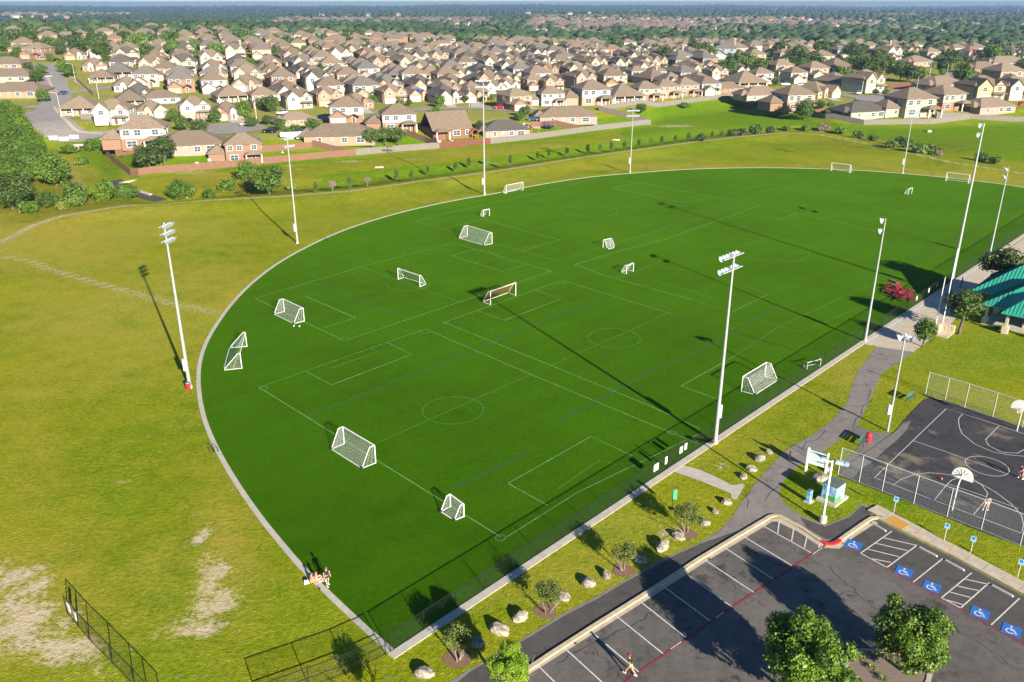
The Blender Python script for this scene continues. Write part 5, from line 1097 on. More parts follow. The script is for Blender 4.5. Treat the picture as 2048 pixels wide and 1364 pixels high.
def house_kind(key, loc):
    """built once at loc; returns (thing, kids). wall = 'wall_tan', upper = 'wall_white' stand for the two wall colours"""
    t = thing('house', 'x', 'house', loc, 0); W, U, Rf = MB(), MB(), MB(); wl, up, rf = 'wall_tan', 'wall_white', 'roof_shingle'; fd = 'concrete'
    def wn(size, x, y, z, f): place('window', WM[size], t, (x, y, z), f)
    if key in ('ranch', 'ranch_long'):
        w_, d_ = (17, 11) if key == 'ranch' else (21, 11); W.box((0, d_ / 2, 1.45), (w_, d_, 3.1), 0, wl); hip(Rf, -w_ / 2 - .5, w_ / 2 + .5, -.5, d_ + .5, 3.0, 3.0, rf)
        wn((1.6, 1.4), 1.5, -.03, 1.7, 'f'); wn((.9, 1.4), -w_ * .28, -.03, 1.7, 'f'); wn((2.4, 1.5), w_ * .3, -.03, 1.7, 'f'); wn((.6, .6), -w_ * .1, -.03, 2.0, 'f'); wn((1.6, 1.4), w_ / 2 + .03, 4, 1.7, 'r'); wn((1.6, 1.4), -w_ / 2 - .03, 5, 1.7, 'l')
        hip(Rf, -w_ / 2 - 2.2, -w_ / 2 + 3, 1.0, d_ - 2, 2.9, 2.0, rf)
    elif key in ('two', 'two_b'):
        W.box((0, 4.5, 1.5), (11, 9, 3.2), 0, wl); U.box((0, 4.5, 4.3), (11.02, 9.02, 2.8), 0, up); hip(Rf, -6, 6, -.5, 9.5, 5.7, 2.9, rf)
        for x in (-4, -1.2, 3.2): wn((1.6, 1.4), x, -.04, 4.5, 'f')
        for y in (2, 6): wn((.9, 1.4), 5.55, y, 4.5, 'r')
        wn((2.4, 1.5), -3, -.03, 1.6, 'f'); wn((1.6, 1.4), 5.53, 4, 1.6, 'r'); wn((1.6, 1.4), -5.53, 4, 4.5, 'l')
        if key == 'two_b':   # back view: patio roof on posts, low wing
            hip(Rf, .2, 5.6, -3.2, .2, 2.75, 1.0, rf, .14); W.box((-8, 5.5, 1.4), (5.4, 7, 2.9), 0, wl); hip(Rf, -11.2, -4.6, 1.5, 9.5, 2.9, 2.2, rf)
            for x in (.6, 5.2): o = MB().box((0, 0, 1.35), (.3, .3, 2.6), 0, 'trim').build('post', None, t); o.location = (x, -2.8, 0)
            place('door', DD, t, (2.9, -.05, 1.1), 'f')
        else:
            W.box((-2.9, -1.6, 1.4), (5.8, 3.4, 2.9), 0, wl); gable(Rf, -5.8, 0, -3.3, 2.2, 2.85, 1.9, rf, wl); gend(W, -5.8, 0, -3.3, 2.85, 1.9, wl); place('garage_door', GD, t, (-2.9, -3.35, 1.15), 'f'); place('door', DD, t, (2.2, -.06, 1.1), 'f'); gable(Rf, 1.0, 3.8, -1.6, 0, 2.7, .7, rf, wl)
    elif key == 'gables':
        W.box((0, 5, 1.5), (12, 10, 3.2), 0, wl); U.box((0, 5, 4.25), (12.02, 10.02, 2.7), 0, up); hip(Rf, -6.5, 6.5, -.5, 10.5, 5.6, 3.1, rf)
        U.box((-3, -.6, 3.6), (5.4, 1.4, 4.0), 0, up); gable(Rf, -5.7, -.3, -1.3, 5, 5.55, 2.5, rf, up); gend(U, -5.7, -.3, -1.3, 5.55, 2.5, up); W.box((-3, -.62, .85), (5.42, 1.42, 1.8), 0, wl)
        gable(Rf, 1.2, 5.6, -.3, 5, 5.55, 1.9, rf, up); U.box((3.4, 0, 4.3), (4.4, .6, 2.6), 0, up); gend(U, 1.2, 5.6, -.3, 5.55, 1.9, up)
        place('garage_door', GD, t, (-3, -1.36, 1.15), 'f'); wn((1.6, 1.4), -3, -1.34, 4.4, 'f'); wn((1.6, 1.4), 3.4, -.34, 4.4, 'f'); wn((1.6, 1.4), 4, -.03, 1.6, 'f'); place('door', DD, t, (1.4, -.06, 1.1), 'f'); hip(Rf, .3, 5.9, -1.6, .2, 2.75, .6, rf, .12); wn((.9, 1.4), 6.04, 3, 4.4, 'r'); wn((.9, 1.4), 6.04, 7, 4.4, 'r')
    elif key in ('garage', 'garage_r'):
        s = 1 if key == 'garage' else -1
        W.box((0, 7, 1.45), (12.5, 13, 3.1), 0, wl); hip(Rf, -6.75, 6.75, 0, 14, 3.0, 3.9, rf)
        W.box((-3 * s, -.5, 1.45), (6, 3, 3.1), 0, wl); gable(Rf, -3 * s - 3, -3 * s + 3, -2, 6, 3.0, 2.5, rf, wl); gend(W, -3 * s - 3, -3 * s + 3, -2, 3.0, 2.5, wl); place('garage_door', GD, t, (-3 * s, -2.06, 1.15), 'f')
        U.box((2.2 * s, .2, 2.0), (2.4, 1.6, 4.0), 0, up); gable(Rf, 2.2 * s - 1.2, 2.2 * s + 1.2, -.6, 4, 3.95, 1.1, rf, up, ov=.25); gend(U, 2.2 * s - 1.2, 2.2 * s + 1.2, -.6, 3.95, 1.1, up, .05); place('door', DD, t, (2.2 * s, -.66, 1.2), 'f')
        wn((1.6, 1.4), 4.7 * s, .46, 1.6, 'f'); wn((.6, .6), -3 * s, -2.04, 3.9, 'f'); wn((1.6, 1.4), 6.28, 5, 1.6, 'r'); wn((.9, 1.4), 6.28, 10, 1.6, 'r')
    elif key == 'patio':
        W.box((0, 6, 1.45), (13, 11, 3.1), 0, wl); hip(Rf, -7, 7, -2.2, 12, 3.0, 4.2, rf)
        for x in (-6, -2, 2, 6): o = MB().box((0, 0, 1.4), (.28, .28, 2.8), 0, 'trim').build('post', None, t); o.location = (x, -1.7, 0)
        wn((2.4, 1.5), -3.5, .47, 1.6, 'f'); wn((1.6, 1.4), 3.5, .47, 1.6, 'f'); place('door', DD, t, (0, .45, 1.1), 'f'); wn((1.6, 1.4), 6.53, 5, 1.6, 'r')
    elif key == 'barn':      # one and a half storeys, gable end to the right
        W.box((0, 5, 1.6), (13, 10, 3.4), 0, wl); gable(Rf, -6.5, 6.5, 0, 10, 3.3, 4.6, rf, up, 'x'); U.add([(6.5, 0, 3.3), (6.5, 10, 3.3), (6.5, 5, 7.9), (6.4, 0, 3.3), (6.4, 10, 3.3), (6.4, 5, 7.9)], [(0, 1, 2), (3, 5, 4)], up); U.box((5.9, 6.2, 4.0), (1.19, 6, 2.2), 0, up)
        hip(Rf, -6.6, -1.5, -2.8, .3, 2.7, .9, rf, .12)
        for x in (-6.2, -1.9): o = MB().box((0, 0, 1.3), (.28, .28, 2.6), 0, 'trim').build('post', None, t); o.location = (x, -2.4, 0)
        wn((2.4, 1.5), 1.5, -.03, 1.7, 'f'); wn((.9, 1.4), 5, -.03, 1.7, 'f'); wn((.9, 1.4), 6.55, 3.8, 4.6, 'r'); wn((.9, 1.4), 6.55, 6.0, 4.6, 'r'); wn((1.6, 1.4), 6.54, 3, 1.6, 'r')
    W.box((0, 5.2, -.25), (10.5, 8, .9), 0, fd)
    w_ = W.build('wall', None, t)
    if U.v: U.build('upper_wall', None, t)
    Rf.build('roof', None, t); kids = [(c, []) for c in t.children]
    return t, kids
HK = ['ranch', 'ranch_long', 'two', 'two_b', 'gables', 'garage', 'garage_r', 'patio', 'barn']
PROTO = {}
used = set(); HPOS = []
RF = {'g': 'roof_shingle', 'y': 'roof_grey', 'd': 'roof_dark', 'r': 'roof_red'}
def house(kind, pos, yaw, wall, upper=None, roof='g', sc=1.0, label='', group=None, parts='', zoff=0.0, bare=False):
    yaw = math.radians(yaw); loc = (pos.x, pos.y, pos.z + .12 + zoff)
    if kind not in PROTO: PROTO[kind] = house_kind(kind, loc); first = True
    else: first = False
    mats = {'wall_tan': 'wall_' + wall, 'wall_white': 'wall_' + (upper or wall), 'roof_shingle': RF[roof]}
    if wall in ('gold', 'brick') and random.random() < .4: mats['garage'] = 'garage_brown'
    t0, kids = PROTO[kind]
    if bare: kids = [k_ for k_ in kids if k_[0].name.split('.')[0] in ('wall', 'upper_wall', 'roof', 'garage_door')]
    # the prototype itself is left out of the collection's use until its first house: it becomes that house
    if first: t = t0; t.location = loc; t.rotation_euler = (0, 0, yaw); t.scale = (sc,) * 3 if isinstance(sc, float) else sc; t['label'] = label; FIRSTM.append((kids, mats))
    else: t = dup(t0, kids, loc, yaw, label, group, sc, mats)
    if group: t['group'] = group
    HPOS.append((pos.x, pos.y, (sc if isinstance(sc, float) else sc[0]) * 8))
    if 's' in parts: o = MB().box((0, 0, 0), (3.6, 2.4, .08), 0, 'solar').build('solar_panel', None, t); o.location = (-1, 1.7, 7.05 if kind in ('two', 'gables', 'two_b') else 4.75); o.rotation_euler = (math.radians(30), 0, 0)
    if 'c' in parts: o = link('chimney', CH, t, (4.3, 7, 8.3 if kind in ('two', 'gables', 'two_b') else 5.7)); o.scale = (1, 1, 3.4)
    return t
FIRSTM = []
CN = {'white': 'white', 'cream': 'cream', 'tan': 'tan', 'brick': 'brick', 'redbrick': 'red brick', 'pink': 'pinkish brick', 'beige': 'beige', 'blue': 'blue grey', 'gold': 'golden tan'}
KN = {'ranch': 'low house', 'ranch_long': 'long low house', 'two': 'two storey house', 'two_b': 'tall patio house', 'gables': 'twin gabled house', 'garage': 'one storey gabled house', 'garage_r': 'one storey gabled house', 'patio': 'porch house', 'barn': 'steep roofed house'}
HOUSES = [ # px, py (foot of the front), kind, yaw, wall, upper, roof, scale, where, parts
 (30, 197, 'ranch_long', 4, 'tan', 0, 'g', 1.0, 'at the left edge above the woods', ''), (15, 166, 'ranch_long', 6, 'beige', 0, 'g', 1.0, 'second from the woods at the left edge', ''), (8, 140, 'ranch', 6, 'tan', 0, 'g', 1.0, 'third from the woods at the left edge', ''),
 (70, 118, 'two', -5, 'brick', 'brick', 'g', 1.0, 'at the head of the street with parked cars', ''), (142, 103, 'ranch', 12, 'cream', 0, 'g', .9, 'behind trees right of the street head', ''), (152, 120, 'garage', 25, 'brick', 'white', 'g', .9, 'upper right of the parked cars street', ''), (130, 78, 'ranch', 10, 'tan', 0, 'g', .9, 'high on the wooded hill at the left', ''), (115, 62, 'ranch', 5, 'beige', 0, 'g', .9, 'highest on the wooded hill at the left', ''),
 (192, 112, 'garage', 20, 'cream', 'cream', 'g', .8, 'alone among round trees on the hill', ''), (192, 143, 'garage_r', 25, 'brick', 'white', 'g', .95, 'behind the upper street lamp', ''), (245, 138, 'two', 25, 'tan', 'tan', 'g', .85, 'behind the trees right of the upper street lamp', ''), (228, 112, 'ranch', 20, 'tan', 0, 'g', .8, 'small, among trees on the left hill', ''),
 (205, 166, 'patio', 20, 'tan', 0, 'g', .85, 'beside the corner of the side street', ''), (258, 184, 'garage_r', 25, 'beige', 'white', 'g', .9, 'with a white garage behind the corner lot', ''), (160, 232, 'patio', 12, 'pink', 0, 'g', .95, 'on the corner above the small lawn', ''), (226, 250, 'gables', 8, 'white', 'white', 'g', .95, 'beside the small lawn and the street end', ''), (262, 214, 'patio', 22, 'tan', 0, 'g', .85, 'behind the white gabled one', ''), (308, 236, 'garage_r', 28, 'cream', 'cream', 'g', .85, 'above the big siding house', ''),
 (290, 300, 'two_b', 14, 'brick', 'white', 'g', 1.12, 'at the bend of the fence by the creek', ''), (300, 163, 'two', 28, 'beige', 'tan', 'g', .8, 'behind the porch houses on the left', 'c'), (332, 160, 'two', 10, 'brick', 'tan', 'g', .95, 'tall among the left rows', ''), (325, 208, 'ranch', 25, 'blue', 0, 'g', .8, 'above the cream gabled garage', ''),
 (385, 312, 'ranch', 18, 'pink', 0, 'g', 1.05, 'behind the dark tree pair and the brown fence', ''), (490, 325, 'two_b', 18, 'brick', 'brick', 'g', .9, 'close to the brown fence beside a long lawn', ''), (393, 238, 'gables', 24, 'brick', 'white', 'g', .85, 'left of the turning circle', ''), (457, 240, 'garage', 20, 'brick', 'white', 'g', .85, 'with a white garage at the turning circle', ''),
 (466, 205, 'patio', 28, 'beige', 0, 'g', .9, 'behind the garage at the turning circle', ''), (532, 216, 'two', 26, 'gold', 'gold', 'g', .85, 'behind the round trees right of the turning circle', ''), (600, 218, 'gables', 26, 'cream', 'white', 'g', .82, 'right of the golden one in the front street', ''), (597, 252, 'ranch', 24, 'tan', 0, 'g', .7, 'small, behind parked vehicles', ''),
 (695, 248, 'two', 10, 'brick', 'white', 'g', 1.0, 'behind the long tan house at the fence', ''), (680, 292, 'ranch_long', 6, 'tan', 0, 'g', 1.02, 'behind the brown fence corner with three trees', ''), (800, 264, 'two_b', 14, 'brick', 'white', 'g', 1.0, 'above the three olive green trees', ''), (905, 278, 'barn', 28, 'redbrick', 'white', 'g', 1.05, 'with a patio and a dark grill', ''),
 (660, 212, 'gables', 28, 'brick', 'tan', 'g', .82, 'in the front street with a car in its garage', ''), (722, 219, 'garage', 26, 'brick', 'brick', 'g', .85, 'in the front street left of a round tree', ''), (790, 206, 'gables', 26, 'cream', 'tan', 'g', .82, 'in the front street right of a round tree', ''), (840, 202, 'garage', 26, 'tan', 'tan', 'g', .85, 'in the front street with dark solar panels', 's'), (897, 200, 'gables', 24, 'redbrick', 'brick', 'g', .9, 'in the front street behind a white car', ''), (950, 204, 'garage', 22, 'tan', 'tan', 'g', .85, 'in the front street left of the white pair', ''),
 (1015, 277, 'ranch', 16, 'pink', 0, 'd', .92, 'with a wooden play set beside it', ''), (990, 193, 'gables', 22, 'white', 'white', 'g', .8, 'left one of the white pair', ''), (1020, 190, 'gables', 22, 'cream', 'white', 'g', .8, 'right one of the white pair', ''), (1042, 219, 'two', 32, 'brick', 'tan', 'g', .9, 'beside the red car', ''), (1106, 212, 'two_b', 12, 'white', 'white', 'g', .85, 'behind the long pinkish one with a trampoline', ''), (1137, 250, 'ranch_long', 8, 'pink', 0, 'g', 1.0, 'with a trampoline in its garden', ''),
 (1192, 211, 'two_b', 18, 'tan', 'blue', 'g', 1.1, 'first of the row behind the grey fence', ''), (1254, 207, 'patio', 18, 'tan', 'blue', 'g', 1.05, 'second of the row behind the grey fence', ''), (1298, 202, 'two_b', 18, 'brick', 'cream', 'g', .9, 'third of the row behind the grey fence', ''), (1338, 197, 'two_b', 18, 'tan', 'tan', 'g', .9, 'fourth of the row behind the grey fence', ''), (1378, 193, 'two_b', 18, 'brick', 'tan', 'g', .88, 'fifth of the row behind the grey fence', ''), (1422, 190, 'two', 18, 'cream', 'blue', 'g', .9, 'sixth of the row behind the grey fence', ''), (1465, 187, 'ranch', 18, 'brick', 0, 'g', .8, 'seventh of the row behind the grey fence', ''), (1500, 180, 'patio', 18, 'tan', 'beige', 'g', 1.05, 'eighth of the row behind the grey fence', ''),
 (1072, 180, 'two', 20, 'brick', 'brick', 'g', .8, 'second row, left of a gabled pair', ''), (1108, 182, 'gables', 20, 'cream', 'tan', 'g', .8, 'second row, in front of a small green tree', ''), (1145, 170, 'garage', 20, 'tan', 'tan', 'g', .85, 'second row, above the white one with a patio', ''), (1185, 167, 'gables', 20, 'white', 'white', 'g', .78, 'second row, above the first fence row house', ''), (1237, 167, 'gables', 20, 'white', 'white', 'g', .78, 'second row, above the second fence row house', ''), (1278, 160, 'two', 20, 'white', 'white', 'g', .8, 'second row, above the third fence row house', ''), (1318, 160, 'two', 20, 'cream', 'cream', 'g', .8, 'second row, above the fourth fence row house', ''), (1357, 157, 'gables', 20, 'white', 'white', 'g', .78, 'second row, above the fifth fence row house', ''), (1400, 152, 'gables', 20, 'cream', 'cream', 'g', .78, 'second row, left of the golden gabled one', ''), (1438, 160, 'gables', 15, 'gold', 'cream', 'g', .85, 'before the dark round hedge trees', ''),
 (1530, 204, 'ranch', 14, 'beige', 0, 'g', .9, 'beside the round dark hedge inside the fence', ''), (1600, 222, 'two_b', 18, 'brick', 'cream', 'g', 1.0, 'behind the big tree at the grey fence', ''), (1738, 239, 'ranch', 20, 'cream', 0, 'd', .9, 'with a dark roof side at the fence corner', ''), (1655, 196, 'garage_r', 35, 'gold', 'gold', 'g', .85, 'left of the right hand street', ''), (1597, 166, 'two', 20, 'beige', 'white', 'g', .8, 'above the white car on the right', ''), (1637, 160, 'two', 20, 'cream', 'tan', 'g', .95, 'in the middle of the right cluster', ''), (1745, 185, 'gables', 26, 'white', 'cream', 'g', 1.0, 'at the left of the curved street', ''), (1690, 176, 'garage', 28, 'beige', 'white', 'g', .9, 'left neighbour of the one at the curved street', ''),
 (1568, 152, 'two', 18, 'beige', 'tan', 'g', .9, 'before tall dark trees', ''), (1528, 168, 'two', 18, 'white', 'white', 'g', .8, 'end of the second row, with three windows', ''), (1650, 133, 'two', 18, 'cream', 'cream', 'g', 1.0, 'deep among dark trees on the right', ''), (1680, 144, 'patio', 20, 'tan', 0, 'g', .95, 'with a wide hip roof among dark trees', ''), (1488, 150, 'garage', 18, 'cream', 'cream', 'd', .8, 'before the hedge of dark trees', ''), (1515, 127, 'two', 15, 'cream', 'gold', 'g', .9, 'behind the hedge of dark trees', ''), (1450, 118, 'two', -15, 'blue', 'blue', 'y', 1.3, 'the largest, with a grey green roof', 'c'), (1572, 122, 'two', 20, 'tan', 'tan', 'g', .8, 'small gable peeping from dark trees', 'c'),
 (1838, 235, 'two_b', 18, 'beige', 'cream', 'g', 1.1, 'inside the corner of the grey fence on the right', ''), (1905, 222, 'two_b', 25, 'brick', 'cream', 'g', 1.0, 'right neighbour of the corner one', ''), (1994, 229, 'ranch', 18, 'pink', 0, 'g', .9, 'before the long grey fence at the right', ''), (1975, 204, 'gables', 10, 'gold', 'gold', 'g', 1.05, 'with a brown garage at the right', ''), (2038, 200, 'gables', 10, 'white', 'white', 'g', .95, 'at the right edge with small dormers', ''), (1900, 184, 'ranch', 25, 'beige', 0, 'g', 1.0, 'with a large roof beside the curved street', ''), (2020, 172, 'two', 15, 'gold', 'tan', 'g', 1.1, 'with a big striped roof at the right edge', ''),
 (1786, 122, 'gables', 25, 'beige', 'white', 'g', 1.1, 'with a chimney before a yellow tree', 'c'), (1845, 134, 'ranch', 30, 'tan', 0, 'g', .95, 'left of the far street lamp', ''), (1866, 120, 'two', 15, 'cream', 'cream', 'g', .85, 'above the far street lamp', ''), (1950, 123, 'two', 20, 'tan', 'white', 'r', 1.0, 'with reddish roof above the street end', ''), (2020, 136, 'ranch_long', 10, 'tan', 0, 'g', 1.0, 'in the top right cluster, lower one', ''), (1975, 148, 'ranch', 15, 'brick', 0, 'g', .95, 'in the top right cluster, left one', ''), (2040, 110, 'ranch', 12, 'white', 0, 'r', 1.0, 'in the top right cluster, upper one', '')]
for px_, py_, k, yaw, wl, up, rf, sc, where, parts in HOUSES:
    p = at(px_, py_)
    house(k, p, yaw, wl, up or None, rf, (float(sc) if py_ > 225 else (sc * 1.02, sc * 1.22, sc)) if px_ < 1480 else (sc * 1.16, sc * 1.25, sc * 1.12), '%s %s %s' % (CN[wl] if not up or up == wl else CN[wl] + ' and ' + CN[up], KN[k], where), parts=parts)
# the packed rows further back
rd = random.Random(12); nfar = 0
def free(x, y, r):
    return all((x - a) ** 2 + (y - b) ** 2 > (r + c * .55) ** 2 for a, b, c in HPOS)
rowang = math.radians(12); far_list = []
for ri in range(-4, 34):
    for ci in range(-30, 34):
        x = ci * 14.9 + rd.uniform(-1, 1) + (ri % 2) * 5; y = 330 + ri * 22.5 + (6 if ri % 2 else 0) + x * .18 + rd.uniform(-1.5, 1.5) + 6 * math.sin(x / 45.0)
        if y < np.interp(x, YX, YY) + 55: continue
        z = float(H(x, y)); a, b = PX(x, y, z)
        if not (-20 < a < 2070) or b > 209 or b < 62 or (b > 190 and a > 1010): continue
        if b > 112 and a < 150: continue
        if a < 230 or a > 1420: dens = .22 if b < 125 else 0.0
        elif b < 78: dens = .35
        elif b < 98: dens = .6 if a < 900 else .3
        elif b < 120: dens = .85 if a < 1000 else .5
        else: dens = .93
        if a < 150 and b < 95: dens = .12
        if rd.random() > dens or not free(x, y, 6.2): continue
        far_list.append((b, a, x, y, z, ri)); HPOS.append((x, y, 7.5))
far_list.sort(reverse=True)
wc = ['white', 'cream', 'tan', 'brick', 'beige', 'tan', 'cream', 'tan', 'gold', 'pink', 'beige']
simple = []
ZONES = [(300, 'at the left'), (520, 'left of the middle'), (760, 'a little left of the middle'), (980, 'in the middle'), (1200, 'a little right of the middle'), (1420, 'right of the middle'), (3000, 'at the right')]
NH = 300 - len(HOUSES)
rowpos = {}
for b, a, x, y, z, ri in far_list: rowpos.setdefault(ri, []).append(a)
rows_seen = sorted(rowpos)
for v in rowpos.values(): v.sort()
for i, (b, a, x, y, z, ri) in enumerate(far_list):
    wl = rd.choice(wc); up = rd.choice([wl, wl, 'white', 'cream']); k = rd.choice(['two', 'gables', 'garage', 'garage_r', 'gables', 'patio', 'two', 'garage']); yaw = rd.choice([18, 24, 22, 26, 20, 14])
    if i < NH:
        col = CN[wl] if up == wl else CN[wl] + ' and ' + CN[up]
        house(k, Vector((x, y, z)), yaw, wl, up, rd.choice('ggggyyd'), (lambda q: (q, q * 1.3, q * 1.05))(rd.uniform(.92, 1.04)), '%s %s, %s from left, %s packed row' % (col, KN[k], ORDN(rowpos[ri].index(a)), ORDN(rows_seen.index(ri))), 'houses packed in rows', 'c' if rd.random() < .12 else 's' if rd.random() < .03 else '', bare=b < 128)
    else: simple.append((x, y, z, yaw))
# colours of the first house of each kind
for kids, mats in FIRSTM:
    for c, _ in kids: remat(c, mats)

def simple_houses(name, L, matw, seed, sc=1.0):
    rd_ = random.Random(seed); m = MB()
    for x, y, z, yaw in L:
        c, s = math.cos(math.radians(yaw)), math.sin(math.radians(yaw)); w_, d_, h_ = rd_.uniform(9, 15) * sc, rd_.uniform(8, 11) * sc, rd_.choice([3, 5.4, 5.4]) * (1 + (sc - 1) * .5); k = len(m.v)
        mw_ = rd_.choice(matw); mr_ = rd_.choice(['roof_shingle', 'roof_shingle', 'roof_grey', 'roof_shingle', 'roof_red'] if seed == 3 else ['roof_shingle', 'roof_shingle', 'roof_grey'])
        m.box((0, 0, h_ / 2), (w_, d_, h_), 0, mw_); hip(m, -w_ / 2 - .5, w_ / 2 + .5, -d_ / 2 - .5, d_ / 2 + .5, h_, min(w_, d_) * .28, mr_)
        for i in range(k, len(m.v)): a, b, e = m.v[i]; m.v[i] = (x + a * c - b * s, y + a * s + b * c, z + e)
    o = m.build(name); return stuff(o)
if simple: tag(simple_houses('distant_houses', simple, ['wall_white', 'wall_cream', 'wall_tan', 'wall_brick'], 1), 'farthest roofs of the suburb between the trees', 'houses')
def band(n, x0, x1, y0, y1, seed, edge=1.0):
    rd_ = random.Random(seed); L = []
    while len(L) < n:
        a = rd_.uniform(x0, x1); b = y0 + (y1 - y0) * rd_.random() ** .8; p = at(round(a), round(b, 1))
        L.append((p.x + rd_.uniform(-8, 8), p.y + rd_.uniform(-30, 30), p.z, rd_.uniform(0, 90)))
    return L
tag(simple_houses('distant_houses', band(620, 548, 985, 39, 52, 5), ['wall_white', 'wall_cream', 'wall_tan', 'wall_beige'], 2, 1.2), 'crowded band of pale houses far behind the first suburb', 'houses')
tag(simple_houses('distant_houses', band(1000, 1060, 1600, 38, 62, 6) + band(220, 1540, 1760, 42, 66, 16), ['wall_white', 'wall_pink', 'wall_tan', 'wall_cream', 'wall_white'], 3, 1.15), 'second town of reddish and pale roofs far away on the right', 'houses')
tag(simple_houses('distant_houses', band(330, 980, 2070, 60, 102, 31), ['wall_white', 'wall_cream', 'wall_tan', 'wall_beige'], 9, 1.05), 'roofs scattered through the woods right of the middle, behind the suburb', 'houses')
tag(simple_houses('distant_houses', band(50, 0, 140, 30, 38, 7) + band(24, 165, 260, 30, 34, 8), ['wall_white', 'wall_cream', 'wall_pink'], 4, 1.9), 'scattered large pale buildings near the horizon at the left', 'houses')
tag(simple_houses('distant_houses', band(26, 1040, 1600, 18, 30, 9) + band(60, 1600, 2048, 44, 66, 10) + band(16, 1540, 1570, 19, 22, 11) + band(22, 600, 960, 19, 36, 14) + band(16, 1950, 2048, 22, 26, 15), ['wall_white', 'wall_cream', 'wall_beige'], 5, 1.5), 'lone pale buildings scattered through the distant woods', 'houses')

# ---------------------------------------------------------------- garden fences of planks
def plank_fence(label, pts, mat, h=1.9, gap=.01):
    P = [at(*p) if len(p) == 2 else p for p in pts]; t = thing('wooden_fence', label, 'fence', P[0], 0, None); o0 = P[0]; m = MB(); pm = MB().box((0, 0, h / 2 - .1), (.1, .1, h)).mesh('post', [mat]); rl = MB(); rd_ = random.Random(len(label))
    for a, b in zip(P[:-1], P[1:]):
        d = Vector((b.x - a.x, b.y - a.y, 0)); L = d.length; d.normalize(); n = max(1, int(L / .3)); an = math.atan2(d.y, d.x); nn = Vector((-d.y, d.x, 0))
        for i in range(n):
            p = a + d * (i + .5) * L / n; z = float(H(p.x, p.y)) + .05; hh = h + rd_.uniform(-.03, .03); q = p + nn * rd_.uniform(-.012, .012) - o0; m.box((q.x, q.y, z - o0.z + hh / 2), (L / n - gap, .025, hh), an)
        for i in range(max(1, int(L / 2.4))):
            p = a + d * i * 2.4 + nn * .08; link('post', pm, t, Vector((p.x, p.y, float(H(p.x, p.y)))) - o0)
    stuff(m.build('planks', mat, t)); return t
plank_fence('brown plank fence zigzagging past the creek and along the gardens on the left', [(205, 303), (232, 330), (262, 352), (278, 352), (430, 338), (560, 325), (712, 311)], 'wood_brown')
plank_fence('weathered grey plank fence between the brown and the red one', [(712, 311), (800, 303), (879, 297)], 'wood_grey')
plank_fence('dark red plank fence before the house with the patio', [(879, 297), (940, 291), (981, 288)], 'wood_red')
plank_fence('long grey plank fence ending in a free corner at the middle', [(981, 288), (1080, 277), (1180, 263), (1301, 250)], 'wood_grey')
plank_fence('grey plank fence running back from the free corner', [(1301, 250), (1250, 236), (1198, 222)], 'wood_grey')
plank_fence('grey plank fence along the back of the row on the meadow', [(1198, 222), (1300, 212), (1400, 203), (1470, 194)], 'wood_grey')
plank_fence('shaded grey plank fence descending behind the big tree', [(1480, 208), (1560, 222), (1650, 238), (1727, 250)], 'wood_grey')
plank_fence('pale grey plank fence at the right beyond the meadow', [(1727, 250), (1860, 249), (1940, 238), (2048, 244), (2100, 246)], 'wood_grey')
plank_fence('red brown plank fence between two gardens left of the dark tree pair', [(232, 313), (300, 300), (340, 292)], 'wood_brown')
plank_fence('grey plank fence on the small lawn by the street end', [(162, 239), (200, 239), (222, 256)], 'wood_grey')
plank_fence('brown plank fence behind the long lawn', [(525, 305), (625, 297), (632, 292)], 'wood_brown')
plank_fence('brown plank fence slanting down from the long tan house', [(625, 293), (665, 303), (700, 311)], 'wood_brown')
plank_fence('dark brown plank fence slanting down right of the three trees', [(812, 270), (850, 285), (872, 296)], 'wood_brown')
plank_fence('brown plank fence behind the trampoline', [(1062, 256), (1110, 251), (1160, 262)], 'wood_brown')
plank_fence('grey plank fence beside the left street', [(152, 162), (170, 178), (187, 193)], 'wood_grey')
plank_fence('orange brown plank fence in the gardens right of the big tree', [(1630, 230), (1680, 226), (1690, 240)], 'wood_brown')
plank_fence('red plank fence along the curved street', [(1776, 175), (1840, 174), (1857, 166)], 'wood_red')
plank_fence('grey plank fence between the two right hand gardens', [(1870, 236), (1935, 236)], 'wood_grey')
# white street-end barriers
for i, (a, b) in enumerate((((99, 281), (116, 280)), ((119, 283), (138, 281)), ((140, 279), (158, 277)))):
    A_, B_ = at(*a), at(*b); d = B_ - A_; t = thing('road_barrier', '%s white barrier from the left at the end of the street' % ORD[i], 'barrier', A_, math.atan2(d.y, d.x), 'white barriers at the street end')
    for k in range(3): MB().box((d.length / 2, 0, .45 + k * .42), (d.length, .06, .28), 0, 'white_paint').build('board', None, t)
    for x in (.3, d.length - .3): MB().box((x, .08, .7), (.12, .1, 1.5), 0, 'white_paint').build('post', None, t)

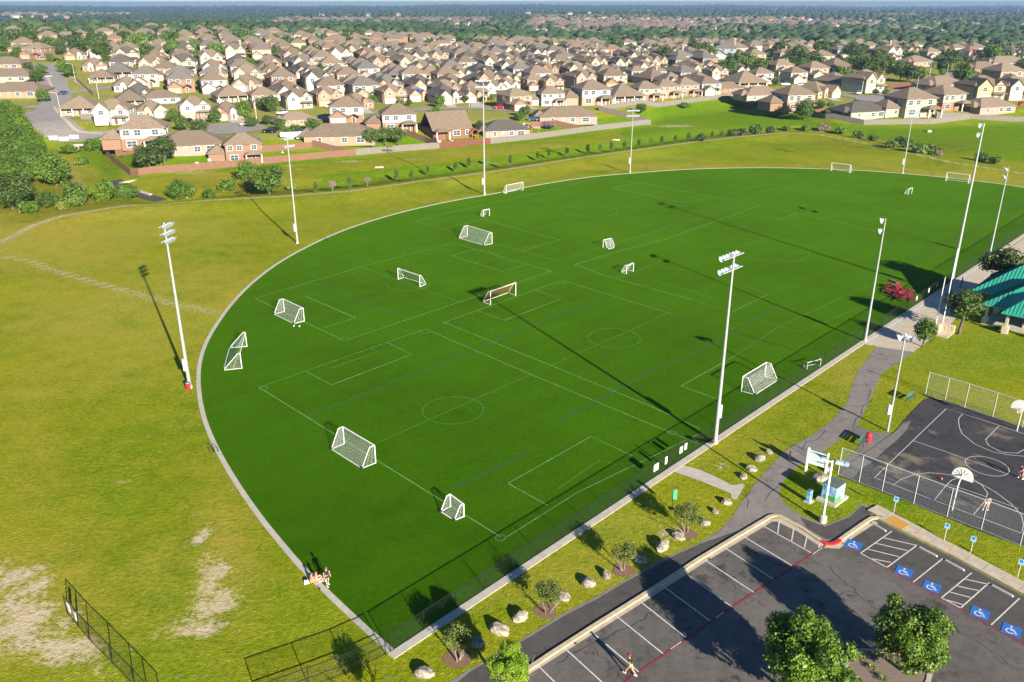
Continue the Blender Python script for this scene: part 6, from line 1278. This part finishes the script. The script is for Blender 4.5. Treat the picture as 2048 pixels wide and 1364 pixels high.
# ---------------------------------------------------------------- cars
def make_car():
    t = thing('parked_car', 'x', 'car', (0, 0, 0)); L_, W_ = 4.5, 1.8
    sec = [(-2.25, .35, .62, .78), (-2.1, .28, .9, .86), (-1.2, .25, .98, .9), (1.6, .25, .98, .9), (2.1, .28, .95, .86), (2.25, .38, .75, .78)]; V_ = []; 
    for x, z0, z1, hw in sec: V_ += [(x, -hw, z0), (x, -hw, z1 - .15), (x, -hw + .12, z1), (x, hw - .12, z1), (x, hw, z1 - .15), (x, hw, z0)]
    n = 6; F_ = [(i * n + j, i * n + (j + 1) % n, (i + 1) * n + (j + 1) % n, (i + 1) * n + j)[::-1] for i in range(5) for j in range(n)] + [tuple(range(6)), tuple(range(30, 36))[::-1]]
    MB().add(V_, F_, 'car_white').build('body', None, t)
    c = [(-.95, .95), (-.35, 1.42), (1.2, 1.45), (1.95, .97)]; m = MB(); V_ = [(x, s * (.82 if z < 1 else .66), z) for x, z in c for s in (-1, 1)]; m.add(V_, [(0, 2, 3, 1), (4, 6, 7, 5), (0, 1, 7, 6)[::-1]], 'car_glass'); m.add(V_, [(0, 6, 4, 2), (1, 3, 5, 7)], 'car_glass'); m.build('windows', None, t)
    MB().box((.42, 0, 1.44), (1.6, 1.3, .04), 0, 'car_white').build('roof', None, t)
    P_ = [(.001, -.11), (.19, -.11), (.2, -.1), (.33, -.1), (.33, .1), (.2, .1), (.19, .11), (.001, .11)]; wm = MB(); k = len(P_); wm.v = [(r_ * math.cos(a), y_, r_ * math.sin(a)) for a in np.linspace(0, 2 * math.pi, 13)[:-1] for r_, y_ in P_]
    for i in range(12):
        for j in range(7): wm.f.append((i * k + j, ((i + 1) % 12) * k + j, ((i + 1) % 12) * k + j + 1, i * k + j + 1)[::-1]); wm.m.append(wm.mi('steel' if j in (0, 6) else 'rubber'))
    wm = wm.mesh('wheel')
    for x in (-1.4, 1.35):
        for y in (-.8, .8): link('wheel', wm, t, (x, y, .33))
    for y in (-.6, .6): MB().box((-2.24, y, .68), (.06, .3, .14), 0, 'white_paint').build('headlight', None, t); MB().box((2.24, y, .72), (.06, .28, .14), 0, 'red_plastic').build('taillight', None, t)
    return t
c0 = make_car(); ck = [(c, []) for c in c0.children]
CARS = [(78, 148, 'blue', 62, 'dark blue car parked farther up on the left street'), (94, 156, 'silver', 62, 'silver grey car parked second on the left street'), (126, 190, 'blue', 60, 'blue car parked lowest on the left street'), (110, 122, 'black', 5, 'black car across the head of the left street'), (84, 121, 'silver', 70, 'silver car in the driveway at the street head'), (60, 166, 'black', 50, 'dark car half hidden between trees and long roofs'),
 (494, 252, 'silver', 15, 'shaded silver car at the kerb of the turning circle'), (540, 266, 'black', -15, 'black car left of the parked boat'), (612, 280, 'white', 10, 'white van beside the long tan house'), (597, 271, 'black', 10, 'black pickup beside the long tan house'), (565, 229, 'white', 60, 'white car before the white gabled house'), (905, 206, 'white', 5, 'white car before the red brick house'), (1000, 218, 'red', 0, 'red car before the brick and tan house'), (1066, 242, 'blue', 5, 'blue car in the shade behind the dark roof'), (660, 216, 'white', 70, 'white car in the garage of the brick gabled house'), (1570, 171, 'white', 5, 'white car in the shade on the right'), (1718, 189, 'white', 60, 'white car in front of the white house at the curved street'), (374, 246, 'black', 70, 'dark car in the driveway left of the turning circle'), (1600, 172, 'silver', 30, 'silver car near the right cluster'), (2040, 212, 'red', 40, 'red car at the right edge')]
for i, (x, y, c, a, lab) in enumerate(CARS):
    p = at(x, y) + Vector((0, 0, .2)); kw = {'car_white': 'car_' + c}
    if i == 0: c0.location = p; c0.rotation_euler = (0, 0, R_(a)); c0['label'] = lab; c0['group'] = 'cars of the suburb'
    else: dup(c0, ck, p, R_(a), lab, 'cars of the suburb', (1.25, 1.05, 1.3) if 'van' in lab or 'pickup' in lab else None, kw)
for c, _ in ck: remat(c, {'car_white': 'car_blue'})
# boat on a trailer under a cover, trampoline, play sets, pool, patio things
p = at(585, 277); t = thing('boat', 'long white boat under its cover parked between car and tan house', 'boat', p, R_(8)); m = MB(); V_ = []
for x, w_, z0, z1 in ((-3.6, .9, .6, 1.5), (-1, 1.1, .45, 1.55), (2, 1.0, .55, 1.6), (3.8, .1, 1.2, 1.75)): V_ += [(x, -w_, z1), (x, -w_ * .5, z0), (x, w_ * .5, z0), (x, w_, z1), (x, 0, z1 + .45)]
m.add(V_, [(i * 5 + j, i * 5 + (j + 1) % 5, (i + 1) * 5 + (j + 1) % 5, (i + 1) * 5 + j)[::-1] for i in range(3) for j in range(5)] + [(0, 1, 2, 3, 4), (15, 19, 18, 17, 16)], 'white_paint').build('hull', None, t)
for y in (-.9, .9): MB().tube((-.8, y - .1, .33), (-.8, y + .1, .33), .33, None, 12, 'rubber').build('wheel', None, t)
MB().box((.8, 0, .45), (6.4, .2, .12), 0, 'galvanized').build('trailer', None, t)
p = at(1097, 258); t = thing('trampoline', 'dark trampoline with a blue net enclosure in a garden', 'trampoline', p); MB().lathe([(0, 0), (1.9, 0), (2.1, .02), (2.1, -.06)], (0, 0, .85), 20, 'trampoline_mat').build('mat', None, t)
for k in range(6): a = k * math.pi / 3; MB().path([(2 * math.cos(a), 2 * math.sin(a), 0), (2 * math.cos(a), 2 * math.sin(a), 2.5)], .05, 5, 'cloth_blue').build('pole', None, t)
m = MB()
for k in range(12): a, b = k * math.pi / 6, (k + 1) * math.pi / 6; net_grid(m, (2 * math.cos(a), 2 * math.sin(a), .9), (2 * math.cos(b), 2 * math.sin(b), .9), (2 * math.cos(b), 2 * math.sin(b), 2.5), (2 * math.cos(a), 2 * math.sin(a), 2.5), .25, .03)
m.build('net', 'cloth_navy', t)
for q, lab in (((1056, 268), 'reddish wooden play set beside the dark roofed house'), ((948, 277), 'wooden play tower with a yellow slide behind the red fence'), ((1410, 191), 'orange wooden play set behind the grey fence')):
    p = at(*q); t = thing('play_set', lab, 'play set', p, .4)
    for x in (-1, 1):
        for y in (-1, 1): MB().box((x, y, 1.3), (.14, .14, 2.6), 0, 'play_wood').build('post', None, t)
    MB().box((0, 0, 1.2), (2.2, 2.2, .12), 0, 'play_wood').build('deck', None, t); gable_m = MB(); gable(gable_m, -1.1, 1.1, -1.0, 1.3, 2.5, .9, 'play_wood', None); gable_m.build('roof', None, t)
    MB().path([(1, 0, 2.3), (4, 0, 2.3)], .07, 6, 'play_wood').path([(4, -.9, 0), (4, 0, 2.3), (4, .9, 0)], .06, 6, 'play_wood').build('swing_frame', None, t); MB().path([(2, 0, 2.3), (2, 0, .5)], .02, 4, 'rubber').box((2, 0, .48), (.2, .5, .04), 0, 'rubber').build('swing', None, t)
    MB().box((0, -2.0, .62), (.6, 2.3, .06), 0, 'yellow_paint').build('slide', None, t).rotation_euler = (0, 0, 0)
p = at(1193, 252); tag(MB().lathe([(0, 0), (1.4, 0), (1.5, .55), (1.3, .6), (1.3, .3), (0, .3)], n=20, mat='teal').build('paddling_pool', None, None, p), 'round teal paddling pool beside the long pinkish house', 'pool')
p = at(868, 283); t = thing('covered_grill', 'dark covered grill and seats on the patio of the red brick house', 'garden furniture', p); MB().box((0, 0, .55), (2.2, 1.0, 1.1), .3, 'car_black', .85).build('cover', None, t)
for i, q in enumerate(((395, 331), (419, 324), (445, 326), (880, 287), (905, 287), (565, 307), (1018, 283))):
    p = at(*q); m = MB(); m.box((0, 0, .4), (.8, .5, .06), i, 'white_paint').box((-.1, .22, .65), (.8, .06, .5), i, 'white_paint'); [m.box((sx * .3, sy * .2, .2), (.05, .05, .4), 0, 'white_paint') for sx in (-1, 1) for sy in (-1, 1)]; tag(m.build('garden_bench', None, None, p), 'pale garden bench, %s from the left in the gardens along the fence' % ORD[[0, 1, 2, 4, 5, 3, 6][i]], 'bench', 'garden benches')
# street lamps
def lampm():
    t = thing('street_lamp', 'x', 'street lamp', (0, 0, 0)); MB().tube((0, 0, 0), (0, 0, 7.2), .11, .07, 8, 'galvanized').build('pole', None, t); MB().path([(0, 0, 7.2), (-.5, 0, 7.8), (-1.3, 0, 8.1), (-2.2, 0, 8.1)], .06, 6, 'galvanized').build('arm', None, t); MB().box((-2.4, 0, 8.08), (.7, .26, .14), 0, 'lamp_white').build('lamp', None, t); return t
l0 = lampm(); lk = [(c, []) for c in l0.children]
for i, (q, a, lab) in enumerate((((151, 163), 10, 'street lamp at the corner of the left street, upper one'), ((122, 230), 20, 'street lamp on the pavement of the left street, lower one'), ((198, 198), 60, 'street lamp behind the corner house on the left'), ((514, 246), 80, 'street lamp at the turning circle'), ((939, 214), 85, 'street lamp before the front street houses'), ((1859, 152), 60, 'street lamp far up on the curved street'), ((1832, 186), 90, 'street lamp before the beige corner house'), ((1892, 158), -80, 'street lamp at the bend of the curved street'), ((1577, 128), 100, 'street lamp rising from the dark trees'), ((1542, 140), 100, 'street lamp left of the one in the dark trees'))):
    p = at(*q)
    if i == 0: l0.location = p; l0.rotation_euler = (0, 0, R_(a)); l0['label'] = lab; l0['group'] = 'street lamps'
    else: dup(l0, lk, p, R_(a), lab, 'street lamps')
# culvert mouths and concrete lips of the creek, rubble
for i, (q, lab) in enumerate((((165, 298), 'pale concrete culvert mouth below the street end'), ((1635, 338 - 62), 'x'))):
    if lab == 'x': continue
    p = at(*q); MBm = MB().box((0, 0, .7), (5, .5, 1.6), .2, 'concrete').box((0, -.3, .5), (1.6, .1, 1.0), .2, 'rubber'); tag(MBm.build('culvert', None, None, p), lab, 'culvert')
for q, lab in (((1636, 262), 'small pale concrete drain mouth on the meadow behind the short pole'),):
    pass
for q, s_, a, lab in (((258, 364), (5, 1.0, .5), .9, 'pale concrete block at the upper side of the creek'), ((210, 371), (4.5, 1.2, .5), -.4, 'pale concrete slab on the left side of the creek'), ((283, 385), (11, .9, .5), -.75, 'long pale concrete lip slanting down along the creek'), ((1857, 264), (1.6, 1.2, .9), .2, 'small concrete drain on the right meadow'), ((758, 335), (2.6, 1.1, .4), .3, 'pale concrete slab lying on the bank in the middle'), ((1232, 280), (2.6, 1.1, .4), -.2, 'pale slab on the green strip behind the saplings')):
    p = at(*q); tag(MB().box((0, 0, s_[2] * .2), s_, a, 'concrete_tan', .9).build('concrete_slab', None, None, p), lab, 'slab')

# ---------------------------------------------------------------- young trees along the trail
SAP = [(632, 388), (665, 383), (700, 377), (735, 373), (793, 362), (825, 362), (856, 352), (911, 344), (938, 338), (973, 332), (1021, 333), (1075, 322), (1098, 318), (1134, 313), (1175, 308), (1200, 306), (1223, 304), (1249, 301), (1277, 297), (1302, 294), (1324, 291), (1350, 287), (1376, 284), (1404, 282), (1424, 280), (1443, 278)]
for i, (x, y) in enumerate(SAP):
    deadish = i in (1, 3, 9)
    tree('pine' if not deadish else 'myrtle', at(x, y), 1.25 if i % 3 else 1.0, 1.7, '%s young tree from the left in the row along the dirt trail%s' % (ORD[i], ', brownish and thin' if deadish else ''), 'young trees along the dirt trail', 'sapling', 'leaf_dead' if deadish else 'leaf_green' if i % 2 else 'leaf_oak')
TL = [ # big single trees: px, py foot, R, Hc, kind, mat, label
 (114, 372, 5.0, 4.2, 'wood', 'leaf_green', 'round dark tree alone left of the creek'), (25, 418, 5.6, 4.5, 'wood', 'leaf_oak', 'large dark tree at the left edge below the woods'), (300, 336, 4.6, 3.4, 'oak', 'leaf_oak', 'left one of the dark tree pair inside the brown fence'), (330, 332, 4.3, 5.0, 'oak', 'leaf_oak', 'right one of the dark tree pair inside the brown fence'), (540, 388, 4.6, 3.8, 'wood', 'leaf_green', 'bushy tree behind the trail near the second floodlight'), (500, 362, 3.4, 2.6, 'green', 'leaf_green', 'smaller bushy tree left behind it, by the trail'), (365, 398, 3.6, 1.8, 'green', 'leaf_wood', 'low bright bush above the trail at the left'),
 (745, 296, 3.2, 3.6, 'oak', 'leaf_oak', 'left one of the three olive green trees in the garden'), (772, 292, 3.0, 3.8, 'oak', 'leaf_oak', 'middle one of the three olive green trees'), (798, 293, 3.0, 3.8, 'oak', 'leaf_oak', 'right one of the three olive green trees'), (1608, 240, 4.6, 4.2, 'green', 'leaf_green', 'big leafy tree overhanging the shaded fence'), (1281, 228, 2.6, 2.2, 'wood', 'leaf_green', 'round bush on the meadow before the fence'), (1369, 216, 2.4, 1.4, 'bush', 'leaf_green', 'low round bush on the meadow farther right'),
 (1492, 205, 3.6, 1.9, 'bush', 'leaf_oak', 'dark round hedge bush at the start of the shaded fence'), (255, 396, 3.2, 1.4, 'wood', 'leaf_green', 'round bush below the creek mouth'), (208, 402, 3.2, 2.4, 'green', 'leaf_wood', 'bright bush left of the creek'), (150, 412, 3.8, 2.2, 'green', 'leaf_green', 'broad bush between woods and creek'), (98, 414, 2.6, 1.6, 'green', 'leaf_green', 'small bush at the foot of the woods'), (35, 345, 5, 2.4, 'myrtle', 'leaf_dead', 'bare brownish tree in front of the woods')]
for x, y, r, hc, k, mt, lab in TL: tree(k, at(x, y), r, hc, lab, None, mat=mt, name='tree' if 'bush' not in lab else 'bush', cat='tree' if 'bush' not in lab else 'bush')
BL = [(648, 262, 1540, 0)]
for i, (x, y, r, mt) in enumerate(((1513, 268, 3, 'leaf_green'), (1485, 270, 2.4, 'leaf_oak'), (1467, 272, 2.2, 'leaf_oak'), (1400, 282, 2, 'leaf_oak'), (1541, 266, 2.4, 'leaf_oak'), (1572, 262, 1.8, 'leaf_green'), (1610, 262, 2.2, 'leaf_green'), (1645, 262, 2.6, 'leaf_dead'), (1680, 268, 2.2, 'leaf_green'), (1715, 276, 2.4, 'leaf_green'), (1745, 282, 2.2, 'leaf_oak'), (1783, 296, 2.2, 'leaf_green'), (1806, 294, 3, 'leaf_oak'), (1838, 306, 3, 'leaf_green'), (1858, 308, 2.6, 'leaf_green'), (1878, 312, 1.6, 'leaf_dead'), (1965, 322, 2.4, 'leaf_wood'), (1990, 328, 2, 'leaf_wood'), (455, 380, 2.6, 'leaf_wood'), (420, 396, 2.2, 'leaf_wood'), (140, 308, 2.6, 'leaf_wood'), (183, 300, 3.4, 'leaf_wood'), (163, 330, 2.4, 'leaf_wood'), (585, 380, 1.6, 'leaf_yellow'), (60, 425, 2.4, 'leaf_wood'), (125, 420, 2, 'leaf_yellow'))):
    tree('bush', at(x, y), r, 0, '%s wild bush of the ditch, counted rightwards from the middle, then at the left' % ORDN(i), 'wild bushes along the ditch', 'bush', mt, 'bush', sq=1.1)
# the woods at the left edge
rd = random.Random(9); k = 0
WOODP = [(-60, 245), (25, 240), (45, 255), (70, 305), (78, 345), (55, 370), (0, 385), (-80, 385)]
tries = 0; WP = []
while k < 46 and tries < 3000:
    tries += 1; x, y = rd.uniform(-75, 96), rd.uniform(232, 392)
    if not pinpoly(np.array(x), np.array(y), WOODP): continue
    p = at(round(x), round(y))
    if any((p - q).length < 4.2 for q in WP): continue
    WP.append(p)
WP.sort(key=lambda p: p.y)
for i, p in enumerate(WP):
    r = rd.uniform(3.2, 4.6); tree('wood', p, r, r * rd.uniform(.8, 1.15), 'leafy tree of the dense bright woods at the left edge, %s' % ('front row' if i < 8 else 'front half' if i < 22 else 'rear half'), 'trees of the left woods, %s' % ('front row' if i < 8 else 'front half' if i < 22 else 'rear half'), mat=rd.choice(['leaf_wood', 'leaf_wood', 'leaf_green'])); k += 1
# trees between the houses
TP = [(83, 150, 4), (75, 165, 4.5), (88, 205, 4), (60, 150, 4), (125, 145, 4.5), (140, 155, 5), (160, 113, 8), (205, 118, 8), (280, 110, 9), (105, 108, 7), (250, 90, 8), (350, 118, 8), (345, 95, 9), (390, 103, 6), (490, 90, 9), (510, 95, 7), (435, 118, 7), (390, 130, 6), (500, 140, 5), (520, 145, 5), (366, 262, 3.6), (400, 270, 3.8), (432, 246, 3.4), (345, 245, 3.5), (488, 238, 4.6), (545, 225, 4.5), (530, 222, 4), (505, 255, 2.8), (535, 250, 2.6), (560, 262, 3.2), (625, 262, 3.2), (592, 268, 2.4), (575, 273, 2.2), (695, 212, 2.6), (745, 212, 3.4), (800, 215, 2.6), (818, 212, 2), (880, 215, 3.4), (872, 228, 2.2), (930, 206, 2.4), (965, 205, 2), (1050, 235, 3.2), (1040, 243, 2.6), (960, 258, 2.4), (455, 300, 1.8), (1120, 192, 2.4), (985, 200, 2.2), (1660, 220, 2.4), (1640, 218, 2.6), (1655, 232, 2), (1685, 232, 2.2), (1710, 212, 2), (1750, 190, 2.2), (1770, 192, 2.4), (1785, 232, 2.6), (1862, 195, 2.6), (1550, 172, 3), (1350, 150, 4), (1455, 152, 7), (1470, 145, 8), (1500, 145, 8), (1520, 150, 7), (1600, 150, 7), (1625, 140, 8), (1685, 158, 5), (1720, 150, 8), (1740, 155, 8), (1770, 150, 8), (1800, 160, 7), (1815, 165, 7), (1835, 165, 6), (1590, 130, 9), (1560, 115, 9), (1640, 110, 9), (1700, 120, 9), (1760, 130, 8), (1820, 130, 7), (1885, 150, 6), (1920, 165, 7), (1935, 175, 6), (1900, 130, 8), (1980, 125, 9), (2040, 155, 7), (1250, 130, 6), (1300, 135, 6), (1230, 110, 9), (1330, 125, 8), (1385, 118, 9), (1420, 120, 7), (720, 138, 4), (780, 150, 4), (820, 135, 5), (870, 148, 4), (640, 150, 4), (560, 165, 3), (650, 175, 3), (590, 120, 6), (730, 110, 6)]
rd = random.Random(21); nt_ = 0
for i, (x, y, r) in enumerate(TP):
    p = at(x, y); r *= .82
    row = ('front', 'middle', 'rear')[0 if y > 200 else 1 if y > 135 else 2]; same = sorted(q[0] for q in TP if ((q[1] > 200) == (y > 200)) and ((q[1] > 135) == (y > 135)))
    tree(rd.choice(['oak', 'green', 'oak']), p, r, r * .85, '%s tree, %s from the left among the trees between the %s houses' % ('small' if r < 2.6 else 'large' if r > 5 else 'middling', ORDN(same.index(x)), row), 'trees between the %s houses' % row, mat=rd.choice(['leaf_oak', 'leaf_green', 'leaf_green'] if x < 900 else ['leaf_oak', 'leaf_oak', 'leaf_green']))
n_ind = 0; belt = []
for i in range(5200):
    x = rd.uniform(-560, 640); y = rd.uniform(330, 1050); z = float(H(x, y)); a, b = PX(x, y, z)
    if not (-40 < a < 2090) or b > 160 or y < np.interp(x, YX, YY) + 20: continue
    inrow = 230 < a < 1420
    dens = (.24 if b > 120 else .3 if b > 100 else .4 if b > 80 else .85) if inrow else (.5 if a > 1420 and b < 165 else .7)
    if a < 200 and b > 110: dens = .15
    if a > 1420 and b > 140: dens *= .35
    if rd.random() > dens * 1.15: continue
    r = rd.uniform(2.6, 5.2) if b < 120 else rd.uniform(1.8, 3.2)
    if not free(x, y, r * .55): 
        if rd.random() < .8: continue
        r *= .6
    belt.append((y, x, z, r, a, b))
belt.sort()
NB = 130
for i, (y, x, z, r, a, b) in enumerate(belt[:NB]):
    side = 'left' if a < 420 else 'middle left' if a < 850 else 'middle right' if a < 1400 else 'right'
    tree(rd.choice(['oak', 'green']), Vector((x, y, z)), r, r * .8, 'dark green tree squeezed between houses in the %s part of the suburb' % side, 'trees of the suburb, %s' % side, mat=rd.choice(['leaf_oak', 'leaf_green']))
# the rest of the belt and the far woods: one mass each
def ico(sub):
    import bmesh
    bm = bmesh.new(); bmesh.ops.create_icosphere(bm, subdivisions=sub, radius=1); V_ = np.array([v.co for v in bm.verts]); F_ = np.array([[v.index for v in f.verts] for f in bm.faces]); bm.free(); return V_, F_
def canopy(name, P, R, mat, sub, seed, label, zs=.8):
    r = np.random.RandomState(seed); V0, F0 = ico(sub); n = len(P); J = r.uniform(.62, 1.35, (n, len(V0), 1)); V_ = V0[None] * J * R[:, None, None]; V_[:, :, 2] *= zs; V_ += P[:, None, :]; V_[:, :, 2] += R[:, None] * .75
    F_ = (F0[None] + (np.arange(n) * len(V0))[:, None, None]).reshape(-1, 3); o = link(name, npmesh(name, V_.reshape(-1, 3), F_, mat)); return tag(stuff(o), label, 'woods')
def leafy_mass(name, P, R, seed, label, mat='leaf_oak', n=170, leaf=.17):
    r = np.random.RandomState(seed); m = len(P); q = r.normal(size=(m, n, 3)); q /= np.linalg.norm(q, axis=2)[..., None]; q[..., 2] = np.abs(q[..., 2]) * 1.1 - .35; bump = 1 + .22 * np.sin(q[..., 0] * 5 + r.uniform(0, 6, (m, 1))) * np.sin(q[..., 1] * 5 + r.uniform(0, 6, (m, 1)))
    C = q * (r.uniform(.7, 1.08, (m, n, 1)) * bump[..., None]); nn = q + r.normal(size=q.shape) * .5; nn /= np.linalg.norm(nn, axis=2)[..., None]; a = np.cross(nn, r.normal(size=q.shape)); a /= np.linalg.norm(a, axis=2)[..., None]; b = np.cross(nn, a)
    s = leaf * r.uniform(.6, 1.4, (m, n, 1)); V_ = np.stack([C - a * s, C - b * s * .7, C + a * s, C + b * s * .7], 2) * R[:, None, None, None] + P[:, None, None, :]; V_[..., 2] += R[:, None, None] * .75
    o = link(name, npmesh(name, V_.reshape(-1, 3), np.arange(m * n * 4).reshape(-1, 4), mat)); return tag(stuff(o), label, 'woods')
B_ = belt[NB:]
if B_: leafy_mass('tree_belt', np.array([(x, y, z) for y, x, z, r, a, b in B_]), np.array([r for y, x, z, r, a, b in B_]), 5, 'belt of dark trees growing between the farther houses')
print('belt', len(B_), 'far houses', len(far_list), 'simple', len(simple))
r = np.random.RandomState(33)
ang = r.uniform(-.66, .66, 60000); dist = 880 * np.exp(r.uniform(0, math.log(11500 / 880), 60000) ** 1.0)
X, Y = dist * np.sin(ang), dist * np.cos(ang); Z = H(X, Y); A1, B1 = PX(X, Y, Z)
keep = (A1 > -60) & (A1 < 2110) & (Y > 600)
town = ((A1 > 555) & (A1 < 980) & (B1 > 39) & (B1 < 52)) | ((A1 > 1060) & (A1 < 1620) & (B1 > 38) & (B1 < 60)) | ((A1 > 1540) & (A1 < 1760) & (B1 > 44) & (B1 < 62))
open_ = ((A1 > 1040) & (A1 < 1310) & (B1 > 29) & (B1 < 37)) | ((A1 > 1700) & (A1 < 1850) & (B1 > 26) & (B1 < 31)) | ((A1 > 1745) & (A1 < 1825) & (B1 > 19) & (B1 < 23)) | ((A1 > 1930) & (B1 > 31) & (B1 < 35)) | ((A1 > 880) & (A1 < 990) & (B1 > 55) & (B1 < 60)) | ((A1 > 1780) & (A1 < 1900) & (B1 > 64) & (B1 < 72)) | ((A1 > 520) & (A1 < 600) & (B1 > 46) & (B1 < 53)) | ((A1 > 1690) & (A1 < 1790) & (B1 > 74) & (B1 < 82))
patch = np.sin(X / 210 + 1) * np.sin(Y / 330 + X / 600) > -.42
keep &= ~(open_ & (r.rand(len(X)) > .04)) & ~(town & (r.rand(len(X)) > .10)) & (patch | (r.rand(len(X)) < .2))
idx = np.where(keep)[0]; d_ = dist[idx]; P_ = np.stack([X, Y, Z], 1)[idx]; R_s = (2.2 + 4.2 * r.rand(len(idx)) ** 2) * (1 + d_ / 5200)
near = d_ < 2000
print('forest', near.sum(), (~near).sum())
canopy('distant_woods', P_[near], R_s[near], 'forest', 2, 1, 'woods behind the suburb in dark green clumps'); canopy('distant_woods', P_[~near], R_s[~near], 'forest2', 1, 2, 'far woods stretching to the horizon', .55)

# ---------------------------------------------------------------- haze
hz = MB(); hz.box((0, 6600, 22), (22000, 13600, 58)); o = hz.build('haze'); m = bpy.data.materials.new('haze'); m.use_nodes = True; t = m.node_tree; t.nodes.clear()
pv = t.nodes.new('ShaderNodeVolumePrincipled'); pv.inputs['Density'].default_value = 1.25e-4; pv.inputs['Anisotropy'].default_value = .35; pv.inputs['Color'].default_value = (.45, .68, 1, 1); mo = t.nodes.new('ShaderNodeOutputMaterial'); t.links.new(pv.outputs[0], mo.inputs['Volume'])
o.data.materials.append(m); stuff(o)
